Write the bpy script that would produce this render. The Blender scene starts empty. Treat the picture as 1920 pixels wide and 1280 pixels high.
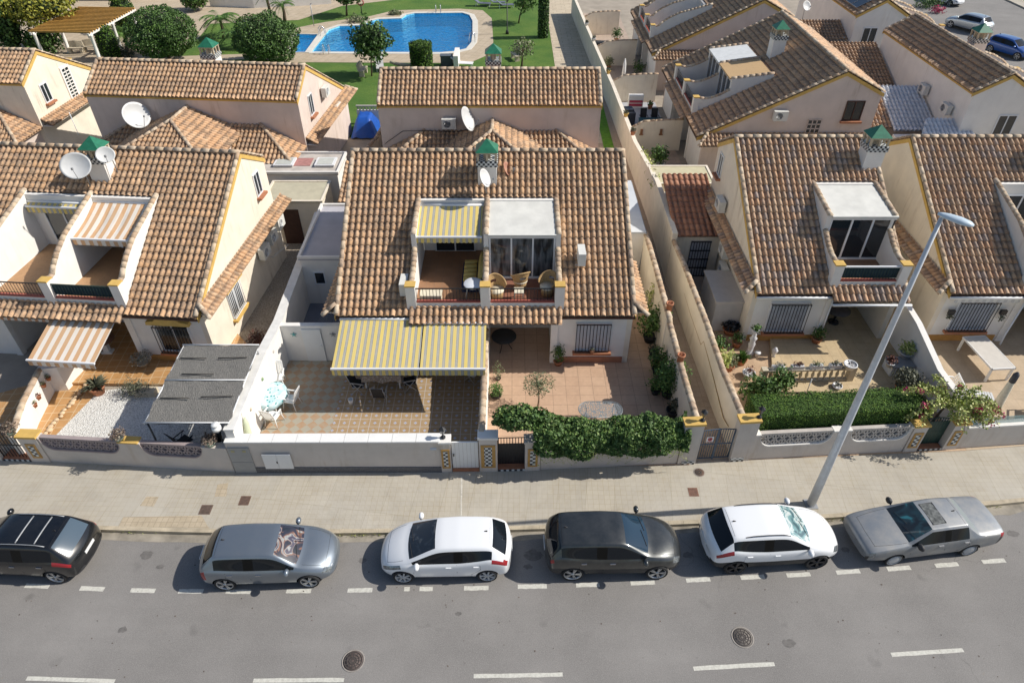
import bpy, bmesh, math, random
from math import sin, cos, pi, radians, sqrt
from mathutils import Vector, Matrix, noise
random.seed(7)
SC = bpy.context.scene
COL = SC.collection
# ------------------------------------------------------------------ camera, sky, sun, exposure
H, TH, F = 19.7, radians(39.8), 1280.0
cd = bpy.data.cameras.new('camera'); cam = bpy.data.objects.new('camera', cd); COL.objects.link(cam)
cam.location = (0, 0, H); cam.rotation_euler = (pi/2 - TH, 0, 0)
cd.sensor_width = 36; cd.lens = 24.0; cd.clip_start = .1; cd.clip_end = 1500
SC.camera = cam
SUN = Vector((1.0, .075, .86)).normalized()
W = bpy.data.worlds.new('World'); SC.world = W; W.use_nodes = True
nt = W.node_tree; nt.nodes.clear()
sky = nt.nodes.new('ShaderNodeTexSky'); sky.sky_type = 'NISHITA'; sky.sun_disc = False
sky.sun_elevation = math.asin(SUN.z); sky.sun_rotation = math.atan2(SUN.x, SUN.y)
sky.air_density = 1.0; sky.dust_density = 1.0
bg = nt.nodes.new('ShaderNodeBackground'); bg.inputs[1].default_value = .1
wo = nt.nodes.new('ShaderNodeOutputWorld')
nt.links.new(sky.outputs[0], bg.inputs[0]); nt.links.new(bg.outputs[0], wo.inputs[0])
sl = bpy.data.lights.new('sun', 'SUN'); sl.energy = 4.6; sl.angle = radians(.5); sl.color = (1, .95, .87)
so = bpy.data.objects.new('sun', sl); COL.objects.link(so); so.rotation_euler = SUN.to_track_quat('Z', 'Y').to_euler()
so.location = (30, 0, 40)
SC.view_settings.view_transform = 'Standard'; SC.view_settings.look = 'None'; SC.view_settings.gamma = 1
SC.view_settings.exposure = 0.14
SC.cycles.max_bounces = 6; SC.cycles.diffuse_bounces = 3; SC.cycles.glossy_bounces = 3; SC.cycles.transparent_max_bounces = 8

def at(px, py, z=0.0):
    """world point at height z seen at photo pixel (px, py)"""
    u = (px-960)/F; v = (py-640)/F
    b = cos(TH)-v*sin(TH); c = -sin(TH)-v*cos(TH); t = (z-H)/c
    return Vector((u*t, b*t, z))

# ------------------------------------------------------------------ mesh builder
def obox(sx, sy, sz, M=None): ...
class MB:
    def __init__(s): s.v = []; s.f = []; s.m = []; s.sm = []; s.uv = None
    def add(s, vs, fs, mi=0, M=None, smooth=False):
        n = len(s.v)
        for p in vs:
            p = Vector(p)
            s.v.append(tuple(M @ p) if M is not None else tuple(p))
        for f in fs: s.f.append(tuple(i+n for i in f)); s.m.append(mi); s.sm.append(smooth)
        return s
    def box(s, x0, x1, y0, y1, z0, z1, mi=0, M=None):
        return s.add([(x0,y0,z0),(x1,y0,z0),(x1,y1,z0),(x0,y1,z0),(x0,y0,z1),(x1,y0,z1),(x1,y1,z1),(x0,y1,z1)],
            [(0,3,2,1),(4,5,6,7),(0,1,5,4),(1,2,6,5),(2,3,7,6),(3,0,4,7)], mi, M)
    def cbox(s, c, sz, mi=0, M=None):
        return s.box(c[0]-sz[0]/2, c[0]+sz[0]/2, c[1]-sz[1]/2, c[1]+sz[1]/2, c[2]-sz[2]/2, c[2]+sz[2]/2, mi, M)
    def prism(s, poly, z0, z1, mi=0, M=None):
        """ccw (x, y) polygon extruded z0..z1"""
        n = len(poly); z0f = z0 if callable(z0) else (lambda p: z0); z1f = z1 if callable(z1) else (lambda p: z1)
        vs = [(p[0],p[1],z0f(p)) for p in poly]+[(p[0],p[1],z1f(p)) for p in poly]
        fs = [tuple(range(n-1,-1,-1)), tuple(range(n,2*n))]+[(i,(i+1)%n,n+(i+1)%n,n+i) for i in range(n)]
        return s.add(vs, fs, mi, M)
    def slab(s, poly3, off, mi=0, M=None):
        """planar 3D polygon thickened by vector off"""
        n = len(poly3); off = Vector(off)
        vs = [Vector(p) for p in poly3]+[Vector(p)+off for p in poly3]
        fs = [tuple(range(n-1,-1,-1)), tuple(range(n,2*n))]+[(i,(i+1)%n,n+(i+1)%n,n+i) for i in range(n)]
        return s.add(vs, fs, mi, M)
    def tube(s, pts, r, n=8, mi=0, M=None, smooth=True, caps=True):
        pts = [Vector(p) for p in pts]; rs = r if isinstance(r, (list, tuple)) else [r]*len(pts)
        vs = []; fs = []; last = None
        for i, p in enumerate(pts):
            d = (pts[min(i+1,len(pts)-1)]-pts[max(i-1,0)])
            d = d.normalized() if d.length > 1e-9 else Vector((0,0,1))
            a = last if last is not None else (Vector((1,0,0)) if abs(d.x) < .8 else Vector((0,1,0)))
            a = (a-d*a.dot(d))
            a = a.normalized() if a.length > 1e-6 else d.orthogonal().normalized()
            last = a; b = d.cross(a)
            for k in range(n):
                t = 2*pi*k/n; vs.append(p+(a*cos(t)+b*sin(t))*rs[i])
        for i in range(len(pts)-1):
            for k in range(n):
                k2 = (k+1) % n; fs.append((i*n+k, i*n+k2, (i+1)*n+k2, (i+1)*n+k))
        if caps: fs.append(tuple(range(n-1,-1,-1))); fs.append(tuple((len(pts)-1)*n+k for k in range(n)))
        return s.add(vs, fs, mi, M, smooth)
    def lathe(s, prof, n=16, c=(0,0,0), mi=0, M=None, smooth=True, sx=1, sy=1, cap=True):
        vs = []; fs = []
        for r, z in prof:
            for k in range(n): t = 2*pi*k/n; vs.append((c[0]+r*cos(t)*sx, c[1]+r*sin(t)*sy, c[2]+z))
        for i in range(len(prof)-1):
            for k in range(n): k2 = (k+1) % n; fs.append((i*n+k, i*n+k2, (i+1)*n+k2, (i+1)*n+k))
        if cap and prof[0][0] > 1e-4: fs.append(tuple(range(n-1,-1,-1)))
        if cap and prof[-1][0] > 1e-4: fs.append(tuple((len(prof)-1)*n+k for k in range(n)))
        return s.add(vs, fs, mi, M, smooth)
    def quad(s, a, b, c, d, mi=0, M=None): return s.add([a,b,c,d], [(0,1,2,3)], mi, M)
    def mesh(s, name, mats):
        me = bpy.data.meshes.new(name); me.from_pydata(s.v, [], s.f)
        mats = mats if isinstance(mats, (list, tuple)) else [mats]
        for m in mats: me.materials.append(m)
        if len(mats) > 1: me.polygons.foreach_set('material_index', s.m)
        if any(s.sm): me.polygons.foreach_set('use_smooth', s.sm)
        if s.uv:
            ul = me.uv_layers.new(name='UVMap')
            ul.data.foreach_set('uv', [c for p in me.polygons for vi in p.vertices for c in s.uv[vi]])
        me.update(); return me

def wm(o): return Matrix(o['_m']) if '_m' in o else Matrix.Identity(4)
XF = {}
def empty(name, loc=(0,0,0), rz=0):
    o = bpy.data.objects.new(name, None); COL.objects.link(o); o.empty_display_size = .3
    o.location = loc; o.rotation_euler = (0,0,rz)
    XF[o.name] = Matrix.Translation(Vector(loc)) @ Matrix.Rotation(rz, 4, 'Z')
    return o
def thing(name, label, cat, loc=(0,0,0), rz=0, group=None):
    o = empty(name, loc, rz); o['label'] = label; o['category'] = cat
    if group: o['group'] = group
    return o
def part(name, mb, mats, parent=None, loc=(0,0,0), rz=0, world=False, label=None):
    if world and parent is not None:
        inv = XF[parent.name].inverted(); mb.v = [tuple(inv @ Vector(p)) for p in mb.v]
    me = mb.mesh(name, mats) if isinstance(mb, MB) else mb
    o = bpy.data.objects.new(name, me); COL.objects.link(o); o.parent = parent
    o.location = loc; o.rotation_euler = (0,0,rz)
    if parent is not None and parent.name in XF:
        XF[o.name] = XF[parent.name] @ Matrix.Translation(Vector(loc)) @ Matrix.Rotation(rz, 4, 'Z')
    if label: o['label'] = label
    return o
def solo(name, mb, mats, label, cat, loc=(0,0,0), rz=0, group=None):
    """a thing that is one mesh"""
    o = part(name, mb, mats, None, loc, rz); o['label'] = label; o['category'] = cat
    if group: o['group'] = group
    return o
def struct(name, mb, mats, kind='structure'):
    o = part(name, mb, mats); o['kind'] = kind; return o
def copy_thing(src, loc, rz, label, scale=1):
    def cp(o, par):
        c = o.copy(); COL.objects.link(c); c.parent = par
        for ch in o.children: cp(ch, c)
        return c
    r = cp(src, None); r.location = loc; r.rotation_euler = (0,0,rz); r.scale = (scale,)*3; r['label'] = label
    return r

# ------------------------------------------------------------------ materials
def nodes(name):
    m = bpy.data.materials.new(name); m.use_nodes = True; t = m.node_tree
    for n in list(t.nodes): t.nodes.remove(n)
    o = t.nodes.new('ShaderNodeOutputMaterial'); b = t.nodes.new('ShaderNodeBsdfPrincipled')
    t.links.new(b.outputs[0], o.inputs[0])
    def N(ty, ins=None, **kw):
        n = t.nodes.new(ty)
        for k, v in kw.items(): setattr(n, k, v)
        for k, v in (ins or {}).items():
            if isinstance(v, bpy.types.NodeSocket): t.links.new(v, n.inputs[k])
            else: n.inputs[k].default_value = v
        return n
    return m, t, b, N
def c4(c): return (c[0], c[1], c[2], 1) if len(c) == 3 else c
def mul(c, k): return tuple(min(1, x*k) for x in c[:3])
def ramp(N, fac, stops, interp='LINEAR'):
    r = N('ShaderNodeValToRGB', {0: fac}); e = r.color_ramp; e.interpolation = interp
    while len(e.elements) < len(stops): e.elements.new(.5)
    for el, (p, c) in zip(e.elements, stops): el.position = p; el.color = c4(c) if not isinstance(c, (int, float)) else (c,c,c,1)
    return r.outputs[0]
def mix(N, f, a, b, bt='MIX'):
    n = N('ShaderNodeMix', data_type='RGBA', blend_type=bt)
    for k, v in ((0, f), (6, a), (7, b)):
        if isinstance(v, bpy.types.NodeSocket): n.id_data.links.new(v, n.inputs[k])
        else: n.inputs[k].default_value = v if k == 0 else c4(v)
    return n.outputs[2]
def pos(N): return N('ShaderNodeNewGeometry').outputs['Position']
def objc(N): return N('ShaderNodeTexCoord').outputs['Object']
def mapped(N, vec, sc=(1,1,1), rot=0, loc=(0,0,0)):
    return N('ShaderNodeMapping', {0: vec, 1: loc, 2: (0,0,rot), 3: sc}).outputs[0]
def nz(N, vec, sc, det=3, ro=.55, dist=0):
    return N('ShaderNodeTexNoise', {'Vector': vec, 'Scale': sc, 'Detail': det, 'Roughness': ro, 'Distortion': dist}).outputs[0]
def bump(N, t, b, h, st=.3, d=.02):
    n = N('ShaderNodeBump', {'Height': h, 'Strength': st, 'Distance': d}); t.links.new(n.outputs[0], b.inputs['Normal'])
MC = {}
def plain(name, col, rough=.7, var=.12, sc=2.5, metal=0, bmp=0, bsc=40, streak=None, coat=0, spec=None):
    if name in MC: return MC[name]
    m, t, b, N = nodes(name); P = pos(N)
    c = mix(N, ramp(N, nz(N, P, sc, 4), [(.3, 0), (.7, 1)]), mul(col, 1-var), mul(col, 1+var*.6))
    if streak:
        s = nz(N, mapped(N, P, (2.2,2.2,.22)), 1.4, 5, .7); s2 = nz(N, P, .45, 3)
        f = N('ShaderNodeMath', {0: ramp(N, s, [(.52, 0), (.72, 1)]), 1: ramp(N, s2, [(.46, 0), (.68, 1)])}, operation='MULTIPLY')
        f = N('ShaderNodeMath', {0: f.outputs[0], 1: streak[0]}, operation='MULTIPLY').outputs[0]
        c = mix(N, f, c, streak[1])
    t.links.new(c, b.inputs['Base Color'])
    b.inputs['Roughness'].default_value = rough; b.inputs['Metallic'].default_value = metal
    if coat: b.inputs['Coat Weight'].default_value = coat; b.inputs['Coat Roughness'].default_value = .05
    if spec is not None: b.inputs['Specular IOR Level'].default_value = spec
    if bmp: bump(N, t, b, nz(N, P, bsc, 3), bmp, .02)
    MC[name] = m; return m
STN = (.34, .24, .15)
M_CREAM = plain('cream_stucco', (.79, .71, .585), .9, .09, 1.3, bmp=.5, streak=(.7, STN))
M_WHITE = plain('white_stucco', (.80, .77, .72), .9, .06, 1.3, bmp=.45, streak=(.35, (.45,.38,.3)))
M_PINK = plain('rosy_stucco', (.68, .57, .50), .9, .09, 1.1, bmp=.5, streak=(.8, STN))
M_STREET = plain('street_wall_render', (.62, .56, .50), .9, .08, 1.7, bmp=.6, streak=(.75, (.40,.30,.19)))
M_PLINTH = plain('grey_pebbledash', (.17, .165, .165), .95, .45, 25, bmp=1, bsc=60)
M_YELLOW = plain('ochre_trim_paint', (.62, .40, .11), .8, .15, 3)
M_OCHRE = plain('deep_ochre_paint', (.48, .25, .07), .8, .15, 3)
M_TERRA = plain('terracotta', (.42, .17, .085), .8, .18, 5)
M_BLACK = plain('black_iron', (.02, .02, .022), .5, .2, 8)
M_DGREEN = plain('green_iron', (.015, .05, .04), .5, .2, 8)
M_BLUEMET = plain('blue_grey_iron', (.07, .11, .16), .5, .15, 5)
M_WPLAST = plain('white_plastic', (.78, .78, .76), .4, .03, 4)
M_GLAZED = plain('green_glazed_tile', (.025, .17, .095), .35, .25, 6)
M_WMETAL = plain('white_painted_metal', (.74, .75, .76), .4, .04, 6)
M_GREYMET = plain('grey_metal', (.36, .37, .38), .45, .1, 5, metal=.4)
M_WOOD = plain('ochre_stained_wood', (.50, .26, .055), .7, .25, 4)
M_BARK = plain('bark', (.16, .11, .075), .95, .3, 6, bmp=.6)
M_DBROWN = plain('dark_brown_wood', (.07, .03, .02), .6, .2, 5)
M_RUBBER = plain('rubber', (.018, .018, .018), .85, .2, 9)
M_GREYST = plain('light_grey_render', (.50, .51, .54), .9, .07, 1.5, bmp=.3)
M_WROOF = plain('white_membrane_roof', (.66, .65, .60), .8, .12, 1.8, streak=None, bmp=.3)
M_LAT = plain('lattice_block_concrete', (.50, .46, .42), .9, .1, 4)
M_LATP = plain('mauve_lattice_concrete', (.34, .28, .27), .9, .1, 4)
M_DARK = plain('dark_interior', (.03, .028, .027), .9, .3, 3)
M_STONE = plain('cream_stone', (.55, .48, .36), .9, .15, 4)
M_PEBBLE = plain('pebble_stone', (.60, .45, .29), .85, .2, 3)
M_RED = plain('red_paint', (.40, .10, .07), .7, .15, 4)
M_POTW = plain('white_glazed_pot', (.65, .65, .66), .35, .2, 9)
M_SOIL = plain('soil', (.06, .04, .03), .95, .4, 15)
M_CHAR = plain('charcoal_fabric', (.025, .027, .03), .8, .2, 8)
M_WICK = plain('wicker', (.48, .31, .14), .75, .35, 30, bmp=.8, bsc=70)
M_CREAMF = plain('cream_cloth', (.68, .62, .48), .9, .12, 9)

def glassmat(name, col, rough=.06, var=0):
    if name in MC: return MC[name]
    m, t, b, N = nodes(name)
    if var:
        c = mix(N, ramp(N, nz(N, mapped(N, pos(N), (3,3,.6)), 1.6, 3), [(.4, 0), (.65, 1)]), col, mul([x+.03 for x in col], 3.2)); t.links.new(c, b.inputs['Base Color'])
    else: b.inputs['Base Color'].default_value = c4(col)
    b.inputs['Roughness'].default_value = rough; b.inputs['Specular IOR Level'].default_value = .8
    MC[name] = m; return m
M_GLASS = glassmat('dark_window_glass', (.018, .024, .03))
M_GLASSC = glassmat('curtained_glass', (.02, .026, .03), .06, 1)

def tile_roof_mat(name, cols, dark=(.13,.105,.085), amt=1.0, gl=.85):
    m, t, b, N = nodes(name)
    uv = N('ShaderNodeUVMap').outputs[0]
    fl = N('ShaderNodeVectorMath', {0: uv}, operation='FLOOR').outputs[0]
    fr = N('ShaderNodeSeparateXYZ', {0: N('ShaderNodeVectorMath', {0: uv}, operation='FRACTION').outputs[0]})
    P = pos(N)
    rnd = N('ShaderNodeObjectInfo').outputs['Random']
    off = N('ShaderNodeVectorMath', {0: fl, 1: rnd}, operation='ADD').outputs[0]
    wn = N('ShaderNodeTexWhiteNoise', {'Vector': off}, noise_dimensions='3D')
    n = len(cols); base = ramp(N, wn.outputs[0], [(i/n, c) for i, c in enumerate(cols)], 'CONSTANT')
    g = nz(N, P, .35, 2); base = mix(N, ramp(N, g, [(.3, 0), (.7, 1)]), base, mix(N, .12, base, (.12,.09,.07)))
    # weathering as dark lichen blotches, channels dirtier; each tile darker towards its upper end
    s1 = nz(N, P, 7, 4, .65); s2 = nz(N, P, 1.3, 3)
    sh = N('ShaderNodeMath', {0: s1, 1: N('ShaderNodeMath', {0: s2, 1: .5}, operation='MULTIPLY').outputs[0]}, operation='ADD').outputs[0]
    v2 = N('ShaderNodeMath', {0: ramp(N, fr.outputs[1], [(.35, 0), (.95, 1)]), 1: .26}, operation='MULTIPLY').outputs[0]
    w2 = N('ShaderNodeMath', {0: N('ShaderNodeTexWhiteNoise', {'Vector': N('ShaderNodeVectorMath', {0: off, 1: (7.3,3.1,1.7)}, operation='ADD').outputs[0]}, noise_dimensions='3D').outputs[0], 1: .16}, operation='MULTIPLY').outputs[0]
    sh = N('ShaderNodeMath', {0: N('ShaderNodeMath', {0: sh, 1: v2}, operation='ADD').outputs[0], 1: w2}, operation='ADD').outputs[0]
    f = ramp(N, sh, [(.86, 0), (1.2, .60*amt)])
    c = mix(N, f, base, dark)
    ch = ramp(N, fr.outputs[0], [(.0, 0), (.70, 0), (.75, .35), (1, .35)])
    c = mix(N, ch, c, mul(dark, 1.1))
    t.links.new(c, b.inputs['Base Color']); b.inputs['Roughness'].default_value = gl
    bump(N, t, b, s1, .35, .02)
    return m
TAN = [(0.6, 0.371, 0.208), (0.628, 0.398, 0.23), (0.587, 0.358, 0.198), (0.628, 0.411, 0.249), (0.58, 0.365, 0.218), (0.621, 0.378, 0.204), (0.553, 0.352, 0.211), (0.642, 0.424, 0.256), (0.608, 0.385, 0.224)]
ORG = [(0.581, 0.364, 0.221), (0.56, 0.337, 0.195), (0.594, 0.403, 0.26), (0.506, 0.331, 0.221), (0.418, 0.318, 0.26), (0.608, 0.41, 0.26), (0.568, 0.344, 0.203), (0.459, 0.337, 0.26), (0.594, 0.383, 0.234)]
BRN = [(0.557, 0.36, 0.22), (0.584, 0.379, 0.232), (0.516, 0.339, 0.213), (0.597, 0.405, 0.258), (0.544, 0.346, 0.207), (0.489, 0.333, 0.226), (0.584, 0.392, 0.246)]
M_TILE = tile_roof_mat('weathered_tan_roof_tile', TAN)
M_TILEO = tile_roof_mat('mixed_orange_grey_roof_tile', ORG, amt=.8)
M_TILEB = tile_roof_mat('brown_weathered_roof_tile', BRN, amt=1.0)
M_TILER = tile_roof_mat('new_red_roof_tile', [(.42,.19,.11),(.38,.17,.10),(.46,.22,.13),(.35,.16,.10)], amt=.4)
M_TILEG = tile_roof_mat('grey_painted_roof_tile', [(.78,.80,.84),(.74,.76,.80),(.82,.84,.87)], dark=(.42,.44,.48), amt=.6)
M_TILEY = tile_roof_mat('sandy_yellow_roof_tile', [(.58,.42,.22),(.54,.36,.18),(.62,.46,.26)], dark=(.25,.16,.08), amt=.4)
def capmat(name, cols):
    m, t, b, N = nodes(name); P = pos(N)
    r = N('ShaderNodeNewGeometry').outputs['Random Per Island']
    base = ramp(N, r, [(i/len(cols), c) for i, c in enumerate(cols)], 'CONSTANT')
    c = mix(N, ramp(N, nz(N, P, 6, 4, .65), [(.48, 0), (.75, .8)]), base, (.12,.10,.085))
    t.links.new(c, b.inputs['Base Color']); b.inputs['Roughness'].default_value = .85; return m
M_CAP = capmat('ridge_cap_tile', [(.54,.42,.29),(.48,.34,.22),(.60,.48,.35),(.45,.33,.23)])

def floor_tile(name, cols, size, mortar, rot=0, msz=.02, rough=.75, bump_=.15, aspect=1.0, offset=0, dirty=.3):
    m, t, b, N = nodes(name); P = pos(N)
    br = N('ShaderNodeTexBrick', {'Vector': mapped(N, P, (1,1,1), rot), 'Color1': c4(cols[0]), 'Color2': c4(cols[1]), 'Mortar': c4(mortar),
        'Scale': 1.0, 'Mortar Size': msz*size, 'Mortar Smooth': .1, 'Bias': 0, 'Brick Width': size*aspect, 'Row Height': size}, offset=offset, squash=1)
    c = mix(N, ramp(N, nz(N, P, 1.7, 4), [(.4, 0), (.75, dirty)]), br.outputs[0], mul(cols[0], .45))
    c = mix(N, ramp(N, nz(N, P, 9, 3), [(.45, 0), (.8, .35)]), c, mul(cols[1], 1.25))
    t.links.new(c, b.inputs['Base Color']); b.inputs['Roughness'].default_value = rough
    bump(N, t, b, N('ShaderNodeMath', {0: 1, 1: br.outputs[1]}, operation='SUBTRACT').outputs[0], bump_, .01)
    return m

# ------------------------------------------------------------------ tile roofs as real corrugated geometry
PRO = [(0, .0), (.07, .046), (.20, .072), (.35, .082), (.50, .072), (.63, .046), (.70, .0), (.74, -.012), (.86, -.026), (.97, -.012)]
def clip(me_bm, planes):
    for co, no in planes:
        g = me_bm.verts[:]+me_bm.edges[:]+me_bm.faces[:]
        bmesh.ops.bisect_plane(me_bm, geom=g, plane_co=co, plane_no=no, clear_outer=True)
def tiles(name, parent, O, U, V, polys, mat=None, pitch=.25, row=.36, hs=1.0, seed=0, loc=(0,0,0), rz=0):
    """polys: convex ccw polygons in (u, v) metres on the plane through O along unit U (eave) and V (up the slope)"""
    O = Vector(O); U = Vector(U).normalized(); V = Vector(V).normalized(); Nn = U.cross(V).normalized()
    lip = .055 if mat is M_TILEB else .036
    out = bmesh.new(); uvl = out.loops.layers.uv.new('UVMap')
    for poly in polys:
        us = [p[0] for p in poly]; vs_ = [p[1] for p in poly]
        c0 = math.floor(min(us)/pitch+1e-6); c1 = math.ceil(max(us)/pitch-1e-6); r0 = math.floor(min(vs_)/row+1e-6); r1 = math.ceil(max(vs_)/row-1e-6)
        bm = bmesh.new(); ul = bm.loops.layers.uv.new('UVMap')
        for j in range(r0, r1):
            jr = {}
            prev = None
            for i in range(c0, c1+1):
                rr = random.Random(i*7919+j*104729+seed); dz = rr.uniform(-.006, .008); dv = rr.uniform(-.009, .009); tl = rr.uniform(-.006, .006); rl = random.Random(i*7919+(j+1)*104729+seed)
                rl.uniform(0,1); dvn = rl.uniform(-.009, .009)
                if i == c1: ss = [(0, 0)]
                else: ss = PRO
                for (s, h) in ss:
                    cover = s < .72
                    tp = 1.0
                    u_lo = (i+s)*pitch; u_hi = (i+(.35+(s-.35)*.88 if cover else s))*pitch
                    hh = h*hs
                    lo = O+U*(u_lo+tl)+V*((j)*row+(dv if cover else 0))+Nn*(hh+lip*hs+(dz if cover else 0))
                    hi = O+U*(u_hi+tl)+V*((j+1)*row+(dvn if cover else 0)+.0)+Nn*(hh*.9+.0)
                    dn = O+U*(u_lo+tl)+V*((j)*row+(dv if cover else 0))+Nn*(hh*.9-.012)
                    a = bm.verts.new(lo); b_ = bm.verts.new(hi); d_ = bm.verts.new(dn)
                    cur = (a, b_, d_, i+s)
                    if prev:
                        uA = prev[3]; uB = cur[3]-1e-3
                        f = bm.faces.new((prev[0], cur[0], cur[1], prev[1])); f.smooth = True
                        for l, q in zip(f.loops, ((uA, j+.02), (uB, j+.02), (uB, j+.97), (uA, j+.97))): l[ul].uv = q
                        f = bm.faces.new((prev[2], cur[2], cur[0], prev[0]))
                        for l, q in zip(f.loops, ((uA, j+.01), (uB, j+.01), (uB, j+.02), (uA, j+.02))): l[ul].uv = q
                    prev = cur
        planes = []
        n = len(poly)
        for a, b_ in zip(poly, poly[1:]+poly[:1]):
            du, dv_ = b_[0]-a[0], b_[1]-a[1]
            no = (U*dv_-V*du).normalized()
            planes.append((O+U*a[0]+V*a[1], no))
        clip(bm, planes)
        tmp = bpy.data.meshes.new('t'); bm.to_mesh(tmp); bm.free(); out.from_mesh(tmp); bpy.data.meshes.remove(tmp)
    # underlay deck so no light leaks between the tiles
    for poly in polys:
        vs = [out.verts.new(O+U*p[0]+V*p[1]-Nn*.05) for p in poly]
        f = out.faces.new(vs)
        for l in f.loops: l[uvl].uv = (.8, .5)
    me = bpy.data.meshes.new(name); out.to_mesh(me); out.free(); me.materials.append(mat or M_TILE)
    return part(name, me, None, parent, loc, rz)
def rect(u0, u1, v0, v1): return [(u0,v0),(u1,v0),(u1,v1),(u0,v1)]
def caps(mb, p0, p1, r=.11, seg=.42, rnd=random.Random(3)):
    """half round ridge / coping tiles along a line"""
    p0 = Vector(p0); p1 = Vector(p1); L = (p1-p0).length; n = max(1, round(L/seg)); d = (p1-p0)/n
    t = d.normalized(); side = t.cross(Vector((0,0,1))); side = side.normalized() if side.length > 1e-3 else Vector((1,0,0)); up = side.cross(t)
    for i in range(n):
        a = p0+d*i-t*.02; b = p0+d*(i+1)+t*.03; ra = r*(1.06+rnd.uniform(-.04,.04)); rb = r*.9
        vs = []; K = 7
        for p, rr, o in ((a, ra, .01), (b, rb, 0)):
            for k in range(K): th = pi*k/(K-1); vs.append(p+side*cos(th)*rr+up*(sin(th)*rr*.85+o))
        fs = [(k, k+1, K+k+1, K+k) for k in range(K-1)]+[tuple(range(K-1,-1,-1)), tuple(range(K, 2*K))]
        mb.add(vs, fs, 0, None, True)
def cappart(name, parent, pts, r=.11, seg=.42):
    mb = MB(); capline(mb, pts, r, seg); return part(name, mb, M_CAP, parent)
def capline(mb, pts, r=.11, seg=.42):
    for a, b in zip(pts[:-1], pts[1:]): caps(mb, a, b, r, seg)
# ================================================================== SETTING
def sheet(name, pts, z, mat, kind='structure', th=.0):
    mb = MB()
    if th: mb.prism([(p[0], p[1]) for p in pts], z-th, z)
    else: mb.add([(p[0], p[1], z) for p in pts], [tuple(range(len(pts)))])
    return struct(name, mb, mat, kind)
def smooth_line(pts, n=6):
    out = []
    P = [Vector(p) for p in pts]
    for i in range(len(P)-1):
        p0 = P[max(i-1,0)]; p1 = P[i]; p2 = P[i+1]; p3 = P[min(i+2,len(P)-1)]
        for k in range(n):
            t = k/n; out.append(.5*((2*p1)+(p2-p0)*t+(2*p0-5*p1+4*p2-p3)*t*t+(3*p1-p0-3*p2+p3)*t**3))
    out.append(P[-1]); return out
# asphalt
def asphalt(name, col):
    m, t, b, N = nodes(name); P = pos(N)
    c = mix(N, ramp(N, nz(N, P, .33, 4, .6), [(.35, 0), (.68, 1)]), mul(col, .84), mul(col, 1.14))
    c = mix(N, ramp(N, nz(N, mapped(N, P, (.12, 1, 1)), 1.3, 3), [(.42, 0), (.7, .4)]), c, mul(col, .78))
    c = mix(N, ramp(N, nz(N, P, 45, 2, .8), [(.42, 0), (.72, .55)]), c, mul(col, 1.75))
    c = mix(N, ramp(N, nz(N, P, 70, 1, .8), [(.55, 0), (.7, .5)]), c, mul(col, .45))
    c = mix(N, ramp(N, nz(N, P, 3.2, 5, .75), [(.66, 0), (.74, .35)]), c, (.25,.20,.13))
    vo = N('ShaderNodeTexVoronoi', {'Vector': N('ShaderNodeVectorMath', {0: P, 1: N('ShaderNodeVectorMath', {0: N('ShaderNodeTexNoise', {'Vector': P, 'Scale': 1.5, 'Detail': 4}).outputs[1], 1: (.9,.9,0)}, operation='MULTIPLY').outputs[0]}, operation='ADD').outputs[0], 'Scale': .22}, feature='DISTANCE_TO_EDGE')
    ck = N('ShaderNodeMath', {0: ramp(N, vo.outputs[0], [(.0, .40), (.004, 0)]), 1: ramp(N, nz(N, P, .25, 2), [(.54, 0), (.62, 1)])}, operation='MULTIPLY').outputs[0]
    c = mix(N, ck, c, mul(col, .35))
    c = mix(N, ramp(N, nz(N, P, 1.1, 2), [(.68, 0), (.76, .4)]), c, mul(col, .45))
    t.links.new(c, b.inputs['Base Color']); b.inputs['Roughness'].default_value = .92
    bump(N, t, b, nz(N, P, 60, 2), .5, .01); return m
M_ASPH = asphalt('worn_asphalt', (.215,.203,.19))
# ribbed pavement tiles
m, t, b, N = nodes('ribbed_pavement_tile'); P = pos(N)
br = N('ShaderNodeTexBrick', {'Vector': mapped(N, P, (1,1,1), radians(1)), 'Color1': (.475,.43,.345,1), 'Color2': (.445,.40,.325,1), 'Mortar': (.37,.31,.22,1),
    'Scale': 1, 'Mortar Size': .006, 'Mortar Smooth': .2, 'Brick Width': .2, 'Row Height': .2}, offset=0)
wv = N('ShaderNodeTexWave', {'Vector': P, 'Scale': 7.3, 'Distortion': .15, 'Detail': 1}, bands_direction='X')
c = mix(N, ramp(N, wv.outputs[0], [(.55, 0), (.95, .22)]), br.outputs[0], (.30,.26,.20))
c = mix(N, ramp(N, nz(N, P, .5, 4, .6), [(.38, 0), (.7, .55)]), c, (.52,.49,.43))
c = mix(N, ramp(N, nz(N, P, .9, 5, .7), [(.50, 0), (.72, .35)]), c, (.30,.27,.22))
c = mix(N, ramp(N, nz(N, P, 2.3, 5, .65), [(.55, 0), (.75, .4)]), c, (.36,.29,.19))
big = N('ShaderNodeTexBrick', {'Vector': mapped(N, P, (1,1,1), radians(8)), 'Color1': (1,1,1,1), 'Color2': (.92,.92,.92,1), 'Mortar': (.84,.83,.8,1),
    'Scale': 1, 'Mortar Size': .012, 'Brick Width': 1.0, 'Row Height': 3.4}, offset=.5)
c = mix(N, 1.0, c, big.outputs[0], 'MULTIPLY')
t.links.new(c, b.inputs['Base Color']); b.inputs['Roughness'].default_value = .9
bump(N, t, b, wv.outputs[0], .25, .01); M_PAVE = m
M_KERB = plain('kerb_stone', (.47,.40,.29), .9, .3, 2.5, bmp=.5)
M_GROUND = plain('sandy_ground', (.30,.25,.18), .95, .3, .4)
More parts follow.
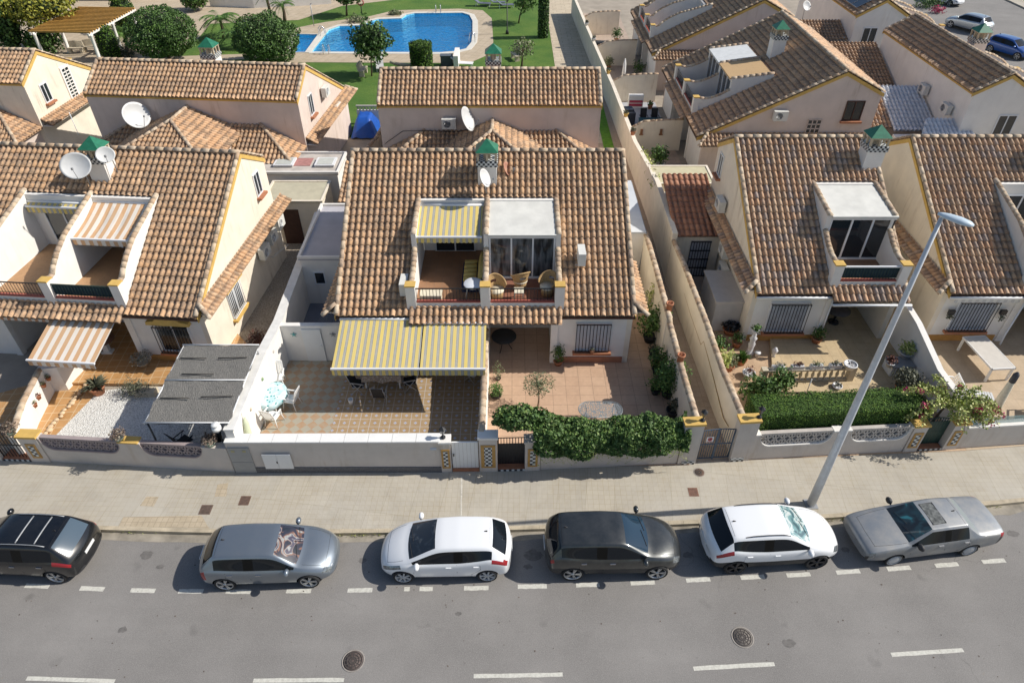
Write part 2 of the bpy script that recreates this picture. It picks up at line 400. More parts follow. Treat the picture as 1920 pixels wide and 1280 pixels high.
def paint_mat():
    m, t, b, N = nodes('worn_white_road_paint'); P = pos(N)
    c = mix(N, ramp(N, nz(N, P, 14, 4, .75), [(.40, .0), (.74, .55)]), (.60,.585,.52), (.26,.24,.21))
    t.links.new(c, b.inputs['Base Color']); b.inputs['Roughness'].default_value = .85; return m
M_PAINT = paint_mat()
def lawn_mat():
    m, t, b, N = nodes('mown_lawn'); P = pos(N)
    c = mix(N, ramp(N, nz(N, P, .35, 4, .6), [(.35, 0), (.65, 1)]), (.065,.155,.018), (.125,.21,.03))
    c = mix(N, ramp(N, nz(N, P, 5, 3, .7), [(.45, 0), (.7, .5)]), c, (.05,.115,.012))
    t.links.new(c, b.inputs['Base Color']); b.inputs['Roughness'].default_value = .95
    bump(N, t, b, nz(N, P, 14, 3, .8), 1, .08); return m
M_LAWN = lawn_mat()
def gravel_mat(name, a, b_, sc=22):
    m, t, b, N = nodes(name); P = pos(N)
    v = N('ShaderNodeTexVoronoi', {'Vector': P, 'Scale': sc})
    r = N('ShaderNodeSeparateColor', {0: v.outputs['Color']}).outputs[0]
    c = mix(N, r, a, b_); c = mix(N, ramp(N, v.outputs[0], [(.35, 0), (.8, .6)]), c, mul(a, .35))
    t.links.new(c, b.inputs['Base Color']); b.inputs['Roughness'].default_value = .95
    bump(N, t, b, v.outputs[0], .8, .03).__class__
    return m
M_GRAVW = gravel_mat('white_gravel', (.68,.66,.61), (.86,.85,.81))
M_GRAVB = gravel_mat('tan_gravel', (.36,.30,.23), (.52,.45,.36), 26)
M_PATIO_T = floor_tile('honey_floor_tile', [(.46,.25,.095), (.52,.29,.12)], .42, (.62,.48,.30), radians(-4.6), .035, .6)
M_PATIO_R = floor_tile('salmon_floor_tile', [(.50,.33,.22), (.545,.37,.25)], .56, (.33,.22,.15), 0, .02, .6, dirty=.2)
M_PATIO_C = floor_tile('pale_salmon_floor_tile', [(.47,.32,.20), (.50,.35,.22)], .5, (.38,.26,.17), 0, .02, .7)
M_PATIO_D = floor_tile('beige_floor_tile', [(.46,.35,.23), (.49,.38,.26)], .5, (.38,.29,.2), radians(3), .015, .7)
M_TERR_F = floor_tile('brown_terrace_tile', [(.30,.16,.085), (.33,.18,.10)], .33, (.24,.15,.1), 0, .03, .6)
M_TERR_T = floor_tile('honey_terrace_tile', [(.40,.235,.12), (.42,.25,.13)], .16, (.33,.2,.11), radians(-4.6), .05, .7, offset=.5, aspect=2)
M_ALLEY = floor_tile('rosy_alley_paving', [(.42,.32,.23), (.45,.35,.26)], .3, (.33,.25,.18), 0, .03, .85)
M_PATH = floor_tile('stone_path', [(.52,.43,.31), (.58,.49,.36)], .6, (.36,.29,.2), 0, .04, .85, offset=.4, aspect=1.6)
M_PLAZA = floor_tile('sandy_paving', [(.46,.37,.26), (.50,.41,.30)], .7, (.36,.29,.2), .3, .03, .9)
M_BLUEPLAT = plain('bluish_grey_floor', (.20,.21,.25), .85, .1, 2)
def diamond_mat():
    """terracotta and cream tiles laid on the diagonal"""
    m, t, b, N = nodes('diamond_patio_tile'); P = pos(N)
    q = mapped(N, P, (3.25,3.25,1), pi/4)
    ch = N('ShaderNodeTexChecker', {'Vector': q, 'Color1': (.40,.25,.145,1), 'Color2': (.37,.35,.285,1), 'Scale': 1.0})
    c = mix(N, ramp(N, nz(N, P, 5, 4, .7), [(.38, 0), (.7, .75)]), ch.outputs[0], (.40,.33,.24))
    t.links.new(c, b.inputs['Base Color']); b.inputs['Roughness'].default_value = .55; return m
def star_mat():
    """ochre tiles with a pale blue star at every corner"""
    m, t, b, N = nodes('star_patterned_patio_tile'); P = pos(N)
    fr = N('ShaderNodeSeparateXYZ', {0: N('ShaderNodeVectorMath', {0: mapped(N, P, (2.5,2.5,1))}, operation='FRACTION').outputs[0]})
    def ab(s): return N('ShaderNodeMath', {0: N('ShaderNodeMath', {0: s, 1: .5}, operation='SUBTRACT').outputs[0]}, operation='ABSOLUTE').outputs[0]
    ax, ay = ab(fr.outputs[0]), ab(fr.outputs[1])
    d = N('ShaderNodeMath', {0: N('ShaderNodeMath', {0: ax, 1: ay}, operation='MULTIPLY').outputs[0], 1: 3.2}, operation='MULTIPLY').outputs[0]
    s = N('ShaderNodeMath', {0: N('ShaderNodeMath', {0: ax, 1: ay}, operation='ADD').outputs[0], 1: d}, operation='ADD').outputs[0]
    c = mix(N, ramp(N, nz(N, P, 6, 4, .7), [(.35, 0), (.7, 1)]), (.36,.24,.125), (.42,.31,.19))
    f = ramp(N, s, [(.17, 1), (.21, 0), (.24, .0)], 'LINEAR'); c = mix(N, f, c, (.46,.48,.56))
    f2 = ramp(N, s, [(.0, 1), (.06, 1), (.08, 0)]); c = mix(N, f2, c, (.25,.28,.45))
    e = N('ShaderNodeMath', {0: ax, 1: ay}, operation='MAXIMUM').outputs[0]
    c = mix(N, ramp(N, e, [(.465, 0), (.475, .8)]), c, (.52,.50,.50))
    t.links.new(c, b.inputs['Base Color']); b.inputs['Roughness'].default_value = .5; return m
M_DIAM, M_STAR = diamond_mat(), star_mat()
def checker(name, a, b_, sc, rot=0, rough=.35):
    m, t, b, N = nodes(name)
    ch = N('ShaderNodeTexChecker', {'Vector': mapped(N, objc(N), (1,1,1), rot, (.003,.003,.003)), 'Color1': c4(a), 'Color2': c4(b_), 'Scale': sc})
    t.links.new(ch.outputs[0], b.inputs['Base Color']); b.inputs['Roughness'].default_value = rough; return m
M_CHECK = checker('black_white_glazed_check', (.02,.025,.035), (.62,.64,.62), 10)

kerb = smooth_line([at(-700,984), at(-200,984), at(0,988), at(206,993), at(395,998), at(636,999), at(953,993), at(1310,981), at(1557,970), at(1847,947), at(1920,940), at(2300,905), at(2800,850)], 4)
wall = smooth_line([at(-700,858), at(0,862), at(206,873), at(447,885), at(660,888), at(853,883), at(984,881), at(1273,869), at(1387,862), at(1552,855), at(1707,845), at(1920,833), at(2500,795)], 3)
mb = MB(); mb.add([(-300,-200,-.3),(300,-200,-.3),(300,400,-.3),(-300,400,-.3)], [(0,1,2,3)]); struct('ground', mb, M_GROUND)
# road: from the kerb towards the camera and beyond
pts = [(p.x, p.y+.06) for p in kerb]
mb = MB(); n = len(pts)
mb.add([(x, y, -.13) for x, y in pts]+[(x, y-16, -.13) for x, y in pts], [(i+n, i+1+n, i+1, i) for i in range(n-1)]); struct('road', mb, M_ASPH)
mb = MB()
mb.add([(x, y-16, -.002) for x, y in pts]+[(x, y-22, -.002) for x, y in pts]+[(x, y-16, -.13) for x, y in pts], [(i+n, i+1+n, i+1, i) for i in range(n-1)]+[(i, i+1, i+1+2*n, i+2*n) for i in range(n-1)])
struct('opposite_pavement', mb, M_PAVE)
# pavement slab with a kerb
kl = [Vector((p.x, p.y, 0)) for p in kerb]; mb = MB()
for i in range(len(kl)-1):
    a, b2 = kl[i], kl[i+1]; nn = Vector((-(b2-a).y, (b2-a).x, 0)).normalized()
    for k in range(3):
        p, q = a.lerp(b2, k/3), a.lerp(b2, (k+.985)/3)
        mb.prism([(p.x, p.y), (q.x, q.y), (q.x+nn.x*.16, q.y+nn.y*.16), (p.x+nn.x*.16, p.y+nn.y*.16)], -.25, .006)
struct('kerb', mb, M_KERB)
up = [(p.x, p.y+.1) for p in kl]; far = [(p.x, p.y+4.2) for p in kl]; n = len(up); mb = MB()
mb.add([(x, y, 0) for x, y in up]+[(x, y, 0) for x, y in far]+[(x, y, -.25) for x, y in up], [(i, i+1, n+i+1, n+i) for i in range(n-1)]+[(2*n+i, 2*n+i+1, i+1, i) for i in range(n-1)])
struct('pavement', mb, M_PAVE)
# gutter of paler worn concrete beside the kerb
mb = MB()
mb.add([(x, y-.42+.06*sin(x*2.1)+.05*sin(x*5.3), -.126) for x, y in up]+[(x, y-.0, -.126) for x, y in up], [(i, i+1, n+i+1, n+i) for i in range(n-1)])
struct('gutter', mb, plain('gutter_dust', (.31,.275,.22), .95, .35, 2.2))
# road markings: every dash a thing of the setting
mb = MB()
bay = [at(*p, -.13) for p in [(-420,1085),(-80,1092),(70,1098),(268,1106),(450,1108),(560,1107),(780,1103),(998,1099),(1205,1092),(1410,1081),(1590,1071),(1775,1058),(1863,1051),(2050,1036),(2300,1015)]]
bl = smooth_line(bay, 10)
cum = [0]
for i in range(1, len(bl)): cum.append(cum[-1]+(bl[i]-bl[i-1]).length)
def along(line, cm, s):
    for i in range(1, len(line)):
        if cm[i] >= s: f = (s-cm[i-1])/(cm[i]-cm[i-1]); return line[i-1].lerp(line[i], f), (line[i]-line[i-1]).normalized()
    return line[-1], (line[-1]-line[-2]).normalized()
def s_at(line, cm, x):
    for i in range(1, len(line)):
        if line[i].x >= x: return cm[i-1]+(x-line[i-1].x)/(line[i].x-line[i-1].x)*(cm[i]-cm[i-1])
    return cm[-1]
rd = random.Random(4)
def dash(mb, p, d, L, w):
    nn = Vector((-d.y, d.x, 0)); pts = []
    K = 7
    lo = [p+d*(L*(k/K-.5))-nn*(w/2+rd.uniform(-.008,.008)) for k in range(K+1)]
    hi = [p+d*(L*(k/K-.5))+nn*(w/2+rd.uniform(-.008,.008)) for k in range(K+1)]
    mb.add([(q.x, q.y, -.125) for q in lo+hi], [(k, k+1, K+2+k, K+1+k) for k in range(K)])
dpx = [(-30,1094),(70,1098),(173,1103),(268,1106.5),(358,1108),(447,1108.5),(560,1107.5),(675,1106),(763,1104),(799,1103.5),(893,1102),(998,1099),(1102,1096),(1205,1092),(1309,1086.5),(1411,1081.5),(1497,1077),(1590,1071.5),(1685,1065),(1775,1058.5),(1863,1051.5),(1960,1043)]
for i, (x, y) in enumerate(dpx):
    p = at(x, y, -.13); p2, d = along(bl, cum, s_at(bl, cum, p.x)); dash(mb, p, d, {8: .18, 9: .42, 11: .92, 12: .75}.get(i, .78), .15)
struct('parking_bay_markings', mb, M_PAINT)
mb = MB(); ro = random.Random(15)
for px, py, r0 in ((275,1040,.16),(300,1062,.09),(680,1050,.10),(1000,1040,.22),(990,1062,.10),(1290,1040,.12),(1585,1030,.10),(1900,1000,.14),(230,1180,.10),(1480,1205,.13),(860,1150,.07)):
    q = at(px, py, -.126); k0 = ro.uniform(0,6); mb.add([(q.x+r0*1.5*cos(k0+k*.35)*ro.uniform(.7,1.15), q.y+r0*sin(k0+k*.35)*ro.uniform(.7,1.15), -.126) for k in range(18)], [tuple(range(18))])
struct('oil_stains', mb, plain('oily_asphalt', (.15,.14,.13), .8, .25, 9))
mb = MB()
for a, b2 in [((50,1271),(215,1277)),((475,1275),(645,1274)),((888,1267),(1055,1264)),((1300,1252.5),(1452,1244)),((1671,1227),(1806,1218))]:
    p, q = at(*a, -.13), at(*b2, -.13); d = (q-p).normalized(); dash(mb, (p+q)/2, d, (q-p).length, .12)
struct('centre_line_markings', mb, M_PAINT)
# repaired patch of asphalt in the road
p = at(965,1292,-.13); mb = MB(); K = 20
mb.add([(p.x+1.02*cos(2*pi*k/K)*(1+.08*sin(3*k)), p.y+.36*sin(2*pi*k/K), -.1265) for k in range(K)], [tuple(range(K))])
struct('asphalt_patch', mb, asphalt('patch_asphalt', (.25,.235,.215)))
# repaired strip of pavement and a pale joint across it
M_REP = floor_tile('repaired_paving', [(.44,.36,.25), (.48,.40,.29)], .2, (.33,.27,.19), 0, .05, .9)
sheet('pavement_patch', [at(231,969), at(378,966), at(392,990), at(222,986)], .004, M_REP); sheet('pavement_patch', [at(262,948), at(275,930), at(298,931), at(288,949)], .004, M_REP); sheet('pavement_patch', [at(408,908), at(428,905), at(424,930), at(402,931)], .004, M_REP)
sheet('pavement_joint', [at(864.5,893), at(867,893), at(866,990), at(863,990)], .004, plain('pale_joint', (.58,.55,.48), .9, .3, 9))
# road surface covers
def cover(name, px, py, r, label, square=False, mat=None, z=-.13, rz=0, sy=1, cat='manhole cover'):
    p = at(px, py, z); t_ = thing(name, label, cat, (p.x, p.y, z), rz)
    m1 = mat or plain('cast_iron_rust', (.115,.085,.075), .8, .35, 12)
    mb = MB(); g = MB()
    if square:
        mb.box(-r, r, -r*sy, r*sy, 0, .007)
        for k in range(7): g.box(-r*.8, r*.8, (-.8+k*.25)*r*sy, (-.72+k*.25)*r*sy, .007, .011)
        part('lid', mb, m1, t_); part('ribs', g, plain('iron_ribs', (.06,.05,.045), .8, .2, 9), t_)
    else:
        ring = MB(); ring.lathe([(r*1.12,0),(r*1.12,.006),(r*.98,.008),(r*.98,0)], 36); part('ring', ring, plain('pale_cover_ring', (.30,.27,.24), .9, .2, 9), t_)
        mb.lathe([(r*.97,0),(r*.97,.005),(0,.0052)], 36); part('lid', mb, m1, t_)
        for rr in (.3,.55,.8): g.lathe([(r*rr,.005),(r*rr,.012),(r*(rr+.09),.012),(r*(rr+.09),.005)], 28)
        for k in range(12): a = k*pi/6; g.box(r*.12, r*.85, -.012, .012, .005, .011, 0, Matrix.Rotation(a, 4, 'Z'))
        part('ribs', g, plain('iron_ribs', (.06,.05,.045), .8, .2, 9), t_)
    return t_
cover('manhole_cover', 662, 1238, .30, 'round brown manhole cover in the road below the first white hatchback')
cover('manhole_cover', 1392, 1194, .30, 'round manhole cover with pale chipped ring, in the road below the white crossover', mat=plain('worn_iron', (.18,.16,.14), .8, .3, 14))
cover('manhole_cover', 1311, 885, .18, 'small round reddish cover on the pavement by the alley gate', z=.002, mat=plain('rosy_iron', (.30,.17,.11), .8, .3, 14))
cover('drain_cover', 386, 955, .2, 'square brown lid set in the pavement above the grey hatchback', True, plain('brown_lid', (.15,.10,.075), .85, .3, 9), .002, 0, 1.0, 'drain cover')
cover('drain_grate', 459, 938, .18, 'square ribbed grate in the pavement, right of a brown lid', True, plain('rust_lid', (.17,.10,.07), .85, .3, 9), .002, 0, 1.1, 'drain grate')
cover('drain_grate', 1300, 922, .17, 'small red brown ribbed grate in the pavement below the alley gate', True, plain('rust_lid2', (.24,.12,.08), .85, .3, 9), .002, 0, 1.1, 'drain grate')
# flat ground behind the street wall
mb = MB(); mb.add([(-60,15.5,-.012),(60,17.8,-.012),(60,130,-.012),(-80,130,-.012)], [(0,1,2,3)]); struct('garden_ground', mb, plain('pale_yard_concrete', (.36,.31,.25), .95, .2, .9))
# garden floors
sheet('gravel', [at(95,826), at(300,829), at(428,830), at(478,700), at(186,733)], .012, M_GRAVW, 'stuff')
sheet('garden_path', [at(-150,850), at(100,823), at(186,733), at(210,705), at(110,705), at(-80,760)], .01, M_PATIO_T)
mb = MB(); mb.prism([(p.x,p.y) for p in [at(110,722), at(430,726), at(470,655), at(440,622), at(130,590), at(60,660)]], -.01, .14); struct('garden_step', mb, M_PATIO_T)
sheet('side_yard', [at(395,700), at(470,700), at(640,470), at(520,440)], .006, M_GRAVB, 'stuff')
sheet('patio', [(-9.75,16.2), (-7.05,16.2), (-7.05,22.3), (-9.75,22.3)], .03, M_DIAM)
sheet('patio', [(-7.05,16.2), (-1.1,16.2), (-1.1,25), (-7.05,25)], .034, M_STAR)
sheet('patio', [(-1.05,16.3), (6.6,16.5), (6.5,30), (-1.05,25)], .03, M_PATIO_R)
sheet('alley', [(6.7,16.6), (8.4,16.7), (8.0,30), (7.8,41), (7.5,53), (5.2,53), (5.2,30), (6.7,29)], .007, M_ALLEY)
sheet('patio', [(8.2,16.7), (17.2,17.2), (17.0,26), (8.0,30)], .012, M_PATIO_C)
sheet('patio', [(17.2,17.2), (30,18.5), (30,26), (17.2,26)], .016, M_PATIO_D)
mb = MB(); q = [at(1450,738), at(1760,742), at(1700,560), at(1440,600)]; mb.prism([(p.x,p.y) for p in q], 0, .13); struct('garden_step', mb, floor_tile('buff_floor_tile', [(.50,.38,.22),(.53,.41,.25)], .45, (.40,.29,.17), 0, .02, .75))
mb = MB()
mb.add([(q[0].x, q[0].y-.004, .0), (q[1].x, q[1].y-.004, 0), (q[1].x, q[1].y-.004, .128), (q[0].x, q[0].y-.004, .128)], [(0,1,2,3)]); struct('step_riser', mb, M_CHECK)
# the far side: lawn, paths, pool
sheet('lawn', [(-45,46), (6.6,46), (7.0,50), (6.9,90), (-45,96)], .0, M_LAWN)
sheet('lawn_strip', [(6.2,38), (6.95,38), (7.0,53), (6.35,53)], .02, plain('bright_grass', (.13,.30,.02), .95, .35, 3, bmp=1, bsc=25), 'stuff')
sheet('plaza', [at(-120,140), at(120,140), at(250,118), at(330,95), at(372,72), at(395,45), at(560,38), at(640,12), at(790,-6), at(870,-40), at(-120,-60)], .008, M_PLAZA)
sheet('path', [at(240,122), at(450,112), at(600,108), at(600,99), at(450,102), at(330,106), at(240,112)], .012, M_PLAZA)
sheet('promenade', [(3.95,45), (6.5,45), (6.9,52), (6.85,110), (3.7,110), (3.75,60)], .016, M_PATH)
sheet('pool_terrace', [at(470,117), at(880,119), at(912,105), at(925,80), at(922,35), at(905,20), at(860,17), at(740,20), at(690,32), at(610,42), at(560,52), at(530,62)], .02, M_PLAZA)
pool = [(585,98),(605,72),(617,57),(637,50),(683,48.5),(693,41),(710,37),(753,35.5),(762,29),(777,26),(867,25),(880,29),(886,40),(886,62),(884,80),(874,92),(853,97),(827,99)]
kid = [(553,99),(557,65),(596,66),(572,99)]
def pool_build(pts, name, zw=-.1):
    w = [at(x, y, 0) for x, y in pts]; c = sum(w, Vector())/len(w)
    n = len(w); mb = MB()
    area = sum(w[i].x*w[(i+1)%n].y-w[(i+1)%n].x*w[i].y for i in range(n))
    if area < 0: w = w[::-1]
    return w
M_POOLT = floor_tile('pool_mosaic', [(.22,.70,.88), (.28,.78,.93)], .3, (.15,.55,.75), 0, .08, .4)
M_COP = plain('pool_coping', (.66,.63,.56), .8, .08, 2)
for pts, dep, nm in ((pool, 1.3, 'pool_basin'), (kid, .45, 'pool_basin')):
    w = pool_build(pts, nm); n = len(w)
    cen = sum(w, Vector())/n; mb = MB()
    mb.add([(p.x,p.y,.03) for p in w]+[(p.x,p.y,-dep) for p in w], [(n+i, n+(i+1)%n, (i+1)%n, i)[::-1] for i in range(n)]+[tuple(range(n,2*n))])
    struct(nm, mb, M_POOLT)
    # outward ring for coping
    out = []
    for i in range(n):
        d = (w[(i+1)%n]-w[i-1]).normalized(); out.append(w[i]+Vector((d.y, -d.x, 0))*.55)
    zc = .05 if nm and n > 6 else .06; mb = MB(); mb.add([(p.x,p.y,zc) for p in w]+[(p.x,p.y,zc) for p in out]+[(p.x,p.y,0) for p in out], [(i, (i+1)%n, n+(i+1)%n, n+i)[::-1] for i in range(n)]+[(n+i, n+(i+1)%n, 2*n+(i+1)%n, 2*n+i)[::-1] for i in range(n)])
    struct('pool_coping', mb, M_COP)
    mb = MB()
    mb.add([(p.x,p.y,-.08) for p in w], [tuple(range(n))])
    o = struct('pool_water', mb, None)
    m, t, b, N = nodes('pool_water_%d' % n)
    for x in list(t.nodes):
        if x.type == 'BSDF_PRINCIPLED': t.nodes.remove(x)
    tr = N('ShaderNodeBsdfTransparent', {0: (.20,.74,.97,1)}); gl = N('ShaderNodeBsdfGlossy', {0: (1,1,1,1), 1: .05}); df = N('ShaderNodeBsdfDiffuse', {0: (.0,.30,.78,1)})
    bn = N('ShaderNodeBump', {'Height': nz(N, pos(N), 2.2, 3, .6, .6), 'Strength': .8, 'Distance': .2}); t.links.new(bn.outputs[0], gl.inputs['Normal'])
    fr = N('ShaderNodeFresnel', {0: 1.33}); t.links.new(bn.outputs[0], fr.inputs['Normal'])
    m1 = N('ShaderNodeMixShader', {0: .35}); t.links.new(tr.outputs[0], m1.inputs[1]); t.links.new(df.outputs[0], m1.inputs[2])
    m2 = N('ShaderNodeMixShader', {0: fr.outputs[0]}); t.links.new(m1.outputs[0], m2.inputs[1]); t.links.new(gl.outputs[0], m2.inputs[2])
    t.links.new(m2.outputs[0], [x for x in t.nodes if x.type == 'OUTPUT_MATERIAL'][0].inputs[0])
    o.data.materials.clear(); o.data.materials.append(m)
# garden_ground must not show inside the basin: cut it there
def cut_hole(objname, w):
    o = bpy.data.objects[objname]; cb = MB(); n = len(w)
    cb.prism([(p.x, p.y) for p in w], -3, 3); me = cb.mesh('cutter', [])
    bmc = bpy.data.objects.new('cutter', me); COL.objects.link(bmc)
    md = o.modifiers.new('b', 'BOOLEAN'); md.operation = 'DIFFERENCE'; md.object = bmc; md.solver = 'EXACT'
    dg = bpy.context.evaluated_depsgraph_get(); me2 = bpy.data.meshes.new_from_object(o.evaluated_get(dg))
    o.modifiers.clear(); o.data = me2; bpy.data.objects.remove(bmc)
for objname in ('ground', 'garden_ground', 'lawn', 'pool_terrace'):
    for pts in (pool, kid): cut_hole(objname, pool_build(pts, ''))
# street on the far right
sheet('side_road', [(36.5,36), (36.5,125), (75,125), (75,36)], .004, M_ASPH)
# ================================================================== HOUSES
def window(root, x, y, z, rz, w, h, sill=True, grille=None, frame=M_WMETAL, glass=None, bars=2, head=None, dep=.0, sillm=None, gdepth=.12):
    """x, y, z: centre of the window's bottom edge on the wall face; local -y is outward"""
    o = part('window', MB().box(-w/2, w/2, -.012, .04, 0, h), glass or M_GLASS, root, (x, y, z), rz)
    f = MB(); t_ = .06
    f.box(-w/2-t_, w/2+t_, -.05, .0, -t_, 0).box(-w/2-t_, w/2+t_, -.05, .0, h, h+t_).box(-w/2-t_, -w/2, -.05, 0, 0, h).box(w/2, w/2+t_, -.05, 0, 0, h)
    for k in range(1, bars): xx = -w/2+w*k/bars; f.box(xx-.03, xx+.03, -.048, -.01, 0, h)
    part('frame', f, frame, o)
    if sill: part('sill', MB().box(-w/2-.14, w/2+.14, -.22, .0, -.17, -.065), sillm or M_TERRA, o)
    if grille:
        g = MB(); n = max(3, int(w/.125)); y0 = -gdepth
        for k in range(n+1):
            xx = -w/2-.03+(w+.06)*k/n; g.tube([(xx, y0, -.04), (xx, y0, h+.05)], .017, 5)
            if k % 2 == 1: g.lathe([(.0,-.04),(.024,0),(0,.04)], 6, (xx, y0, h*.45))
        for zz in (-.02, h+.02): g.box(-w/2-.05, w/2+.05, y0-.018, y0+.018, zz-.018, zz+.018)
        for xx in (-w/2-.04, w/2+.04):
            for zz in (.0, h): g.box(xx-.01, xx+.01, y0, -.0, zz-.01, zz+.01)
        part('grille', g, grille, o)
    if head:
        hb = MB(); ww = w/2+.25
        prof = [(-ww, 0), (ww, 0), (ww-.03, .16), (ww*.62, .2), (ww*.45, .34), (-ww*.45, .34), (-ww*.62, .2), (-ww+.03, .16)]
        hb.slab([(px_, 0, h+.12+pz) for px_, pz in prof], (0, -.22, 0)); part('pediment', hb, head, o)
    return o
def ac_unit(loc, rz, label, grp='air conditioning units on the walls', w=.8, h=.56, d=.3, world=None):
    t_ = thing('air_conditioner', label, 'air conditioner', loc, rz, grp)
    b_ = MB().box(-w/2, w/2, -d-.1, -.1, 0, h); part('casing', b_, plain('ac_cream_white', (.70,.69,.64), .5, .06, 5), t_)
    g = MB().lathe([(.2,0),(.2,.012),(.0,.013)], 20, (0,0,0), 0, Matrix.Translation((-w*.13, -d-.1, h*.52)) @ Matrix.Rotation(pi/2, 4, 'X')); part('fan_opening', g, plain('fan_dark', (.06,.06,.065), .6, .2, 9), t_)
    gr = MB()
    for k in range(6): gr.lathe([(.03+.033*k,.014),(.03+.033*k,.02),(.037+.033*k,.02),(.037+.033*k,.014)], 20, (0,0,0), 0, Matrix.Translation((-w*.13, -d-.1, h*.52)) @ Matrix.Rotation(pi/2, 4, 'X'))
    part('fan_grille', gr, M_WMETAL, t_)
    part('bracket', MB().box(-w*.35, -w*.3, -d-.05, 0, -.05, 0).box(w*.3, w*.35, -d-.05, 0, -.05, 0), M_GREYMET, t_)
    return t_
def dish(loc, r, az, el, label, arm=True, mast=None, mat=None):
    """az: heading the dish looks to (radians from +x), el: elevation; loc = dish centre"""
    base = Vector(loc)
    t_ = thing('satellite_dish', label, 'satellite dish', loc, 0, 'satellite dishes')
    M = Matrix.Rotation(az, 4, 'Z') @ Matrix.Rotation(pi/2-el, 4, 'Y')
    pr = [(r*k/7, .26*r*(k/7)**2) for k in range(8)]; b_ = MB().lathe([(max(a, 1e-5), z) for a, z in pr]+[(r, .26*r-.02)]+[(a, z-.02) for a, z in pr[::-1]], 30, (0,0,0), 0, M, True, .9, 1)
    part('reflector', b_, mat or plain('white_dish', (.60,.60,.59), .45, .08, 3), t_)
    tip = M @ Vector((r*.35, 0, r*.95)); a0 = M @ Vector((r*.88, 0, .22*r))
    part('arm', MB().tube([a0, tip], .014, 6).cbox(tip, (.07,.07,.09)), M_GREYMET, t_)
    if mast: part('mount', MB().tube([M @ Vector((0,0,-.01)), M @ Vector((0,0,-.12)), Vector(mast[0])-base, Vector(mast[1])-base], .024, 7), M_GREYMET, t_)
    return t_
def awning(loc, rz, w, y_out, z0, z1, mats, label, valance=.2, grp='striped awnings', sag=0):
    """fixed at the back (y = 0, z0), front bar at y = -y_out, z1 (local)"""
    t_ = thing('awning', label, 'awning', loc, rz, grp)
    mb = MB(); uv = []; K = 10; J = 6
    vs = []
    for j in range(J+1):
        for k in range(K+1):
            f = j/J; vs.append((-w/2+w*k/K, -y_out*f, z0+(z1-z0)*f-sag*sin(pi*f)*(.7+.3*cos(k*2.1)))); uv.append((w*k/K, f))
    n1 = len(vs); KK = 60
    for k in range(KK+1):
        x = -w/2+w*k/KK; vs.append((x, -y_out-.012, z1+.0)); uv.append((w*k/KK, 1)); vs.append((x, -y_out-.02, z1-valance-.035*abs(sin(pi*k/4)))); uv.append((w*k/KK, 1.1))
    fs = [(j*(K+1)+k, j*(K+1)+k+1, (j+1)*(K+1)+k+1, (j+1)*(K+1)+k) for j in range(J) for k in range(K)]+[(n1+2*k, n1+2*k+1, n1+2*k+3, n1+2*k+2) for k in range(KK)]
    mb.add(vs, fs, 0); mb.uv = uv; part('fabric', mb, mats, t_)
    part('front_bar', MB().box(-w/2-.02, w/2+.02, -y_out-.05, -y_out+.03, z1-.01, z1+.06), M_WMETAL, t_)
    part('roller', MB().tube([(-w/2-.03, .02, z0+.02), (w/2+.03, .02, z0+.02)], .06, 8), M_WMETAL, t_)
    a = MB()
    for s in (-1, 1): a.tube([(s*(w/2-.1), 0, z0-.12), (s*(w/2-.5), -y_out*.5, (z0+z1)/2-.15), (s*(w/2-.12), -y_out, z1-.02)], .02, 6)
    part('folding_arm', a, M_WMETAL, t_)
    return t_
def stripe_mat(name, cols, period, fade=None):
    """cols: list of (start fraction, colour)"""
    m, t, b, N = nodes(name); u = N('ShaderNodeSeparateXYZ', {0: N('ShaderNodeUVMap').outputs[0]}).outputs[0]
    f = N('ShaderNodeMath', {0: N('ShaderNodeMath', {0: u, 1: 1/period}, operation='MULTIPLY').outputs[0]}, operation='FRACT').outputs[0]
    c = ramp(N, f, cols, 'CONSTANT'); c = mix(N, ramp(N, nz(N, pos(N), 1.5, 3), [(.4, 0), (.75, .25)]), c, (.55,.48,.36))
    t.links.new(c, b.inputs['Base Color']); b.inputs['Roughness'].default_value = .9
    # thin cloth lets a little light through
    return m
M_AWY = stripe_mat('yellow_grey_striped_awning', [(0,(.68,.52,.15)),(.40,(.58,.54,.40)),(.46,(.06,.07,.09)),(.53,(.60,.58,.50)),(.60,(.22,.23,.23)),(.70,(.60,.58,.50)),(.77,(.06,.07,.09)),(.84,(.58,.52,.32)),(.89,(.68,.52,.15))], .245)
M_AWO = stripe_mat('orange_white_striped_awning', [(0,(.60,.36,.19)),(.5,(.76,.70,.62))], .36)
M_AWR = stripe_mat('brown_white_striped_awning', [(0,(.52,.27,.15)),(.5,(.74,.68,.60))], .30)

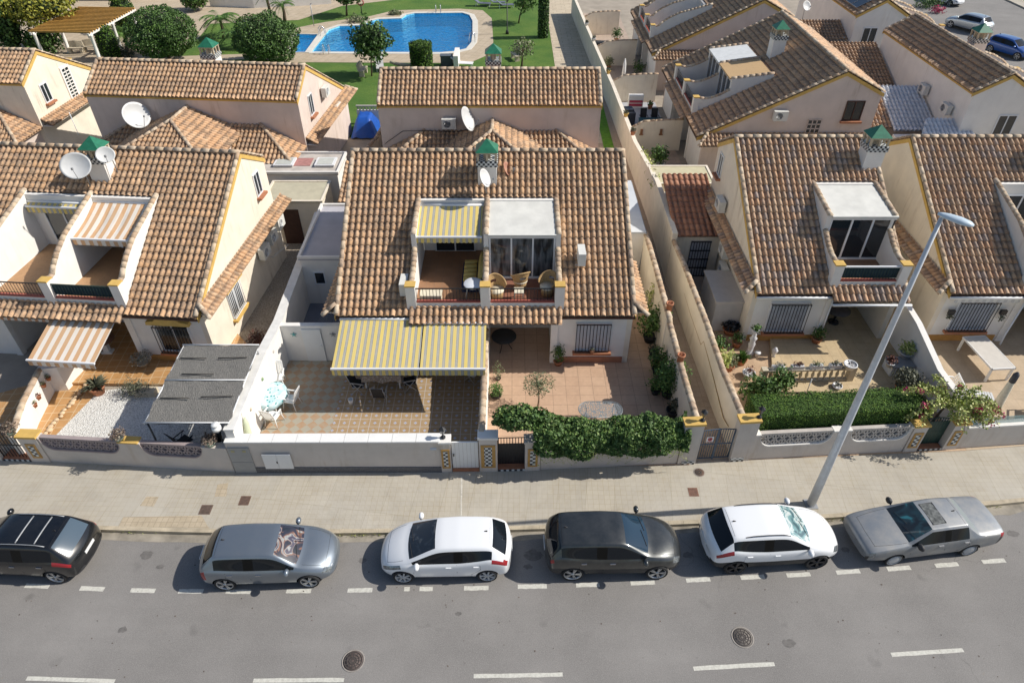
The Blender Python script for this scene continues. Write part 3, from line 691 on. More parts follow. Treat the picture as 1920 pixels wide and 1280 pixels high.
def wall_profile(style):
    if style == 'closed': return [(.35,4.02),(.62,4.02),(.66,4.0),(1.0,3.96),(1.4,4.02),(1.9,4.2),(2.3,4.42),(2.45,4.5)], [(2.45,5.2),(4.95,5.52)]
    return [(.35,4.02),(.62,4.02),(.68,3.95),(.95,4.02),(1.25,4.3),(1.7,4.6),(2.45,4.95),(4.95,5.62)], []
def house(label, W, loc, rz, units, cat='house', k=.55, ze=2.86, dr=7.0, db=2.1, wallm=M_CREAM, front=M_WHITE, tile=M_TILE, gableL=True, gableR=True, skirtL=None, skirtR=None, seed=1, chim=True, base='terraced_house', fl=M_TERR_F, style=None, chim_m=M_WHITE, verge=M_YELLOW, trace_back=True, chimx=None, railm=None, cap_pale=False):
    """local frame: x along the front, y from the front eave to the back, z up. units: per unit dict(x0, flip, terr=open|closed)"""
    t_ = thing(base, label, cat, loc, rz)
    S = sqrt(1+k*k); zr = ze+k*dr; zb = zr-k*db; yb = dr+db
    plane = lambda y: ze+k*y
    yw = .42
    wl = MB()
    # gable walls
    for side, on in ((0, gableL), (1, gableR)):
        x0, x1 = (0.02, .24) if side == 0 else (W-.24, W-.02)
        prof = [(yw, -.1), (yb, -.1), (yb, zb-.05), (dr, zr-.04), (yw, plane(yw)-.04)]
        vs = [(x0, y, z) for y, z in prof]+[(x1, y, z) for y, z in prof]; n = 5
        wl.add(vs, [tuple(range(n))[::-1] if side else tuple(range(n))[::-1], tuple(range(n, 2*n))]+[(i, (i+1)%n, n+(i+1)%n, n+i) for i in range(n)])
    wl.box(.24, W-.24, yb-.22, yb, -.1, zb-.06)
    part('outer_wall', wl, wallm, t_)
    # verge trim band, proud of the gable
    vb = MB()
    for side in (0, 1):
        xa, xb = (-.02, .02) if side == 0 else (W-.02, W+.02)
        for a, b2 in (((.0, plane(.0)-.02), (dr, zr-.02)), ((dr, zr-.02), (yb+.12, zb-k*.12-.02))):
            P = [(xa, a[0], a[1]-.2), (xa, b2[0], b2[1]-.2), (xa, b2[0], b2[1]), (xa, a[0], a[1])]
            vb.slab(P if side else P[::-1], (.04, 0, 0) if side == 0 else (.04, 0, 0))
    vb.box(0, W, yb, yb+.05, zb-.22, zb-.05)
    part('verge_trim', vb, verge, t_)
    fr = MB(); frm = MB(); U = (1,0,0); V = Vector((0,1,k)).normalized()
    rects = []; capm = MB()
    porch = MB(); terr_rects = []
    for u in units:
        x0, x1 = u['x0'], u['x1']; tx0, tx1 = u['t']   # unit span, terrace span
        terr_rects.append((tx0, tx1))
        bx0, bx1 = (x0, tx0) if tx0 > x0+1 else (tx1, x1)
        # bay wall
        fr.box(bx0+.24 if bx0 < .1 else bx0, bx1-.24 if bx1 > W-.1 else bx1, yw, yw+.2, -.1, plane(yw)-.03)
        px = tx0 if tx0 > x0+1 else tx1-.2
        fr.box(px, px+.2, yw+.2, 2.8, -.1, 3.0-.25)
        fr.box(tx0, tx1, 2.8, 3.0, -.1, 2.75)           # porch back wall
        fr.box(tx0, tx1, .35, .6, 2.32, 2.98)           # beam
        fr.box(tx0+.001, tx1-.001, .6, 4.9, 2.75, 2.98)           # slab
        # parapet with its posts
        fr.box(tx0, tx1, .352, .5, 2.98, 3.28)
    lo = min(a for a, _ in terr_rects); hi = max(b_ for _, b_ in terr_rects)
    if lo > .3: rects.append(rect(0, lo, 0, dr*S))
    if hi < W-.3: rects.append(rect(hi, W, 0, dr*S))
    rects.append(rect(lo, hi, 4.9*S, dr*S))
    rf = tiles('roof', t_, (0,0,ze), U, V, rects, tile, seed=seed)
    # flooring under tiles (soffit) at the eave
    part('eave_board', MB().box(0, lo, .0, .42, ze-.16, ze-.07), M_DBROWN, t_)
    if hi < W-.3: part('eave_board', MB().box(hi, W, .0, .42, ze-.16, ze-.07), M_DBROWN, t_)
    tiles('rear_roof', t_, (W, yb+.12, zb-k*.12), (-1,0,0), Vector((0,-1,k)).normalized(), [rect(0, W, 0, (db+.12)*S)], tile, seed=seed+3)
    tiles('porch_roof', t_, (lo-.1, -.35, 2.72), U, Vector((0,1,.5)).normalized(), [rect(0, hi-lo+.2, 0, .78)], tile, seed=seed+5)
    # caps
    cappart('ridge_cap', t_, [(0, dr, zr+.06), (W, dr, zr+.06)], .12)
    for side, xx in ((0, .06), (1, W-.06)):
        cappart('verge_cap', t_, [(xx, .05, plane(.05)+.07), (xx, dr, zr+.07)], .1)
        cappart('verge_cap', t_, [(xx, yb, zb+.07), (xx, dr, zr+.07)], .1)
    # terraces
    for i, u in enumerate(units):
        tx0, tx1 = u['t']; st = u['terr']
        part('terrace_floor', MB().box(tx0+.1, tx1-.1, .5, 4.88, 2.985, 3.01), u.get('floor', fl), t_)
        low, up_ = wall_profile(st)
        fr.box(tx0, tx1, 4.7, 4.9, 3.0, plane(4.9)-.02)
        # red brown rail base
        part('railing_base', MB().box(tx0+.2, tx1-.2, .34, .50, 3.28, 3.33), M_RED if not u.get('noreds') else M_DBROWN, t_)
        r = MB(); nb = int((tx1-tx0-.4)/.13)
        for q in range(nb+1):
            xx = tx0+.22+(tx1-tx0-.44)*q/nb; r.tube([(xx,.42,3.34),(xx,.42,3.92)], .011, 5)
        r.box(tx0+.2, tx1-.2, .4, .44, 3.9, 3.94); r.box(tx0+.2, tx1-.2, .41, .43, 3.42, 3.44)
        if u.get('screen'): part('privacy_screen', MB().box(tx0+.2, tx1-.2, .45, .465, 3.4, 3.9), u['screen'], t_)
        part('railing', r, u.get('rail', M_BLACK), t_)
        if st == 'closed':
            # sun room: flat roof, glass doors
            zf, zk = 5.12, 5.42
            part('flat_roof', MB().slab([(tx0+.1, 2.35, zf), (tx1-.1, 2.35, zf), (tx1-.1, 4.85, zk), (tx0+.1, 4.85, zk)], (0, 0, .09)), u.get('froof', M_WROOF), t_)
            dw = (tx1-tx0-.3); x_ = tx0+.15
            g = part('glass_doors', MB().box(x_, x_+dw, 2.5, 2.53, 3.08, 5.0), M_GLASSC if not u.get('dark') else M_GLASS, t_)
            fm = MB(); fm.box(x_-.05, x_+dw+.05, 2.44, 2.56, 5.0, 5.12).box(x_-.05, x_+dw+.05, 2.44, 2.56, 3.01, 3.09)
            for q in range(4): xx = x_+dw*q/3; fm.box(xx-.035, xx+.035, 2.45, 2.57, 3.09, 5.0)
            part('door_frame', fm, M_WMETAL, g)
        elif st == 'open':
            d = window(t_, (tx0+tx1)/2, 4.69, 3.02, 0, 1.7, 1.95, sill=False, glass=M_GLASS); d.name = 'terrace_door'
    cm2 = MB(); posts = MB()
    edges = sorted(set([round(a, 2) for u in units for a in u['t']]))
    for e in edges:
        us = [u for u in units if abs(u['t'][0]-e) < .02 or abs(u['t'][1]-e) < .02]
        st = 'closed' if all(u['terr'] == 'closed' for u in us) or (len(us) == 2 and any(u['terr'] == 'closed' for u in us)) else 'open'
        st = us[0].get('wallstyle', st)
        low, up_ = wall_profile(st)
        xa, xb = e-.1, e+.1
        if e >= W-.2: xa, xb = W-.42, W-.22
        prof = [(.352, 2.9)]+low+up_+[(4.95, 2.95)]
        n = len(prof); vs = [(xa, y, z) for y, z in prof]+[(xb, y, z) for y, z in prof]
        fr.add(vs, [tuple(range(n)), tuple(range(n, 2*n))[::-1]]+[(i, n+i, n+(i+1)%n, (i+1)%n) for i in range(n)])
        xm = (xa+xb)/2
        fr.box(xm-.19, xm+.19, .28, .62, 2.95, 4.08)
        part('terrace_post_cap', MB().box(xm-.21, xm+.21, .26, .64, 4.08, 4.14), verge, t_)
        lz = [(xm, y, z+.01) for y, z in low[1:]]; cappart('terrace_wall_coping', t_, lz, .12, .3)
        if up_: cappart('terrace_wall_coping', t_, [(xm, y, z+.01) for y, z in up_], .12, .35)
    for u in units:   # porch piers
        tx0, tx1 = u['t']
        xp = tx1 if tx0 < (u['x0']+u['x1'])/2-1 else tx0
        fr.box(tx0, tx0+.28, .36, .62, -.1, 2.32) if tx0 > u['x0']+1 else fr.box(tx1-.28, tx1, .36, .62, -.1, 2.32)
    if len(units) > 1: fr.box(6.0, 6.16, .36, 2.8, -.1, 2.75)
    part('front_wall', fr, front, t_)
    if chim:
        cx = chimx if chimx is not None else 6.08
        y0, y1 = 5.45, 6.25
        c = MB().box(cx-.41, cx+.41, y0, y1, plane(y0)-.3, 6.72); ch = part('chimney', c, chim_m, t_)
        part('checker_band', MB().box(cx-.46, cx+.46, y0-.05, y1+.05, 6.72, 6.96), M_CHECK, ch)
        lt = MB()
        for sx in (-1, 0, 1):
            for sy in (-1, 0, 1):
                if sx or sy: lt.cbox((cx+sx*.38, (y0+y1)/2+sy*.36, 7.14), (.09,.09,.36))
        lt.box(cx-.44, cx+.44, y0-.03, y1+.03, 7.30, 7.36); lt.box(cx-.15, cx+.15, y0+.25, y1-.25, 6.96, 7.3)
        part('chimney_lantern', lt, plain('beige_stone_post', (.5,.42,.30), .9, .2, 5), ch)
        yc = (y0+y1)/2; pz = MB().add([(cx-.48,yc-.46,7.36),(cx+.48,yc-.46,7.36),(cx+.48,yc+.46,7.36),(cx-.48,yc+.46,7.36),(cx,yc,7.82)], [(0,3,2,1),(0,1,4),(1,2,4),(2,3,4),(3,0,4)])
        part('chimney_cap', pz, M_GLAZED, ch)
    # side skirt roofs: (length, drop z at wall, width)
    for side, sk in ((0, skirtL), (1, skirtR)):
        if not sk: continue
        ya, yz, ww = sk.get('y0', .0), sk['y1'], sk.get('w', .85); zt = sk.get('zt', 3.3); kk = .6
        zo = zt-kk*ww
        if side == 1:
            # wall at x = W, outward +x ; eave line at x = W+ww ; u along +y
            O = (W+ww, ya, zo); U2 = (0,1,0); V2 = Vector((-1,0,kk)).normalized(); vv = ww*sqrt(1+kk*kk)
            poly = [(0,0),(yz-ya,0),(yz-ya,vv),(ww*.75,vv)]
            tiles('side_roof', t_, O, U2, V2, [poly], sk.get('tile', tile), seed=seed+7, row=.3)
            cp = MB(); capline(cp, [(W+ww, ya, zo+.05), (W, ya+ww*.75, zt+.06)], .1, .3); part('hip_cap', cp, M_CAP, t_)
            part('side_soffit', MB().slab([(W, ya+.3, zo-.06), (W+ww-.04, ya+.3, zo-.06), (W+ww-.04, yz, zo-.06), (W, yz, zo-.06)], (0,0,.03)), sk.get('soffit', front), t_)
        else:
            O = (-ww, yz, zo); U2 = (0,-1,0); V2 = Vector((1,0,kk)).normalized(); vv = ww*sqrt(1+kk*kk)
            L = yz-ya; poly = [(0,0),(L,0),(L-ww*.75,vv),(0,vv)]
            tiles('side_roof', t_, O, U2, V2, [poly], sk.get('tile', tile), seed=seed+7, row=.3)
            cp = MB(); capline(cp, [(-ww, ya, zo+.05), (0, ya+ww*.75, zt+.06)], .1, .3); part('hip_cap', cp, M_CAP, t_)
            part('side_soffit', MB().slab([(-ww+.04, ya+.3, zo-.06), (0, ya+.3, zo-.06), (0, yz, zo-.06), (-ww+.04, yz, zo-.06)], (0,0,.03)), sk.get('soffit', front), t_)
    return t_, dict(plane=plane, zr=zr, zb=zb, yb=yb, W=W, dr=dr)
def back_skirts(t_, W, yb, segs, zt=4.0, k=.5, depth=2.4, tile=M_TILE, gable=None, seed=9, wallm=M_CREAM):
    """lean-to roofs behind the rear wall; segs: (x0, x1, hipL, hipR). outward is +y"""
    zo = zt-k*depth; S = sqrt(1+k*k); body = MB(); cp = MB()
    for i, (x0, x1, hl, hr) in enumerate(segs):
        # u runs along -x when seen from behind (U x V up)
        O = (x1, yb+depth, zo); L = x1-x0
        poly = [(0,0),(L,0),(L-(depth if hl else 0),depth*S),((depth if hr else 0),depth*S)]
        tiles('lean_to_roof', t_, O, (-1,0,0), Vector((0,-1,k)).normalized(), [poly], tile, seed=seed+i)
        body.box(x0+(.3 if hl else 0), x1-(.3 if hr else 0), yb+.0, yb+depth-.35, -.1, zo-.03)
        if hl:
            cappart('hip_cap', t_, [(x0, yb+depth, zo+.06), (x0+depth, yb, zt+.06)], .1)
            tiles('hip_end_roof', t_, (x0, yb+depth, zo), (0,-1,0), Vector((1,0,k)).normalized(), [[(0,0),(depth,0),(depth,depth*S)]], tile, seed=seed+20)
        if hr:
            cappart('hip_cap', t_, [(x1, yb+depth, zo+.06), (x1-depth, yb, zt+.06)], .1)
            tiles('hip_end_roof', t_, (x1, yb, zo), (0,1,0), Vector((-1,0,k)).normalized(), [[(0,0),(depth,0),(0,depth*S)]], tile, seed=seed+21)
    if gable:
        gx, hw, zg, gd = gable   # centre x, half width, ridge z, depth
        kk = .42; zlo = zg-kk*hw; SS = sqrt(1+kk*kk)
        y1 = yb+gd
        # left (−x) slope: eave at gx-hw running, U x V up
        tiles('gable_roof', t_, (gx-hw, y1, zlo), (0,-1,0), Vector((1,0,kk)).normalized(), [[(0,0),(gd,0),(gd,hw*SS),(hw,hw*SS)]], tile, seed=seed+11)
        tiles('gable_roof', t_, (gx+hw, yb, zlo), (0,1,0), Vector((-1,0,kk)).normalized(), [[(0,0),(gd,0),(gd-hw,hw*SS),(0,hw*SS)]], tile, seed=seed+12)
        tiles('gable_roof', t_, (gx+hw, y1, zlo), (-1,0,0), Vector((0,-1,kk)).normalized(), [[(0,0),(2*hw,0),(hw,hw*SS)]], tile, seed=seed+13)
        cappart('hip_cap', t_, [(gx, yb, zg+.07), (gx, y1-hw, zg+.07), (gx-hw, y1, zlo+.05)], .1); cappart('hip_cap', t_, [(gx, y1-hw, zg+.07), (gx+hw, y1, zlo+.05)], .1)
        body.box(gx-hw+.3, gx+hw-.3, yb, y1-.3, -.1, zlo-.02)
    part('rear_annexe', body, wallm, t_)

U2 = lambda a, b, ty='open', **k: dict(x0=a, x1=b, t=((a+3.04, b) if k.pop('side') == 'L' else (a, b-3.04)), terr=ty, **k)
rA = radians(-4.6)
SCRG = plain('dark_green_screen', (.02,.045,.06), .9, .2, 5)
A, iA = house('cream house on the left, striped awnings over two open roof terraces, sunlit gable', 12.3, (-24.9, 22.62, 0), rA,
    [dict(x0=0, x1=6.15, t=(3.1,6.15), terr='open', floor=M_TERR_T, rail=M_BLACK), dict(x0=6.15, x1=12.3, t=(6.15,9.1), terr='open', floor=M_TERR_T, rail=M_DGREEN, screen=SCRG)],
    skirtR=dict(y1=10.0, w=.55, zt=3.2, soffit=M_CREAM), seed=11, chimx=6.45, wallm=M_CREAM)
B, iB = house('wide middle house whose tiled roof has one yellow awning and one glazed sun room', 12.15, (-7.15, 21.8, 0), 0,
    [dict(x0=0, x1=6.08, t=(3.1,6.08), terr='open', wallstyle='closed'), dict(x0=6.08, x1=12.15, t=(6.08,9.06), terr='closed', floor=plain('red_brown_floor', (.25,.11,.07), .6, .15, 5))],
    skirtL=dict(y1=4.5, w=.5, zt=3.15), skirtR=dict(y1=4.0, w=.5, zt=3.15), seed=21)
C, iC = house('narrow cream house right of the alley, white roofed sun room with dark glass', 6.35, (10.3, 23.3, 0), 0,
    [dict(x0=0, x1=6.35, t=(3.25,6.25), terr='closed', dark=True, screen=SCRG, wallstyle='closed', rail=M_DGREEN)],
    skirtL=dict(y1=9.0, w=.55, zt=3.2, tile=M_TILEO), seed=31, tile=M_TILEO, chimx=5.95, wallm=M_CREAM)
D, iD = house('cream house at the right edge behind the lamp post, red coped terrace wall', 12.3, (18.45, 23.3, 0), 0,
    [dict(x0=0, x1=6.15, t=(3.3,6.15), terr='open', rail=M_BLACK), dict(x0=6.15, x1=12.3, t=(6.15,9.1), terr='open')],
    skirtL=dict(y1=9.0, w=.55, zt=3.2, tile=M_TILEO), seed=41, tile=M_TILEO, wallm=M_CREAM)
G, iG = house('rear of the middle rear house, long brown roof above a rosy wall', 12.5, (5.0, 46.7, 0), pi,
    [dict(x0=0, x1=6.15, t=(3.1,6.15), terr='open'), dict(x0=6.15, x1=12.5, t=(6.15,9.1), terr='open')], seed=51, wallm=M_PINK, tile=M_TILE)
back_skirts(G, 12.5, iG['yb'], [(0,12.5,True,True)], depth=2.5, gable=(6.1, 3.0, 4.62, 4.6), seed=60, wallm=M_PINK)
Fh, iF = house('rear of a house at the left, long tan roof and a big dish', 12.55, (-11.33, 47.33, 0), pi-radians(4.8),
    [dict(x0=0, x1=6.15, t=(3.1,6.15), terr='open'), dict(x0=6.15, x1=12.5, t=(6.15,9.1), terr='open')], seed=71, wallm=M_PINK,
    skirtL=dict(y1=9.0, w=.65, zt=3.25), tile=M_TILE)
back_skirts(Fh, 12.55, iF['yb'], [(0,12.55,True,True)], depth=2.5, gable=(6.6, 3.1, 4.9, 5.2), seed=80, wallm=M_PINK)
Eh, iE = house('house at the upper left edge, pale gable with a tall glass block window', 12.5, (-28.35, 50.1, 0), pi-radians(4.8),
    [dict(x0=0, x1=6.15, t=(3.1,6.15), terr='open'), dict(x0=6.15, x1=12.5, t=(6.15,9.1), terr='open')], seed=91, wallm=M_CREAM, skirtL=dict(y1=9.0, w=.65, zt=3.25))
back_skirts(Eh, 12.5, iE['yb'], [(0,12.5,True,True)], depth=2.5, gable=(6.6, 3.1, 4.9, 5.2), seed=100, wallm=M_PINK)
Hh, iH = house('rosy gabled house beyond the alley, two roof terraces and a sandy tiled box roof', 12.4, (11.1, 51.75, 0), -pi/2,
    [dict(x0=0, x1=6.1, t=(3.1,6.1), terr='closed', froof=plain('ribbed_white_sheet', (.66,.67,.66), .6, .1, 3)), dict(x0=6.1, x1=12.4, t=(6.1,9.1), terr='closed', froof=M_TILEY)],
    skirtR=dict(y1=10, w=.8, zt=3.1), k=.487, dr=7.9, db=2.35, seed=111, wallm=M_PINK, tile=M_TILEB)
Ih, iI = house('house behind the rosy gabled one, cut by the top picture edge', 12.4, (10.9, 67.6, 0), -pi/2,
    [dict(x0=0, x1=6.1, t=(3.1,6.1), terr='open'), dict(x0=6.1, x1=12.4, t=(6.1,9.1), terr='open')],
    skirtR=dict(y1=10, w=.8, zt=3.1), k=.487, dr=7.9, db=2.35, seed=121, wallm=M_PINK, tile=M_TILEB, chim=False)
Kh, iK = house('white house at the upper right, windowed gable and two wall air conditioners', 12.2, (35.1, 38.9, 0), pi/2,
    [dict(x0=0, x1=6.1, t=(3.1,6.1), terr='open'), dict(x0=6.1, x1=12.2, t=(6.1,9.1), terr='open')], seed=131, wallm=M_WHITE, tile=M_TILEB, db=1.75)
Jh, iJ = house('white gabled house at the top right with solar panels on its roof', 12.2, (35.0, 55.3, 0), pi/2,
    [dict(x0=0, x1=6.1, t=(3.1,6.1), terr='open'), dict(x0=6.1, x1=12.2, t=(6.1,9.1), terr='open')], seed=141, wallm=M_WHITE, tile=M_TILEB, chim=False, db=1.9)
# ================================================================== CARS
from mathutils.bvhtree import BVHTree
def paint(name, col, metal=.0, rough=.3, dust=.0, coat=1.0):
    m, t, b, N = nodes(name); P = pos(N)
    c = mix(N, ramp(N, nz(N, P, 2.2, 4, .65), [(.35, 0), (.75, dust)]), col, (.42,.39,.34))
    t.links.new(c, b.inputs['Base Color']); b.inputs['Metallic'].default_value = metal; b.inputs['Roughness'].default_value = rough
    b.inputs['Coat Weight'].default_value = coat; b.inputs['Coat Roughness'].default_value = .06
    return m
M_BUMP = plain('black_bumper_plastic', (.03,.03,.032), .6, .1, 6)
M_PILLAR = plain('gloss_black_pillar', (.004,.004,.004), .35, .1, 6, spec=.2)
M_ARCH = plain('wheel_arch_black', (.008,.008,.008), .9, .1, 6)
M_TYRE = plain('tyre', (.02,.02,.021), .85, .2, 12)
M_ALLOY = plain('alloy_silver', (.52,.53,.54), .3, .06, 9, metal=.7)
M_ALLOYD = plain('alloy_dark', (.05,.05,.055), .35, .1, 9, metal=.5)
M_HUBC = plain('plastic_wheel_cover', (.42,.43,.44), .45, .06, 9)
M_TAIL = glassmat('red_tail_lens', (.30,.01,.015), .15)
M_HEAD = plain('headlamp_lens', (.20,.22,.23), .12, .6, 18, metal=.3, coat=1)
M_CHROME = plain('chrome', (.7,.7,.7), .15, .02, 5, metal=1)
M_PLATE = plain('number_plate_white', (.72,.72,.70), .4, .03, 9)
M_CARGL = glassmat('car_glass', (.008,.011,.015), .04)
M_CARGL.node_tree.nodes['Principled BSDF'].inputs['Specular IOR Level'].default_value = .3
M_SEAM = plain('door_gap', (.012,.012,.013), .9, .1, 5)
TMPM = [bpy.data.materials.new('slot') for _ in range(9)]
def shade_mat(name, cols, sc=4.0):
    m, t, b, N = nodes(name); P = objc(N)
    n = nz(N, mapped(N, P, (1,1,1)), sc, 2, .6, 1.2); c = ramp(N, n, cols, 'EASE')
    t.links.new(c, b.inputs['Base Color']); b.inputs['Roughness'].default_value = .35; b.inputs['Coat Weight'].default_value = 1; b.inputs['Coat Roughness'].default_value = .03
    return m
BOW = [-.16,-.16,-.13,-.07,-.03,0,0,.06,.17,.18,.20,.18,.14]
def car(label, loc, rz, st, body, wheels, wr=.32, cat='car', win=None, name='parked_car', rimst='spoke', rimm=None, sunroof=False, wind_mat=None, pillars=(), heads=(), tails=(), rails=None, ws=None, rw=None, seams=(), handles=(), lower=None, crease=.0, mirx=.75, mirror_m=None, plate_r=True, roofm=None, arch_trim=False, strips=(), rear_dark=False, rearg=None, bow=1):
    """st: stations rear->front (x, zs, w, zbelt, wbelt, zroof, wroof); ws/rw: station index pairs of windscreen / rear window; win: station range of side glass"""
    t_ = thing(name, label, cat, loc, rz, 'cars parked along the kerb')
    n = len(st); K = 10; ring = []; vs = []; fs = []; mi = []
    def half(s):
        x, zs, w, zb, wb, zr, wr_ = s; top = zr-.07 if zr-zb > .2 else zb+(zr-zb)*.35
        wt = wr_+(wb-wr_)*.10 if zr-zb > .2 else wr_+(wb-wr_)*.6
        return [(0,zs), (w*.8,zs), (w*.965,zs+.09), (w,(zs+zb)*.5), (w*.99,zb-.07), (wb,zb), (wt+.02,top), (wr_*.97,zr-.014), (wr_*.5,zr+.006), (0,zr+.012)]
    M2 = 2*(K-1)
    for s in st:
        bw = BOW[len(vs)//M2]*bow if n == 13 else 0; h = half(s); full = [( y, z) for y, z in h]+[(-y, z) for y, z in h[-2:0:-1]]
        vs += [(s[0]-bw*(y/.9)**2, y, z) for y, z in full]
    # seg index k (0..17): right side (+y) segs 0..8, mirrored 9..17 -> 17-k
    for i in range(n-1):
        for k in range(M2):
            k2 = (k+1) % M2; fs.append((i*M2+k, (i+1)*M2+k, (i+1)*M2+k2, i*M2+k2)); sg = k if k < 9 else 17-k
            m_ = 0
            if win and win[0] <= i < win[1] and sg == 5 and i not in pillars: m_ = 1
            if win and i in pillars and sg == 5: m_ = 8
            if ws and ws[0] <= i < ws[1] and sg in (7, 8): m_ = 2
            if rw and rw[0] <= i < rw[1] and sg in ((6, 7, 8) if rear_dark else (7, 8)): m_ = 3
            if sg in (0, 1) : m_ = 4
            if (i, sg) in heads: m_ = 5
            if (i, sg) in tails: m_ = 6
            if lower and (i, sg) in lower: m_ = 4
            mi.append(m_)
    fs.append(tuple(range(M2-1,-1,-1))[::-1]); mi.append(0); fs.append(tuple((n-1)*M2+k for k in range(M2))[::-1]); mi.append(0)
    mats = [body, M_CARGL, wind_mat or M_CARGL, rearg or M_CARGL, M_BUMP, M_HEAD, M_TAIL, M_ARCH, M_PILLAR]
    me = bpy.data.meshes.new('cage'); me.from_pydata(vs, [], fs)
    for m_ in TMPM: me.materials.append(m_)
    me.polygons.foreach_set('material_index', mi)
    bm = bmesh.new(); bm.from_mesh(me); bmesh.ops.recalc_face_normals(bm, faces=bm.faces)
    cl = bm.edges.layers.float.new('crease_edge'); bm.verts.ensure_lookup_table()
    for e in bm.edges:
        a, b_ = e.verts[0].index, e.verts[1].index
        if abs(a-b_) == M2:
            kk = a % M2; kk = kk if kk <= 9 else 18-kk
            if kk in (5,): e[cl] = .35+crease*.6
            if kk == 6: e[cl] = .25+crease
            if kk == 7: e[cl] = .2+crease
            if kk in (2,): e[cl] = .3
        else:
            i = a//M2
            kk = min(a % M2, b_ % M2) if max(a % M2, b_ % M2) < M2-1 or min(a % M2, b_ % M2) > 0 else 17
            sg = kk if kk < 9 else 17-kk
            if sg >= 6 and ((ws and i in ws) or (rw and i in rw)): e[cl] = .35+crease
            if i in (0, n-1): e[cl] = .2+crease
    bm.to_mesh(me); bm.free()
    o = bpy.data.objects.new('cage', me); COL.objects.link(o)
    sm = o.modifiers.new('s', 'SUBSURF'); sm.levels = 3; sm.render_levels = 3
    cm = MB()
    for wx in wheels:
        for s in (-1, 1): cm.lathe([(wr+.055,-.17),(wr+.055,.2)], 28, (0,0,0), 0, Matrix.Translation((wx, s*.85, wr-.01)) @ Matrix.Rotation(pi/2, 4, 'X'), False)
    cme = cm.mesh('cut', [TMPM[7]]); co = bpy.data.objects.new('cut', cme); COL.objects.link(co)
    md = o.modifiers.new('b', 'BOOLEAN'); md.operation = 'DIFFERENCE'; md.object = co; md.solver = 'EXACT'; md.material_mode = 'TRANSFER'
    dg = bpy.context.evaluated_depsgraph_get(); ev = bpy.data.meshes.new_from_object(o.evaluated_get(dg))
    bpy.data.objects.remove(o); bpy.data.objects.remove(co)
    bm = bmesh.new(); bm.from_mesh(ev); tree = BVHTree.FromBMesh(bm); bm.free()
    names = {0:'body', 1:'side_window', 2:'windscreen', 3:'rear_window', 4:'lower_trim', 5:'headlight', 6:'tail_light', 7:'wheel_arch', 8:'door_pillar'}
    mlist = [m_ for m_ in ev.materials]
    # islands per material
    polys = list(ev.polygons); bymat = {}
    for p in polys:
        idx = TMPM.index(mlist[p.material_index])
        bymat.setdefault(idx, []).append(p)
    V = [v.co.copy() for v in ev.vertices]
    def emit(nm, ps, mat):
        used = {}; vv = []; ff = []
        for p in ps:
            f = []
            for vi in p.vertices:
                if vi not in used: used[vi] = len(vv); vv.append(V[vi])
                f.append(used[vi])
            ff.append(f)
        me2 = bpy.data.meshes.new(nm); me2.from_pydata(vv, [], ff); me2.materials.append(mat)
        me2.polygons.foreach_set('use_smooth', [True]*len(ff)); me2.update()
        try: me2.set_sharp_from_angle(angle=radians(42))
        except Exception: pass
        return part(nm, me2, None, t_)
    for idx, ps in bymat.items():
        if idx in (0, 2, 3, 4, 7): emit(names[idx], ps, mats[idx]); continue
        vmap = {}; parent = list(range(len(ps)))
        def find(a):
            while parent[a] != a: parent[a] = parent[parent[a]]; a = parent[a]
            return a
        for i, p in enumerate(ps):
            for vi in p.vertices:
                if vi in vmap: parent[find(i)] = find(vmap[vi])
                else: vmap[vi] = i
        gr = {}
        for i, p in enumerate(ps): gr.setdefault(find(i), []).append(p)
        for g in gr.values(): emit(names[idx], g, mats[idx])
    def ys(x, z, s=-1):
        r = tree.ray_cast(Vector((x, s*2, z)), Vector((0, -s, 0))); return r[0].y if r[0] else s*.85
    def zt(x, y):
        r = tree.ray_cast(Vector((x, y, 3)), Vector((0,0,-1))); return r[0].z if r[0] else 1
    # shut lines, handles
    sb = MB()
    for sd in (-1, 1):
        for pl in seams: sb.tube([(x, ys(x, z, sd)+sd*.0015, z) for x, z in pl], .0055, 4)
    hx = [s[0] for s in st]
    if ws:
        xc = st[ws[0]][0]+.02 if ws[0] > ws[1] else st[ws[1]][0]+.10
    if seams: part('shut_line', sb, M_SEAM, t_)
    for sd in (-1, 1):
        for x, z in handles: part('door_handle', MB().cbox((x, ys(x, z, sd)+sd*.012, z), (.17,.03,.028)), body if body.name.startswith('white') else M_CHROME, t_)
    # wheels
    for wx in wheels:
        for s in (-1, 1):
            Mx = Matrix.Translation((wx, s*(max(q[2] for q in st)-.115), wr)) @ Matrix.Rotation(pi/2 if s < 0 else -pi/2, 4, 'X')
            ty = MB().lathe([(wr*.78,-.1),(wr*.96,-.105),(wr,-.08),(wr,.07),(wr*.96,.1),(wr*.82,.105),(wr*.78,.07)], 28, (0,0,0), 0, Mx, cap=False)
            w_ = part('wheel', ty, M_TYRE, t_)
            r = MB(); rm = rimm or M_ALLOY
            r.lathe([(wr*.82,.09),(wr*.79,.1),(wr*.74,.085),(wr*.73,.02)], 28, (0,0,0), 0, Mx, cap=False)
            if rimst == 'disc':
                r.lathe([(wr*.75,.075),(wr*.5,.1),(wr*.2,.09),(0,.1)], 24, (0,0,0), 0, Mx)
            else:
                for q in range(5 if rimst == 'spoke' else 7):
                    a = 2*pi*q/(5 if rimst == 'spoke' else 7)
                    for da in ((-.17,.17) if rimst == 'spoke' else (0,)):
                        r.box(wr*.1, wr*.75, -.019 if da else -.026, .019 if da else .026, .05, .085, 0, Mx @ Matrix.Rotation(a, 4, 'Z') @ Matrix.Rotation(da*.8, 4, 'Z'))
                r.lathe([(wr*.17,.05),(wr*.16,.095),(0,.1)], 12, (0,0,0), 0, Mx)
            part('rim', r, rm, w_)
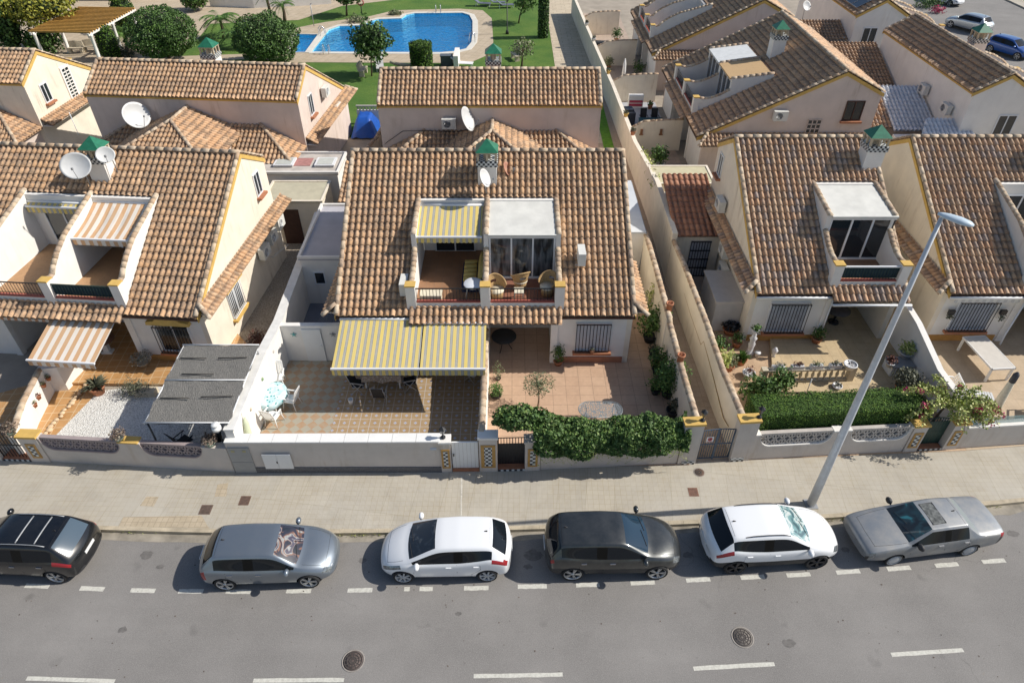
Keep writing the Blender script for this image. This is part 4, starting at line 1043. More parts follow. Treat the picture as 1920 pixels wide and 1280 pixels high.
            part('brake_disc', MB().lathe([(wr*.73,.0),(wr*.73,.02),(0,.021)], 20, (0,0,0), 0, Mx), M_ARCH, w_)
            if arch_trim:
                pass
    for sd in (-1, 1):
        yb_ = ys(mirx, .9, sd); mm = MB().lathe([(1e-4,-.085),(.06,-.07),(.095,-.02),(.1,.03),(.07,.08),(1e-4,.095)], 12, (0,0,0), 0, Matrix.Translation((mirx, yb_+sd*.10, st[7][3]+.07)) @ Matrix.Diagonal((.95,1.35,1.05,1)).to_4x4() @ Matrix.Rotation(pi/2, 4, 'Y'))
        mo = part('wing_mirror', mm, mirror_m or body, t_); part('mirror_arm', MB().tube([(mirx, yb_-sd*.05, st[7][3]+.0), (mirx, yb_+sd*.1, st[7][3]+.05)], .028, 6), M_BUMP, mo)
    x0 = st[0][0]; x1 = st[-1][0]
    r = tree.ray_cast(Vector((-4, 0, .78)), Vector((1,0,0))); xr = r[0].x if r[0] else x0
    part('number_plate', MB().cbox((xr-.008, 0, .80), (.02,.5,.11)), M_PLATE, t_)
    if rails:
        for sd in (-1, 1):
            pts = [(x, sd*rails[2], zt(x, sd*rails[2])+(.035 if 0 < q < 6 else .0)) for q, x in enumerate([rails[0]+(rails[1]-rails[0])*q/6 for q in range(7)])]
            part('roof_rail', MB().tube(pts, .016, 6), rails[3], t_)
    for x in strips:
        ww = .5
        part('roof_strip', MB().tube([(x, -ww+2*ww*q/8, zt(x, -ww+2*ww*q/8)+.004) for q in range(9)], .022, 6), M_GREYMET, t_)
    # aerial
    xa = st[rw[1]][0]+.22 if rw else 0
    part('aerial', MB().add([(xa-.06,-.02,zt(xa,0)-.01),(xa+.07,-.02,zt(xa,0)-.01),(xa+.07,.02,zt(xa,0)-.01),(xa-.06,.02,zt(xa,0)-.01),(xa-.05,0,zt(xa,0)+.06)], [(0,1,4),(1,2,4),(2,3,4),(3,0,4)]), M_BUMP, t_)
    if ws:   # wipers
        xb = st[ws[1]][0] if ws[1] > ws[0] else 0; wp = MB()
        for y0 in (-.45, .1): wp.tube([(xb-.12-.02*q, y0+.09*q, zt(xb-.12-.02*q, y0+.09*q)+.012) for q in range(7)], .009, 4)
        part('wiper', wp, M_BUMP, t_)
    # roof and bonnet shut lines
    rb = MB()
    def line(pts): rb.tube([(x, y, zt(x, y)+.0) for x, y in pts], .005, 4)
    xr0 = st[rw[1]][0]+.02 if rw else -1.3; line([(xr0+.06, -.52+1.04*q/8) for q in range(9)])
    bx = st[ws[1]][0] if ws else 1
    for sd in (-1, 1): line([(bx+.05+(x1-.34-bx)*q/6, sd*(.66-.10*(q/6)**2)) for q in range(7)])
    line([(x1-.28-.03*abs(q-4)/4, -.55+1.1*q/8) for q in range(9)])
    part('panel_gap', rb, M_SEAM, t_)
    if sunroof:
        xs0, xs1 = sunroof; ww = .40
        part('sunroof', MB().add([(xs0,-ww,zt(xs0,-ww)+.006),(xs1,-ww,zt(xs1,-ww)+.006),(xs1,0,zt(xs1,0)+.006),(xs1,ww,zt(xs1,ww)+.006),(xs0,ww,zt(xs0,ww)+.006),(xs0,0,zt(xs0,0)+.006)], [(0,1,2,3,4,5)]), plain('faded_sunroof', (.15,.155,.145), .3, .7, 9), t_)
        f = MB(); c_ = [(xs0,-ww),(xs1,-ww),(xs1,ww),(xs0,ww),(xs0,-ww)]
        f.tube([(x,y,zt(x,y)+.008) for x,y in c_], .012, 5); part('sunroof_seal', f, M_BUMP, t_)
    return t_, ys, zt
def stations(L, Wd, Ht, rr, rf, bel, kind='hatch', rwx=.45, cowl=.98, tumble=.6, hood=.88, nose=.70):
    pass
def hatch(L=4.26, w=.895, h=1.46, zs=.2, belt=.94, cowl_x=1.12, rf_x=.38, rr_x=-1.52, rwb=-1.95, hood_f=.80, cowl_z=1.0, wr=.57, bp=-.42, kick=.05, suv=0):
    e = L/2
    return [(-e, zs+.16, w*.74, .72, w*.66, .80, w*.5),
        (-e+.06, zs+.08, w*.90, belt-.10, w*.84, belt-.02, w*.66),
        (rwb, zs+.04, w*.965, belt+.0, w*.88, belt+.10, w*.72),
        (rr_x, zs, w*.99, belt+.03+kick, w*.91, h-.045, wr),
        (rr_x+.32, zs, w, belt+.02+kick*.4, w*.925, h-.01, wr+.01),
        (bp-.05, zs, w, belt, w*.935, h, wr+.02),
        (bp+.05, zs, w, belt, w*.935, h, wr+.02),
        (rf_x, zs, w, belt-.01, w*.93, h-.04, wr+.01),
        (cowl_x, zs, w*.995, cowl_z-.06, w*.91, cowl_z, w*.82),
        (e-.62, zs, w*.985, cowl_z-.13, w*.87, cowl_z-.06, w*.66),
        (e-.20, zs+.02, w*.90, hood_f-.09, w*.76, hood_f-.02, w*.56),
        (e-.04, zs+.08, w*.74, hood_f-.24, w*.62, hood_f-.18, w*.42),
        (e, zs+.14, w*.56, hood_f-.34, w*.48, hood_f-.30, w*.34)]
# index:       0 tail,1,2 rear window foot,3 roof rear,4,5,6 pillar,7 roof front,8 cowl,9,10,11,12
def seamset(bp=-.42, fx=.95, rx=-1.15, zs=.3, zb=.93):
    return [[(bp, zs), (bp, .6), (bp, zb)], [(fx, zs), (fx+.03, .6), (fx-.05, zb-.03)], [(rx, zb), (rx-.02, .72), (rx+.3, .42)], [(rx+.25, zs+.02), (bp, zs+.0), (fx, zs+.02)]]
def place(wr_px, wf_px, wb, hw=.79, z=.19):
    """rear / front near-side tyre contact pixels -> centre location and heading"""
    a, b_ = at(*wr_px, z), at(*wf_px, z); d = (b_-a).normalized(); mid = (a+b_)/2
    nn = Vector((-d.y, d.x, 0))
    if nn.y < 0: nn = -nn
    return mid+nn*hw, math.atan2(d.y, d.x)
HT = {(10,4),(10,3)} ; 
# grey hatchback, faces right
p, a = place((423,1091.4), (579.5,1086), 2.63)
car('grey metallic hatchback with a picture sunshade behind its windscreen', (p.x,p.y,-.13), a, hatch(4.28,.90,1.46,.19), paint('grey_metallic_paint', (.20,.235,.275), .6, .36, .10), (-1.30,1.31), .325,
    ws=(7,8), rw=(2,3), win=(3,8), pillars=(5,), heads={(10,4),(10,5)}, tails={(1,4),(1,3)}, seams=seamset(), handles=[(-.15,.82),(-1.02,.84)], wind_mat=shade_mat('printed_sunshade', [(.30,(.01,.015,.02)),(.45,(.03,.03,.045)),(.52,(.22,.11,.07)),(.56,(.33,.34,.33)),(.62,(.06,.05,.08)),(.75,(.15,.13,.13))], 2.3))
# first white hatchback, faces left
p, a = place((913,1075), (758.7,1077.8), 2.65)
car('white hatchback with dark windscreen, parked below the white garden gate', (p.x,p.y,-.13), a, hatch(4.25,.90,1.47,.19,.95,1.25,.28,-1.50,-1.98,.78,1.0,kick=.17), paint('white_paint', (.78,.79,.80), 0, .3, .02), (-1.32,1.34), .315,
    ws=(7,8), rw=(2,3), win=(3,8), pillars=(5,), heads={(10,4),(9,4)}, tails={(1,4),(1,5),(2,4)}, seams=seamset(-.38,.95,-1.1), handles=[(-.12,.84),(-.98,.86)], rimst='seven', rimm=M_HUBC, mirx=.85, wind_mat=shade_mat('windscreen_with_seats_behind', [(.50,(.008,.011,.016)),(.60,(.02,.026,.034)),(.66,(.075,.078,.075)),(.72,(.012,.016,.022))], 2.6))
# dark crossover, faces right
p, a = place((1074.2,1072.2), (1227.5,1070), 2.67)
car('charcoal crossover with blue tinted windscreen, parked below the ivy hedge', (p.x,p.y,-.13), a, hatch(4.42,.915,1.61,.24,1.06,1.12,.30,-1.75,-2.08,.93,1.14,.60,-.42,kick=.12), paint('charcoal_metallic_paint', (.035,.040,.042), .6, .35, .10), (-1.32,1.36), .35,
    ws=(7,8), rw=(1,3), win=(3,8), pillars=(5,), heads={(10,4),(10,5)}, tails={(1,4)}, seams=seamset(-.38,.98,-1.12,.36,1.03), handles=[(-.1,.94),(-1.0,.96)], wind_mat=glassmat('blue_windscreen', (.012,.032,.055), .04), rear_dark=True, mirx=.88, lower={(i,2) for i in range(0,12)})
# white crossover, faces right
p, a = place((1377.5,1060), (1527,1050.5), 2.665)
car('white crossover with black wheels and a silver sunshade, beside the lamp post', (p.x,p.y,-.13), a, hatch(4.40,.92,1.60,.24,1.04,1.12,.32,-1.55,-2.02,.92,1.12,.60,-.38,kick=.16), paint('white_crossover_paint', (.80,.81,.82), 0, .3, .02), (-1.33,1.34), .36,
    ws=(7,8), rw=(2,3), win=(3,8), pillars=(5,), heads={(10,4),(10,5)}, tails={(1,4),(2,4)}, seams=seamset(-.34,.98,-1.12,.36,1.0), handles=[(-.08,.92),(-.98,.95)], rimm=M_ALLOYD, rear_dark=True, mirx=.88, lower={(i,2) for i in range(0,12)},
    wind_mat=shade_mat('silver_sunshade', [(.38,(.05,.11,.13)),(.48,(.16,.30,.31)),(.56,(.55,.60,.58)),(.7,(.20,.32,.33))], 2.4), rails=(-1.15,.30,.60,M_BUMP))
# old grey saloon, faces left
e = 2.37; wS = .86
sed = [(-e,.36,wS*.84,.86,wS*.78,.93,wS*.62), (-e+.05,.28,wS*.95,.93,wS*.90,.99,wS*.72), (-1.42,.22,wS,.96,wS*.94,1.02,wS*.80), (-.98,.2,wS,.97,wS*.95,1.36,.54), (-.75,.2,wS,.96,wS*.95,1.38,.56), (-.30,.2,wS,.95,wS*.95,1.395,.57), (-.22,.2,wS,.95,wS*.95,1.395,.57),
    (.28,.2,wS,.94,wS*.95,1.365,.56), (1.02,.2,wS,.92,wS*.93,.97,wS*.80), (1.6,.22,wS*.99,.87,wS*.91,.92,wS*.74), (e-.14,.26,wS*.95,.77,wS*.88,.82,wS*.70), (e-.03,.3,wS*.90,.70,wS*.84,.74,wS*.60), (e,.36,wS*.82,.60,wS*.76,.64,wS*.5)]
p, a = place((1817.5,1028.5), (1678.6,1046.5), 2.7)
car('old faded grey saloon with a sunroof, rightmost car at the kerb', (p.x,p.y,-.13), a, sed, paint('faded_grey_paint', (.20,.22,.245), .4, .5, .5, .3), (-1.28,1.36), .30,
    ws=(7,8), rw=(2,3), win=(3,8), pillars=(5,), heads={(10,4),(10,3)}, tails={(0,4),(0,5)}, seams=seamset(-.26,.9,-1.05,.3,.92), handles=[(-.05,.84),(-.95,.85)], rimst='disc', rimm=M_HUBC, sunroof=(-.28,.16), bow=.25, crease=.75, mirx=.75, mirror_m=M_BUMP,
    wind_mat=shade_mat('teal_sunshade', [(.40,(.012,.018,.022)),(.52,(.02,.05,.06)),(.60,(.04,.20,.23)),(.7,(.06,.28,.30))], 1.5), lower={(0,3),(11,3),(11,2),(0,2)},
    rearg=glassmat('dusty_rear_glass', (.20,.23,.23), .3))
# black people carrier at the left edge, faces left
p, a = place((110,1078), (-46,1071), 2.6)
car('black people carrier with grey roof strips, leftmost car cut by the picture edge', (p.x,p.y,-.13), a, hatch(4.3,.90,1.58,.2,1.0,1.25,.5,-1.5,-1.98,.85,1.06,.60,-.4), paint('black_paint', (.004,.005,.007), .0, .25, .02, .6), (-1.30,1.30), .325,
    ws=(7,8), rw=(2,3), win=(3,8), pillars=(5,), heads={(10,4)}, tails={(1,4),(2,4)}, seams=seamset(), handles=[(-.15,.86),(-1.02,.88)], strips=(-.95,-.35), mirx=.95, rearg=glassmat('rain_spotted_rear_glass', (.07,.10,.13), .12), rails=(-1.3,.3,.56,M_GREYMET))
# cars on the side street
def far_car(px, py, rz, st, m, label, **k):
    p = at(px, py, 0.0); return car(label, (p.x, p.y, .004), rz, st, m, (-1.25,1.28), .31, ws=(7,8), rw=(2,3), win=(3,8), pillars=(5,), heads={(10,4)}, tails={(1,4)}, **k)
far_car(1888, 103, radians(-62), hatch(3.9,.85,1.48), paint('blue_paint', (.012,.08,.32), .3, .3, .03), 'small blue hatchback on the side street at the upper right')
far_car(1812, 56, radians(118), hatch(4.5,.90,1.55,.2,1.0), paint('silver_paint', (.40,.44,.48), .7, .35, .05), 'silver car on the side street above the blue one')
far_car(1768, 6, radians(-62), hatch(4.2,.88,1.5), paint('white_paint_two', (.75,.76,.77), 0, .3, .03), 'white car on the side street at the top edge')

for m_ in TMPM: bpy.data.materials.remove(m_)
# ================================================================== details fixed to the houses
def hat(root, px, py, z):   # photo pixel at height z -> local frame of a thing
    return XF[root.name].inverted() @ at(px, py, z)
# gable and front windows
window(A, 12.28, 7.9, 4.3, pi/2, .55, 1.0, sillm=M_TERRA, bars=2)
window(A, 12.28, 3.1, .95, pi/2, 1.15, 1.3, grille=M_WMETAL, head=M_YELLOW, sillm=M_YELLOW)
window(A, 10.75, .42, .75, 0, 1.35, 1.35, grille=M_BLACK, head=M_YELLOW, frame=M_WMETAL, bars=2, gdepth=.24)
window(A, 1.5, .42, .75, 0, 1.35, 1.35, grille=M_BLACK, head=M_YELLOW)
window(B, 10.55, .42, .75, 0, 1.35, 1.4, grille=M_BLACK, glass=plain('white_blind', (.60,.63,.68), .6, .04, 6), bars=1)
window(B, 1.5, .42, .75, 0, 1.35, 1.4, grille=M_BLACK, glass=M_GLASS)
window(C, 1.75, .42, .6, 0, 1.6, 1.5, grille=M_BLACK, head=None, bars=1, glass=plain('pale_grey_shutter', (.42,.46,.52), .6, .2, 3), gdepth=.2)
window(C, 0.02, 8.2, 4.3, -pi/2, .55, 1.0)
window(D, 1.7, .42, .7, 0, 1.6, 1.5, grille=M_BLACK, bars=1, glass=plain('pale_grey_shutter', (.42,.46,.52), .6, .2, 3), gdepth=.2)
window(D, 7.0, 3.02+.0, .85, 0, 1.5, 1.4)
for hh, x0 in ((A, 0), (B, 0), (C, 0), (D, 0)):
    pass
# ochre plinth under the window bays and the porch
for root, segs in ((A, [(9.3, 12.1)]), (B, [(9.2, 11.9)]), (C, [(.25, 3.2)]), (D, [(.25, 3.2)])):
    mb = MB()
    for a, b2 in segs: mb.box(a, b2, .38, .42, -.0, .34 if root is not A else .42)
    part('base_band', mb, {0: M_OCHRE}.get(0) if root is not B else plain('salmon_base_band', (.38,.17,.10), .8, .15, 4), root)
# the rear houses: windows in gables
window(Fh, .02, 7.2, 4.0, -pi/2, .6, 1.1)
window(Eh, .02, 7.6, 3.9, -pi/2, .6, 1.0, sillm=M_TERRA)
gb = MB().box(-.32, .32, -.02, .03, 0, 2.0); o = part('glass_block_window', gb, M_GLASS, Eh, (.02, 5.2, 3.1), -pi/2)
g = MB(); g.box(-.46, .46, -.06, .0, -.14, 0).box(-.46, .46, -.06, 0, 2.0, 2.14).box(-.46, -.32, -.06, 0, 0, 2).box(.32, .46, -.06, 0, 0, 2)
for q in range(9): g.box(-.32, .32, -.05, -.01, .2*q+.16, .2*q+.22)
g.box(-.03, .03, -.05, -.01, 0, 2); part('frame', g, M_WHITE, o)
window(Hh, 12.4, 5.0, 3.2, pi/2, .0+.6, .9, sill=False) if False else None
o = window(Hh, 12.38, 8.9, 3.95, pi/2, .95, 1.05, sillm=M_TERRA, frame=M_DBROWN)
gb = part('glass_block_window', MB().box(-.4, .4, -.02, .03, 0, 1.1), M_GLASS, Hh, (12.38, 6.8, 2.85), pi/2)
g = MB()
for q in range(5): g.box(-.4, .4, -.05, -.01, .27*q-.02, .27*q+.04)
for q in range(4): g.box(-.41+.265*q, -.36+.265*q, -.05, -.01, -.02, 1.12)
part('frame', g, M_PINK, gb)
window(Kh, .02, 6.2, 3.2, -pi/2, 1.0, 1.15, frame=M_WMETAL, sillm=M_YELLOW)
window(Jh, .02, 7.6, 3.6, -pi/2, 1.0, 1.1, frame=M_WMETAL)
# solar panels on the top right house
mbp = MB(); S_ = sqrt(1+.55**2)
rt = XF[Jh.name]
fr_ = Jh; pv = thing('solar_panel', 'dark blue solar panels on a tiled roof at the top edge', 'solar panels', (0,0,0), 0)
pan = MB(); frm_ = MB()
for i in range(6):
    for j in range(1):
        x0 = .9+i*1.12; P_ = []
        for x, y in ((x0, 8.75), (x0+1.05, 8.75), (x0+1.05, 7.15), (x0, 7.15)):
            zz = (2.86+.55*7-.55*(y-7.0))+.14; P_.append(rt @ Vector((x, y, zz)))
        pan.slab(P_[::-1], (0,0,.04)); 
        for k in range(4): frm_.tube([P_[k]+Vector((0,0,.045)), P_[(k+1)%4]+Vector((0,0,.045))], .02, 4)
        m1 = (P_[0]+P_[3])/2; frm_.tube([(P_[0]+P_[3])/2+Vector((0,0,.045)), (P_[1]+P_[2])/2+Vector((0,0,.045))], .012, 4)
part('cells', pan, glassmat('solar_cell_blue', (.02,.035,.06), .15), pv); part('frame', frm_, M_GREYMET, pv)

# ------------------------------------------------------------------ street walls
def proj(p):
    d = p.y*cos(TH)+(H-p.z)*sin(TH); return 960+F*p.x/d
wcum = [0]
for i in range(1, len(wall)): wcum.append(wcum[-1]+(wall[i]-wall[i-1]).length)
def wl(px, off=0):
    lo, hi = 0, wcum[-1]
    for _ in range(40):
        m_ = (lo+hi)/2
        if proj(along(wall, wcum, m_)[0]) < px: lo = m_
        else: hi = m_
    p, d = along(wall, wcum, lo); n_ = Vector((-d.y, d.x, 0)); return p+n_*off
def frame_of(a, b2):
    d = (b2-a); L = d.length; return L, math.atan2(d.y, d.x)
def lattice_wall(name, label, pa, pb, h, notches, capm=M_WHITE, lat=M_LAT, zb=.72, th=.22, wm_=M_STREET, stain=True):
    """wall from pixel pa to pb along the street line, scooped openings filled with lattice blocks"""
    a, b2 = wl(pa), wl(pb); L, rz = frame_of(a, b2); t_ = thing(name, label, 'wall', tuple(a), rz, None)
    prof = [(0, -.1), (L, -.1), (L, h)]
    nl = []
    for n0, n1 in notches:
        s0 = (wl(n0)-a).length; s1 = (wl(n1)-a).length; nl.append((s0, s1))
    def curve(s0, s1, K=10, R=.45):
        pts = []
        for k in range(K+1): th_ = pi/2*k/K; pts.append((s1-R*(1-cos(th_))*1.0, h-(h-zb)*sin(th_)))
        for k in range(K, -1, -1): th_ = pi/2*k/K; pts.append((s0+R*(1-cos(th_)), h-(h-zb)*sin(th_)))
        return pts
    for s0, s1 in nl[::-1]: prof += curve(s0, s1)
    prof += [(0, h)]
    mb = MB(); mb.slab([(s, 0, z) for s, z in prof], (0, th, 0)); 
    o = part('wall_body', mb, wm_, t_)
    cp = MB()
    last = 0
    for s0, s1 in nl+[(L, L)]: 
        if s0-last > .05: cp.box(last, s0, -.03, th+.03, h, h+.06)
        last = s1
    part('coping', cp, capm, t_)
    for s0, s1 in nl:
        lt = MB(); c = .31; y0, y1 = .05, th-.05
        cur = curve(s0, s1)
        n_ = max(2, round((s1-s0)/c)); cw = (s1-s0)/n_; nr = max(1, round((h-zb)/c)); ch = (h-zb+.02)/nr
        def zlow(s):
            d0 = min(s-s0, s1-s)
            if d0 >= .45: return zb
            x = 1-d0/.45; return h-(h-zb)*sqrt(max(0, 1-x*x))
        for i in range(n_):
            for j in range(nr):
                x0, x1 = s0+i*cw, s0+(i+1)*cw; z0, z1 = zb+j*ch, zb+(j+1)*ch; xm, zm = (x0+x1)/2, (z0+z1)/2
                if zm < zlow(xm)-.02: continue
                w_ = .03
                for (ax, az, bx, bz) in ((x0,z0,x1,z1),(x0,z1,x1,z0),(x0,z0,x0,z1)):
                    dx, dz = bx-ax, bz-az; l_ = sqrt(dx*dx+dz*dz); nx_, nz_ = -dz/l_*w_, dx/l_*w_
                    lt.slab([(ax+nx_, y0, az+nz_), (ax-nx_, y0, az-nz_), (bx-nx_, y0, bz-nz_), (bx+nx_, y0, bz+nz_)], (0, y1-y0, 0))
        lt.box(s0, s1, .03, th-.03, h-.03, h+.05)
        part('lattice', lt, lat, t_)
        rb = MB()
        for (sa, za), (sb_, zb_) in zip(cur[:-1], cur[1:]):
            rb.slab([(sa, -.02, za-.045), (sb_, -.02, zb_-.045), (sb_, -.02, zb_+.012), (sa, -.02, za+.012)], (0, th+.04, 0))
        part('scoop_rim', rb, lat if lat is M_LATP else capm, t_)
    return t_, a, rz, L
def tile_panel(root, s, z, w, h, y=-.0):
    o = part('tile_panel', MB().box(-w/2, w/2, -.025, 0, 0, h), M_OCHRE if False else plain('panel_ochre', (.46,.26,.07), .5, .2, 6), root, (s, y, z))
    part('checker_inlay', MB().box(-w*.27, w*.27, -.032, -.025, .09, h-.09), M_CHECK, o); return o
def plaque(root, s, z, w=.22, h=.11, y=-.0, m_=None):
    o = part('house_number_plaque', MB().box(-w/2, w/2, -.015, 0, 0, h), m_ or plain('pale_blue_plaque', (.45,.5,.58), .4, .1, 6), root, (s, y, z)); return o
def pier(name, label, px0, px1, h, capm, deep=.34, off=-.04, body=M_STREET, panel=None, lampz=False, cat='gate pier'):
    a, b2 = wl(px0, off), wl(px1, off); L, rz = frame_of(a, b2); t_ = thing(name, label, cat, tuple(a), rz, None)
    part('pier_body', MB().box(0, L, 0, deep, -.1, h), body, t_); part('pier_cap', MB().box(-.04, L+.04, -.04, deep+.04, h, h+.09), capm, t_)
    if panel: tile_panel(t_, L/2, .25, min(L*.8, panel), h-.55)
    return t_
# left edge
lattice_wall('street_wall', 'pale street wall left of the arched garden gate, at the left picture edge', -420, -40, 1.25, [(-330,-80)], lat=M_LATP)
pier('gate_pier', 'low white gate pier at the left picture edge', -42, 6, 1.25, M_YELLOW, panel=.3)
pier('gate_pier', 'gate pier with ochre cap and tile panel, left end of the lattice wall', 62, 96, 1.3, M_YELLOW, panel=.36)
wA, aA, rzA, LA = lattice_wall('street_wall', 'pale stained street wall with two scooped mauve lattice openings', 97, 441, 1.25, [(100,243),(283,395)], lat=M_LATP, capm=M_STREET)
part('pillar_cap', MB().box((wl(244)-aA).length, (wl(281)-aA).length, -.06, .28, 1.312, 1.36), M_YELLOW, wA)
# arched gate at the left
def bar_gate(name, label, px0, px1, h, mat, off=.1, arch=.15, panelh=0, n=9, rz_open=0, depth=.03, solid=None):
    a, b2 = wl(px0, off), wl(px1, off); L, rz = frame_of(a, b2); t_ = thing(name, label, 'gate', tuple(a), rz, None)
    g = MB(); top = lambda s: h+arch*sin(pi*s/L)
    for k in range(n+1): s = L*k/n; g.tube([(s,0,.05),(s,0,top(s))], .014 if 0 < k < n else .028, 6)
    part('bars', g, mat, t_)
    f = MB(); f.tube([(L*k/12,0,top(L*k/12)) for k in range(13)], .02, 6); f.box(0, L, -.015, .015, .05, .09); f.box(0, L, -.015, .015, h*.52, h*.52+.04); part('rails', f, mat, t_)
    if solid: part('panel', MB().box(.02, L-.02, -.008, .008, .1, solid), mat, t_)
    return t_
bar_gate('garden_gate', 'black arched bar gate at the left picture edge', 6, 61, 1.35, M_BLACK, .12, .28)
def doorstep(px0, px1, label, step=M_TERRA, ck=True):
    a, b2 = wl(px0, -.02), wl(px1, -.02); L, rz = frame_of(a, b2); t_ = thing('doorstep', label, 'step', tuple(a), rz, 'gate steps')
    part('tread', MB().box(0, L, 0, .5, 0, .1), step, t_)
    if ck: part('checker_riser', MB().box(.0, L, -.012, 0, .004, .096), M_CHECK, t_)
doorstep(8, 60, 'checkered step of the black arched gate at the left edge', M_TERRA)
# white walled garden, left half of the middle house
a, b2 = wl(442), wl(830); L, rz = frame_of(a, b2); t_ = thing('street_wall', 'long grey white street wall with broad white coping and grey plinth', 'wall', tuple(a), rz)
part('wall_body', MB().box(0, L, 0, .25, .28, 1.6), M_STREET, t_); part('plinth', MB().box(0, L, -.035, .25, -.1, .28), M_PLINTH, t_)
cp = MB()
for k in range(9): cp.box(L*k/9+.008, L*(k+1)/9-.004, -.04, .38, 1.6, 1.66)
part('coping', cp, plain('white_coping', (.78,.77,.74), .7, .04, 2), t_)
plaque(t_, L-.25, 1.2)
o = thing('meter_cabinet', 'tall grey double meter cabinet set in the street wall', 'cabinet', tuple(wl(443)), rz)
part('doors', MB().box(.02, .78, -.05, .0, .62, 1.36).box(.02, .78, -.05, 0, .02, .6), plain('cabinet_grey', (.33,.33,.32), .6, .08, 5), o)
part('lock', MB().box(.14, .26, -.06, -.05, 1.15, 1.25).box(.54, .66, -.06, -.05, 1.15, 1.25), plain('mustard_label', (.4,.36,.2), .6, .1, 5), o)
o = thing('meter_cabinet', 'white double door cabinet on the grey white street wall', 'cabinet', tuple(wl(503)), rz)
part('doors', MB().box(0, .5, -.05, .0, .3, 1.05).box(.51, 1.01, -.05, 0, .3, 1.05), M_WPLAST, o); part('lock', MB().box(.46, .5, -.06, -.05, .6, .7), M_BLACK, o)
pier('gate_pier', 'narrow pier with a checker tile panel, left of the white gate', 829, 848, 1.55, M_WHITE, panel=.34)
a, b2 = wl(849, .06), wl(899, .06); L, rz = frame_of(a, b2); t_ = thing('garden_gate', 'solid white panel gate between two checker tile panels', 'gate', tuple(a), rz)
part('door_leaf', MB().box(.02, L-.02, 0, .05, .12, 1.5), M_WPLAST, t_)
g = MB()
for k in range(1, 7): g.box(L*k/7-.004, L*k/7+.004, -.004, 0, .14, 1.48)
part('groove', g, M_LAT, t_); part('handle', MB().box(.06, .1, -.05, 0, .8, .9), M_BLACK, t_)
doorstep(849, 899, 'rusty threshold under the solid white gate', M_TERRA, False)
pier('gate_pier', 'wide pier with a checker tile panel between the white gate and the dark gate', 900, 933, 1.75, M_WHITE, panel=.55)
bar_gate('garden_gate', 'dark closed gate under the arch of ivy', 935, 983, 1.5, M_BLACK, .25, .0, solid=1.2)
doorstep(934, 984, 'checkered step of the dark gate under the ivy')
pier('gate_pier', 'pier with a checker tile panel, right of the dark gate', 984, 1012, 1.5, M_STREET, panel=.36)
a, b2 = wl(1013), wl(1268); L, rz = frame_of(a, b2); t_ = thing('street_wall', 'cream street wall hidden under hanging ivy', 'wall', tuple(a), rz)
part('wall_body', MB().box(0, L, 0, .22, -.1, 1.45), M_STREET, t_); part('coping', MB().box(0, L, -.03, .25, 1.45, 1.51), M_STREET, t_)
pier('gate_pier', 'white pier with an ochre cap and black lamp, left of the alley gate', 1269, 1303, 2.05, M_YELLOW)
pier('gate_pier', 'white pier with an ochre cap and black lamp, right of the alley gate', 1367, 1402, 2.05, M_YELLOW)
# alley gate: fixed side screens and a gate
t_ = bar_gate('alley_gate', 'blue grey bar gate closing the alley, small white sign on it', 1304, 1366, 1.55, M_BLUEMET, .15, .06, n=14)
part('post', MB().box(.62, .68, -.03, .03, 0, 1.62).box(.0, .05, -.03, .03, 0, 1.58).box(1.42, 1.47, -.03, .03, 0, 1.58), M_BLUEMET, t_)
sg = part('sign', MB().box(.24, .5, -.05, -.035, 1.0, 1.26), M_WPLAST, t_)
part('red_ring', MB().lathe([(.085,0),(.085,.004),(.06,.004),(.06,0)], 24, (0,0,0), 0, Matrix.Translation((.37,-.05,1.15)) @ Matrix.Rotation(pi/2, 4, 'X')).box(.27,.47,-.054,-.05,1.02,1.045), plain('sign_red', (.55,.04,.04), .5, .05, 9), sg)
def small_checker(px0, px1): 
    a, b2 = wl(px0, -.06), wl(px1, -.06); L, rz = frame_of(a, b2); solo('checker_tile_strip', MB().box(0, L, -.01, .02, .0, .16), M_CHECK, 'strip of black and white tiles at the foot of the %s alley pier' % ('left' if px0 < 1330 else 'right'), 'tile strip', tuple(a), rz)
small_checker(1276, 1300); small_checker(1368, 1392)
wC, aC, rzC, LC = lattice_wall('street_wall', 'white street wall with two scooped lattice openings below the clipped hedge', 1403, 1690, 1.3, [(1412,1545),(1578,1686)], lat=M_LAT, wm_=M_STREET)
pier('gate_pier', 'pier with a slanting tile panel, left of the green gate', 1691, 1716, 1.35, M_YELLOW, panel=.36)
bar_gate('garden_gate', 'dark green bar gate below the bougainvillea', 1718, 1762, 1.4, M_DGREEN, .25, .1, solid=1.3)
doorstep(1717, 1763, 'checkered step of the dark green gate')
pier('gate_pier', 'pier with a slanting tile panel, right of the green gate', 1764, 1790, 1.35, M_YELLOW, panel=.36)
a, b2 = wl(1791), wl(2400); L, rz = frame_of(a, b2); t_ = thing('street_wall', 'grey white street wall at the right edge, with a glass screen along its top', 'wall', tuple(a), rz)
part('wall_body', MB().box(0, L, 0, .22, -.1, 1.1), M_STREET, t_); part('coping', MB().box(0, L, -.03, .25, 1.1, 1.16), M_WHITE, t_)
m, t, b, N = nodes('greenish_screen_glass'); b.inputs['Base Color'].default_value = (.35,.5,.48,1); b.inputs['Roughness'].default_value = .1; b.inputs['Alpha'].default_value = .55
part('glass_screen', MB().box(0, L, .12, .135, 1.16, 1.5), m, t_)

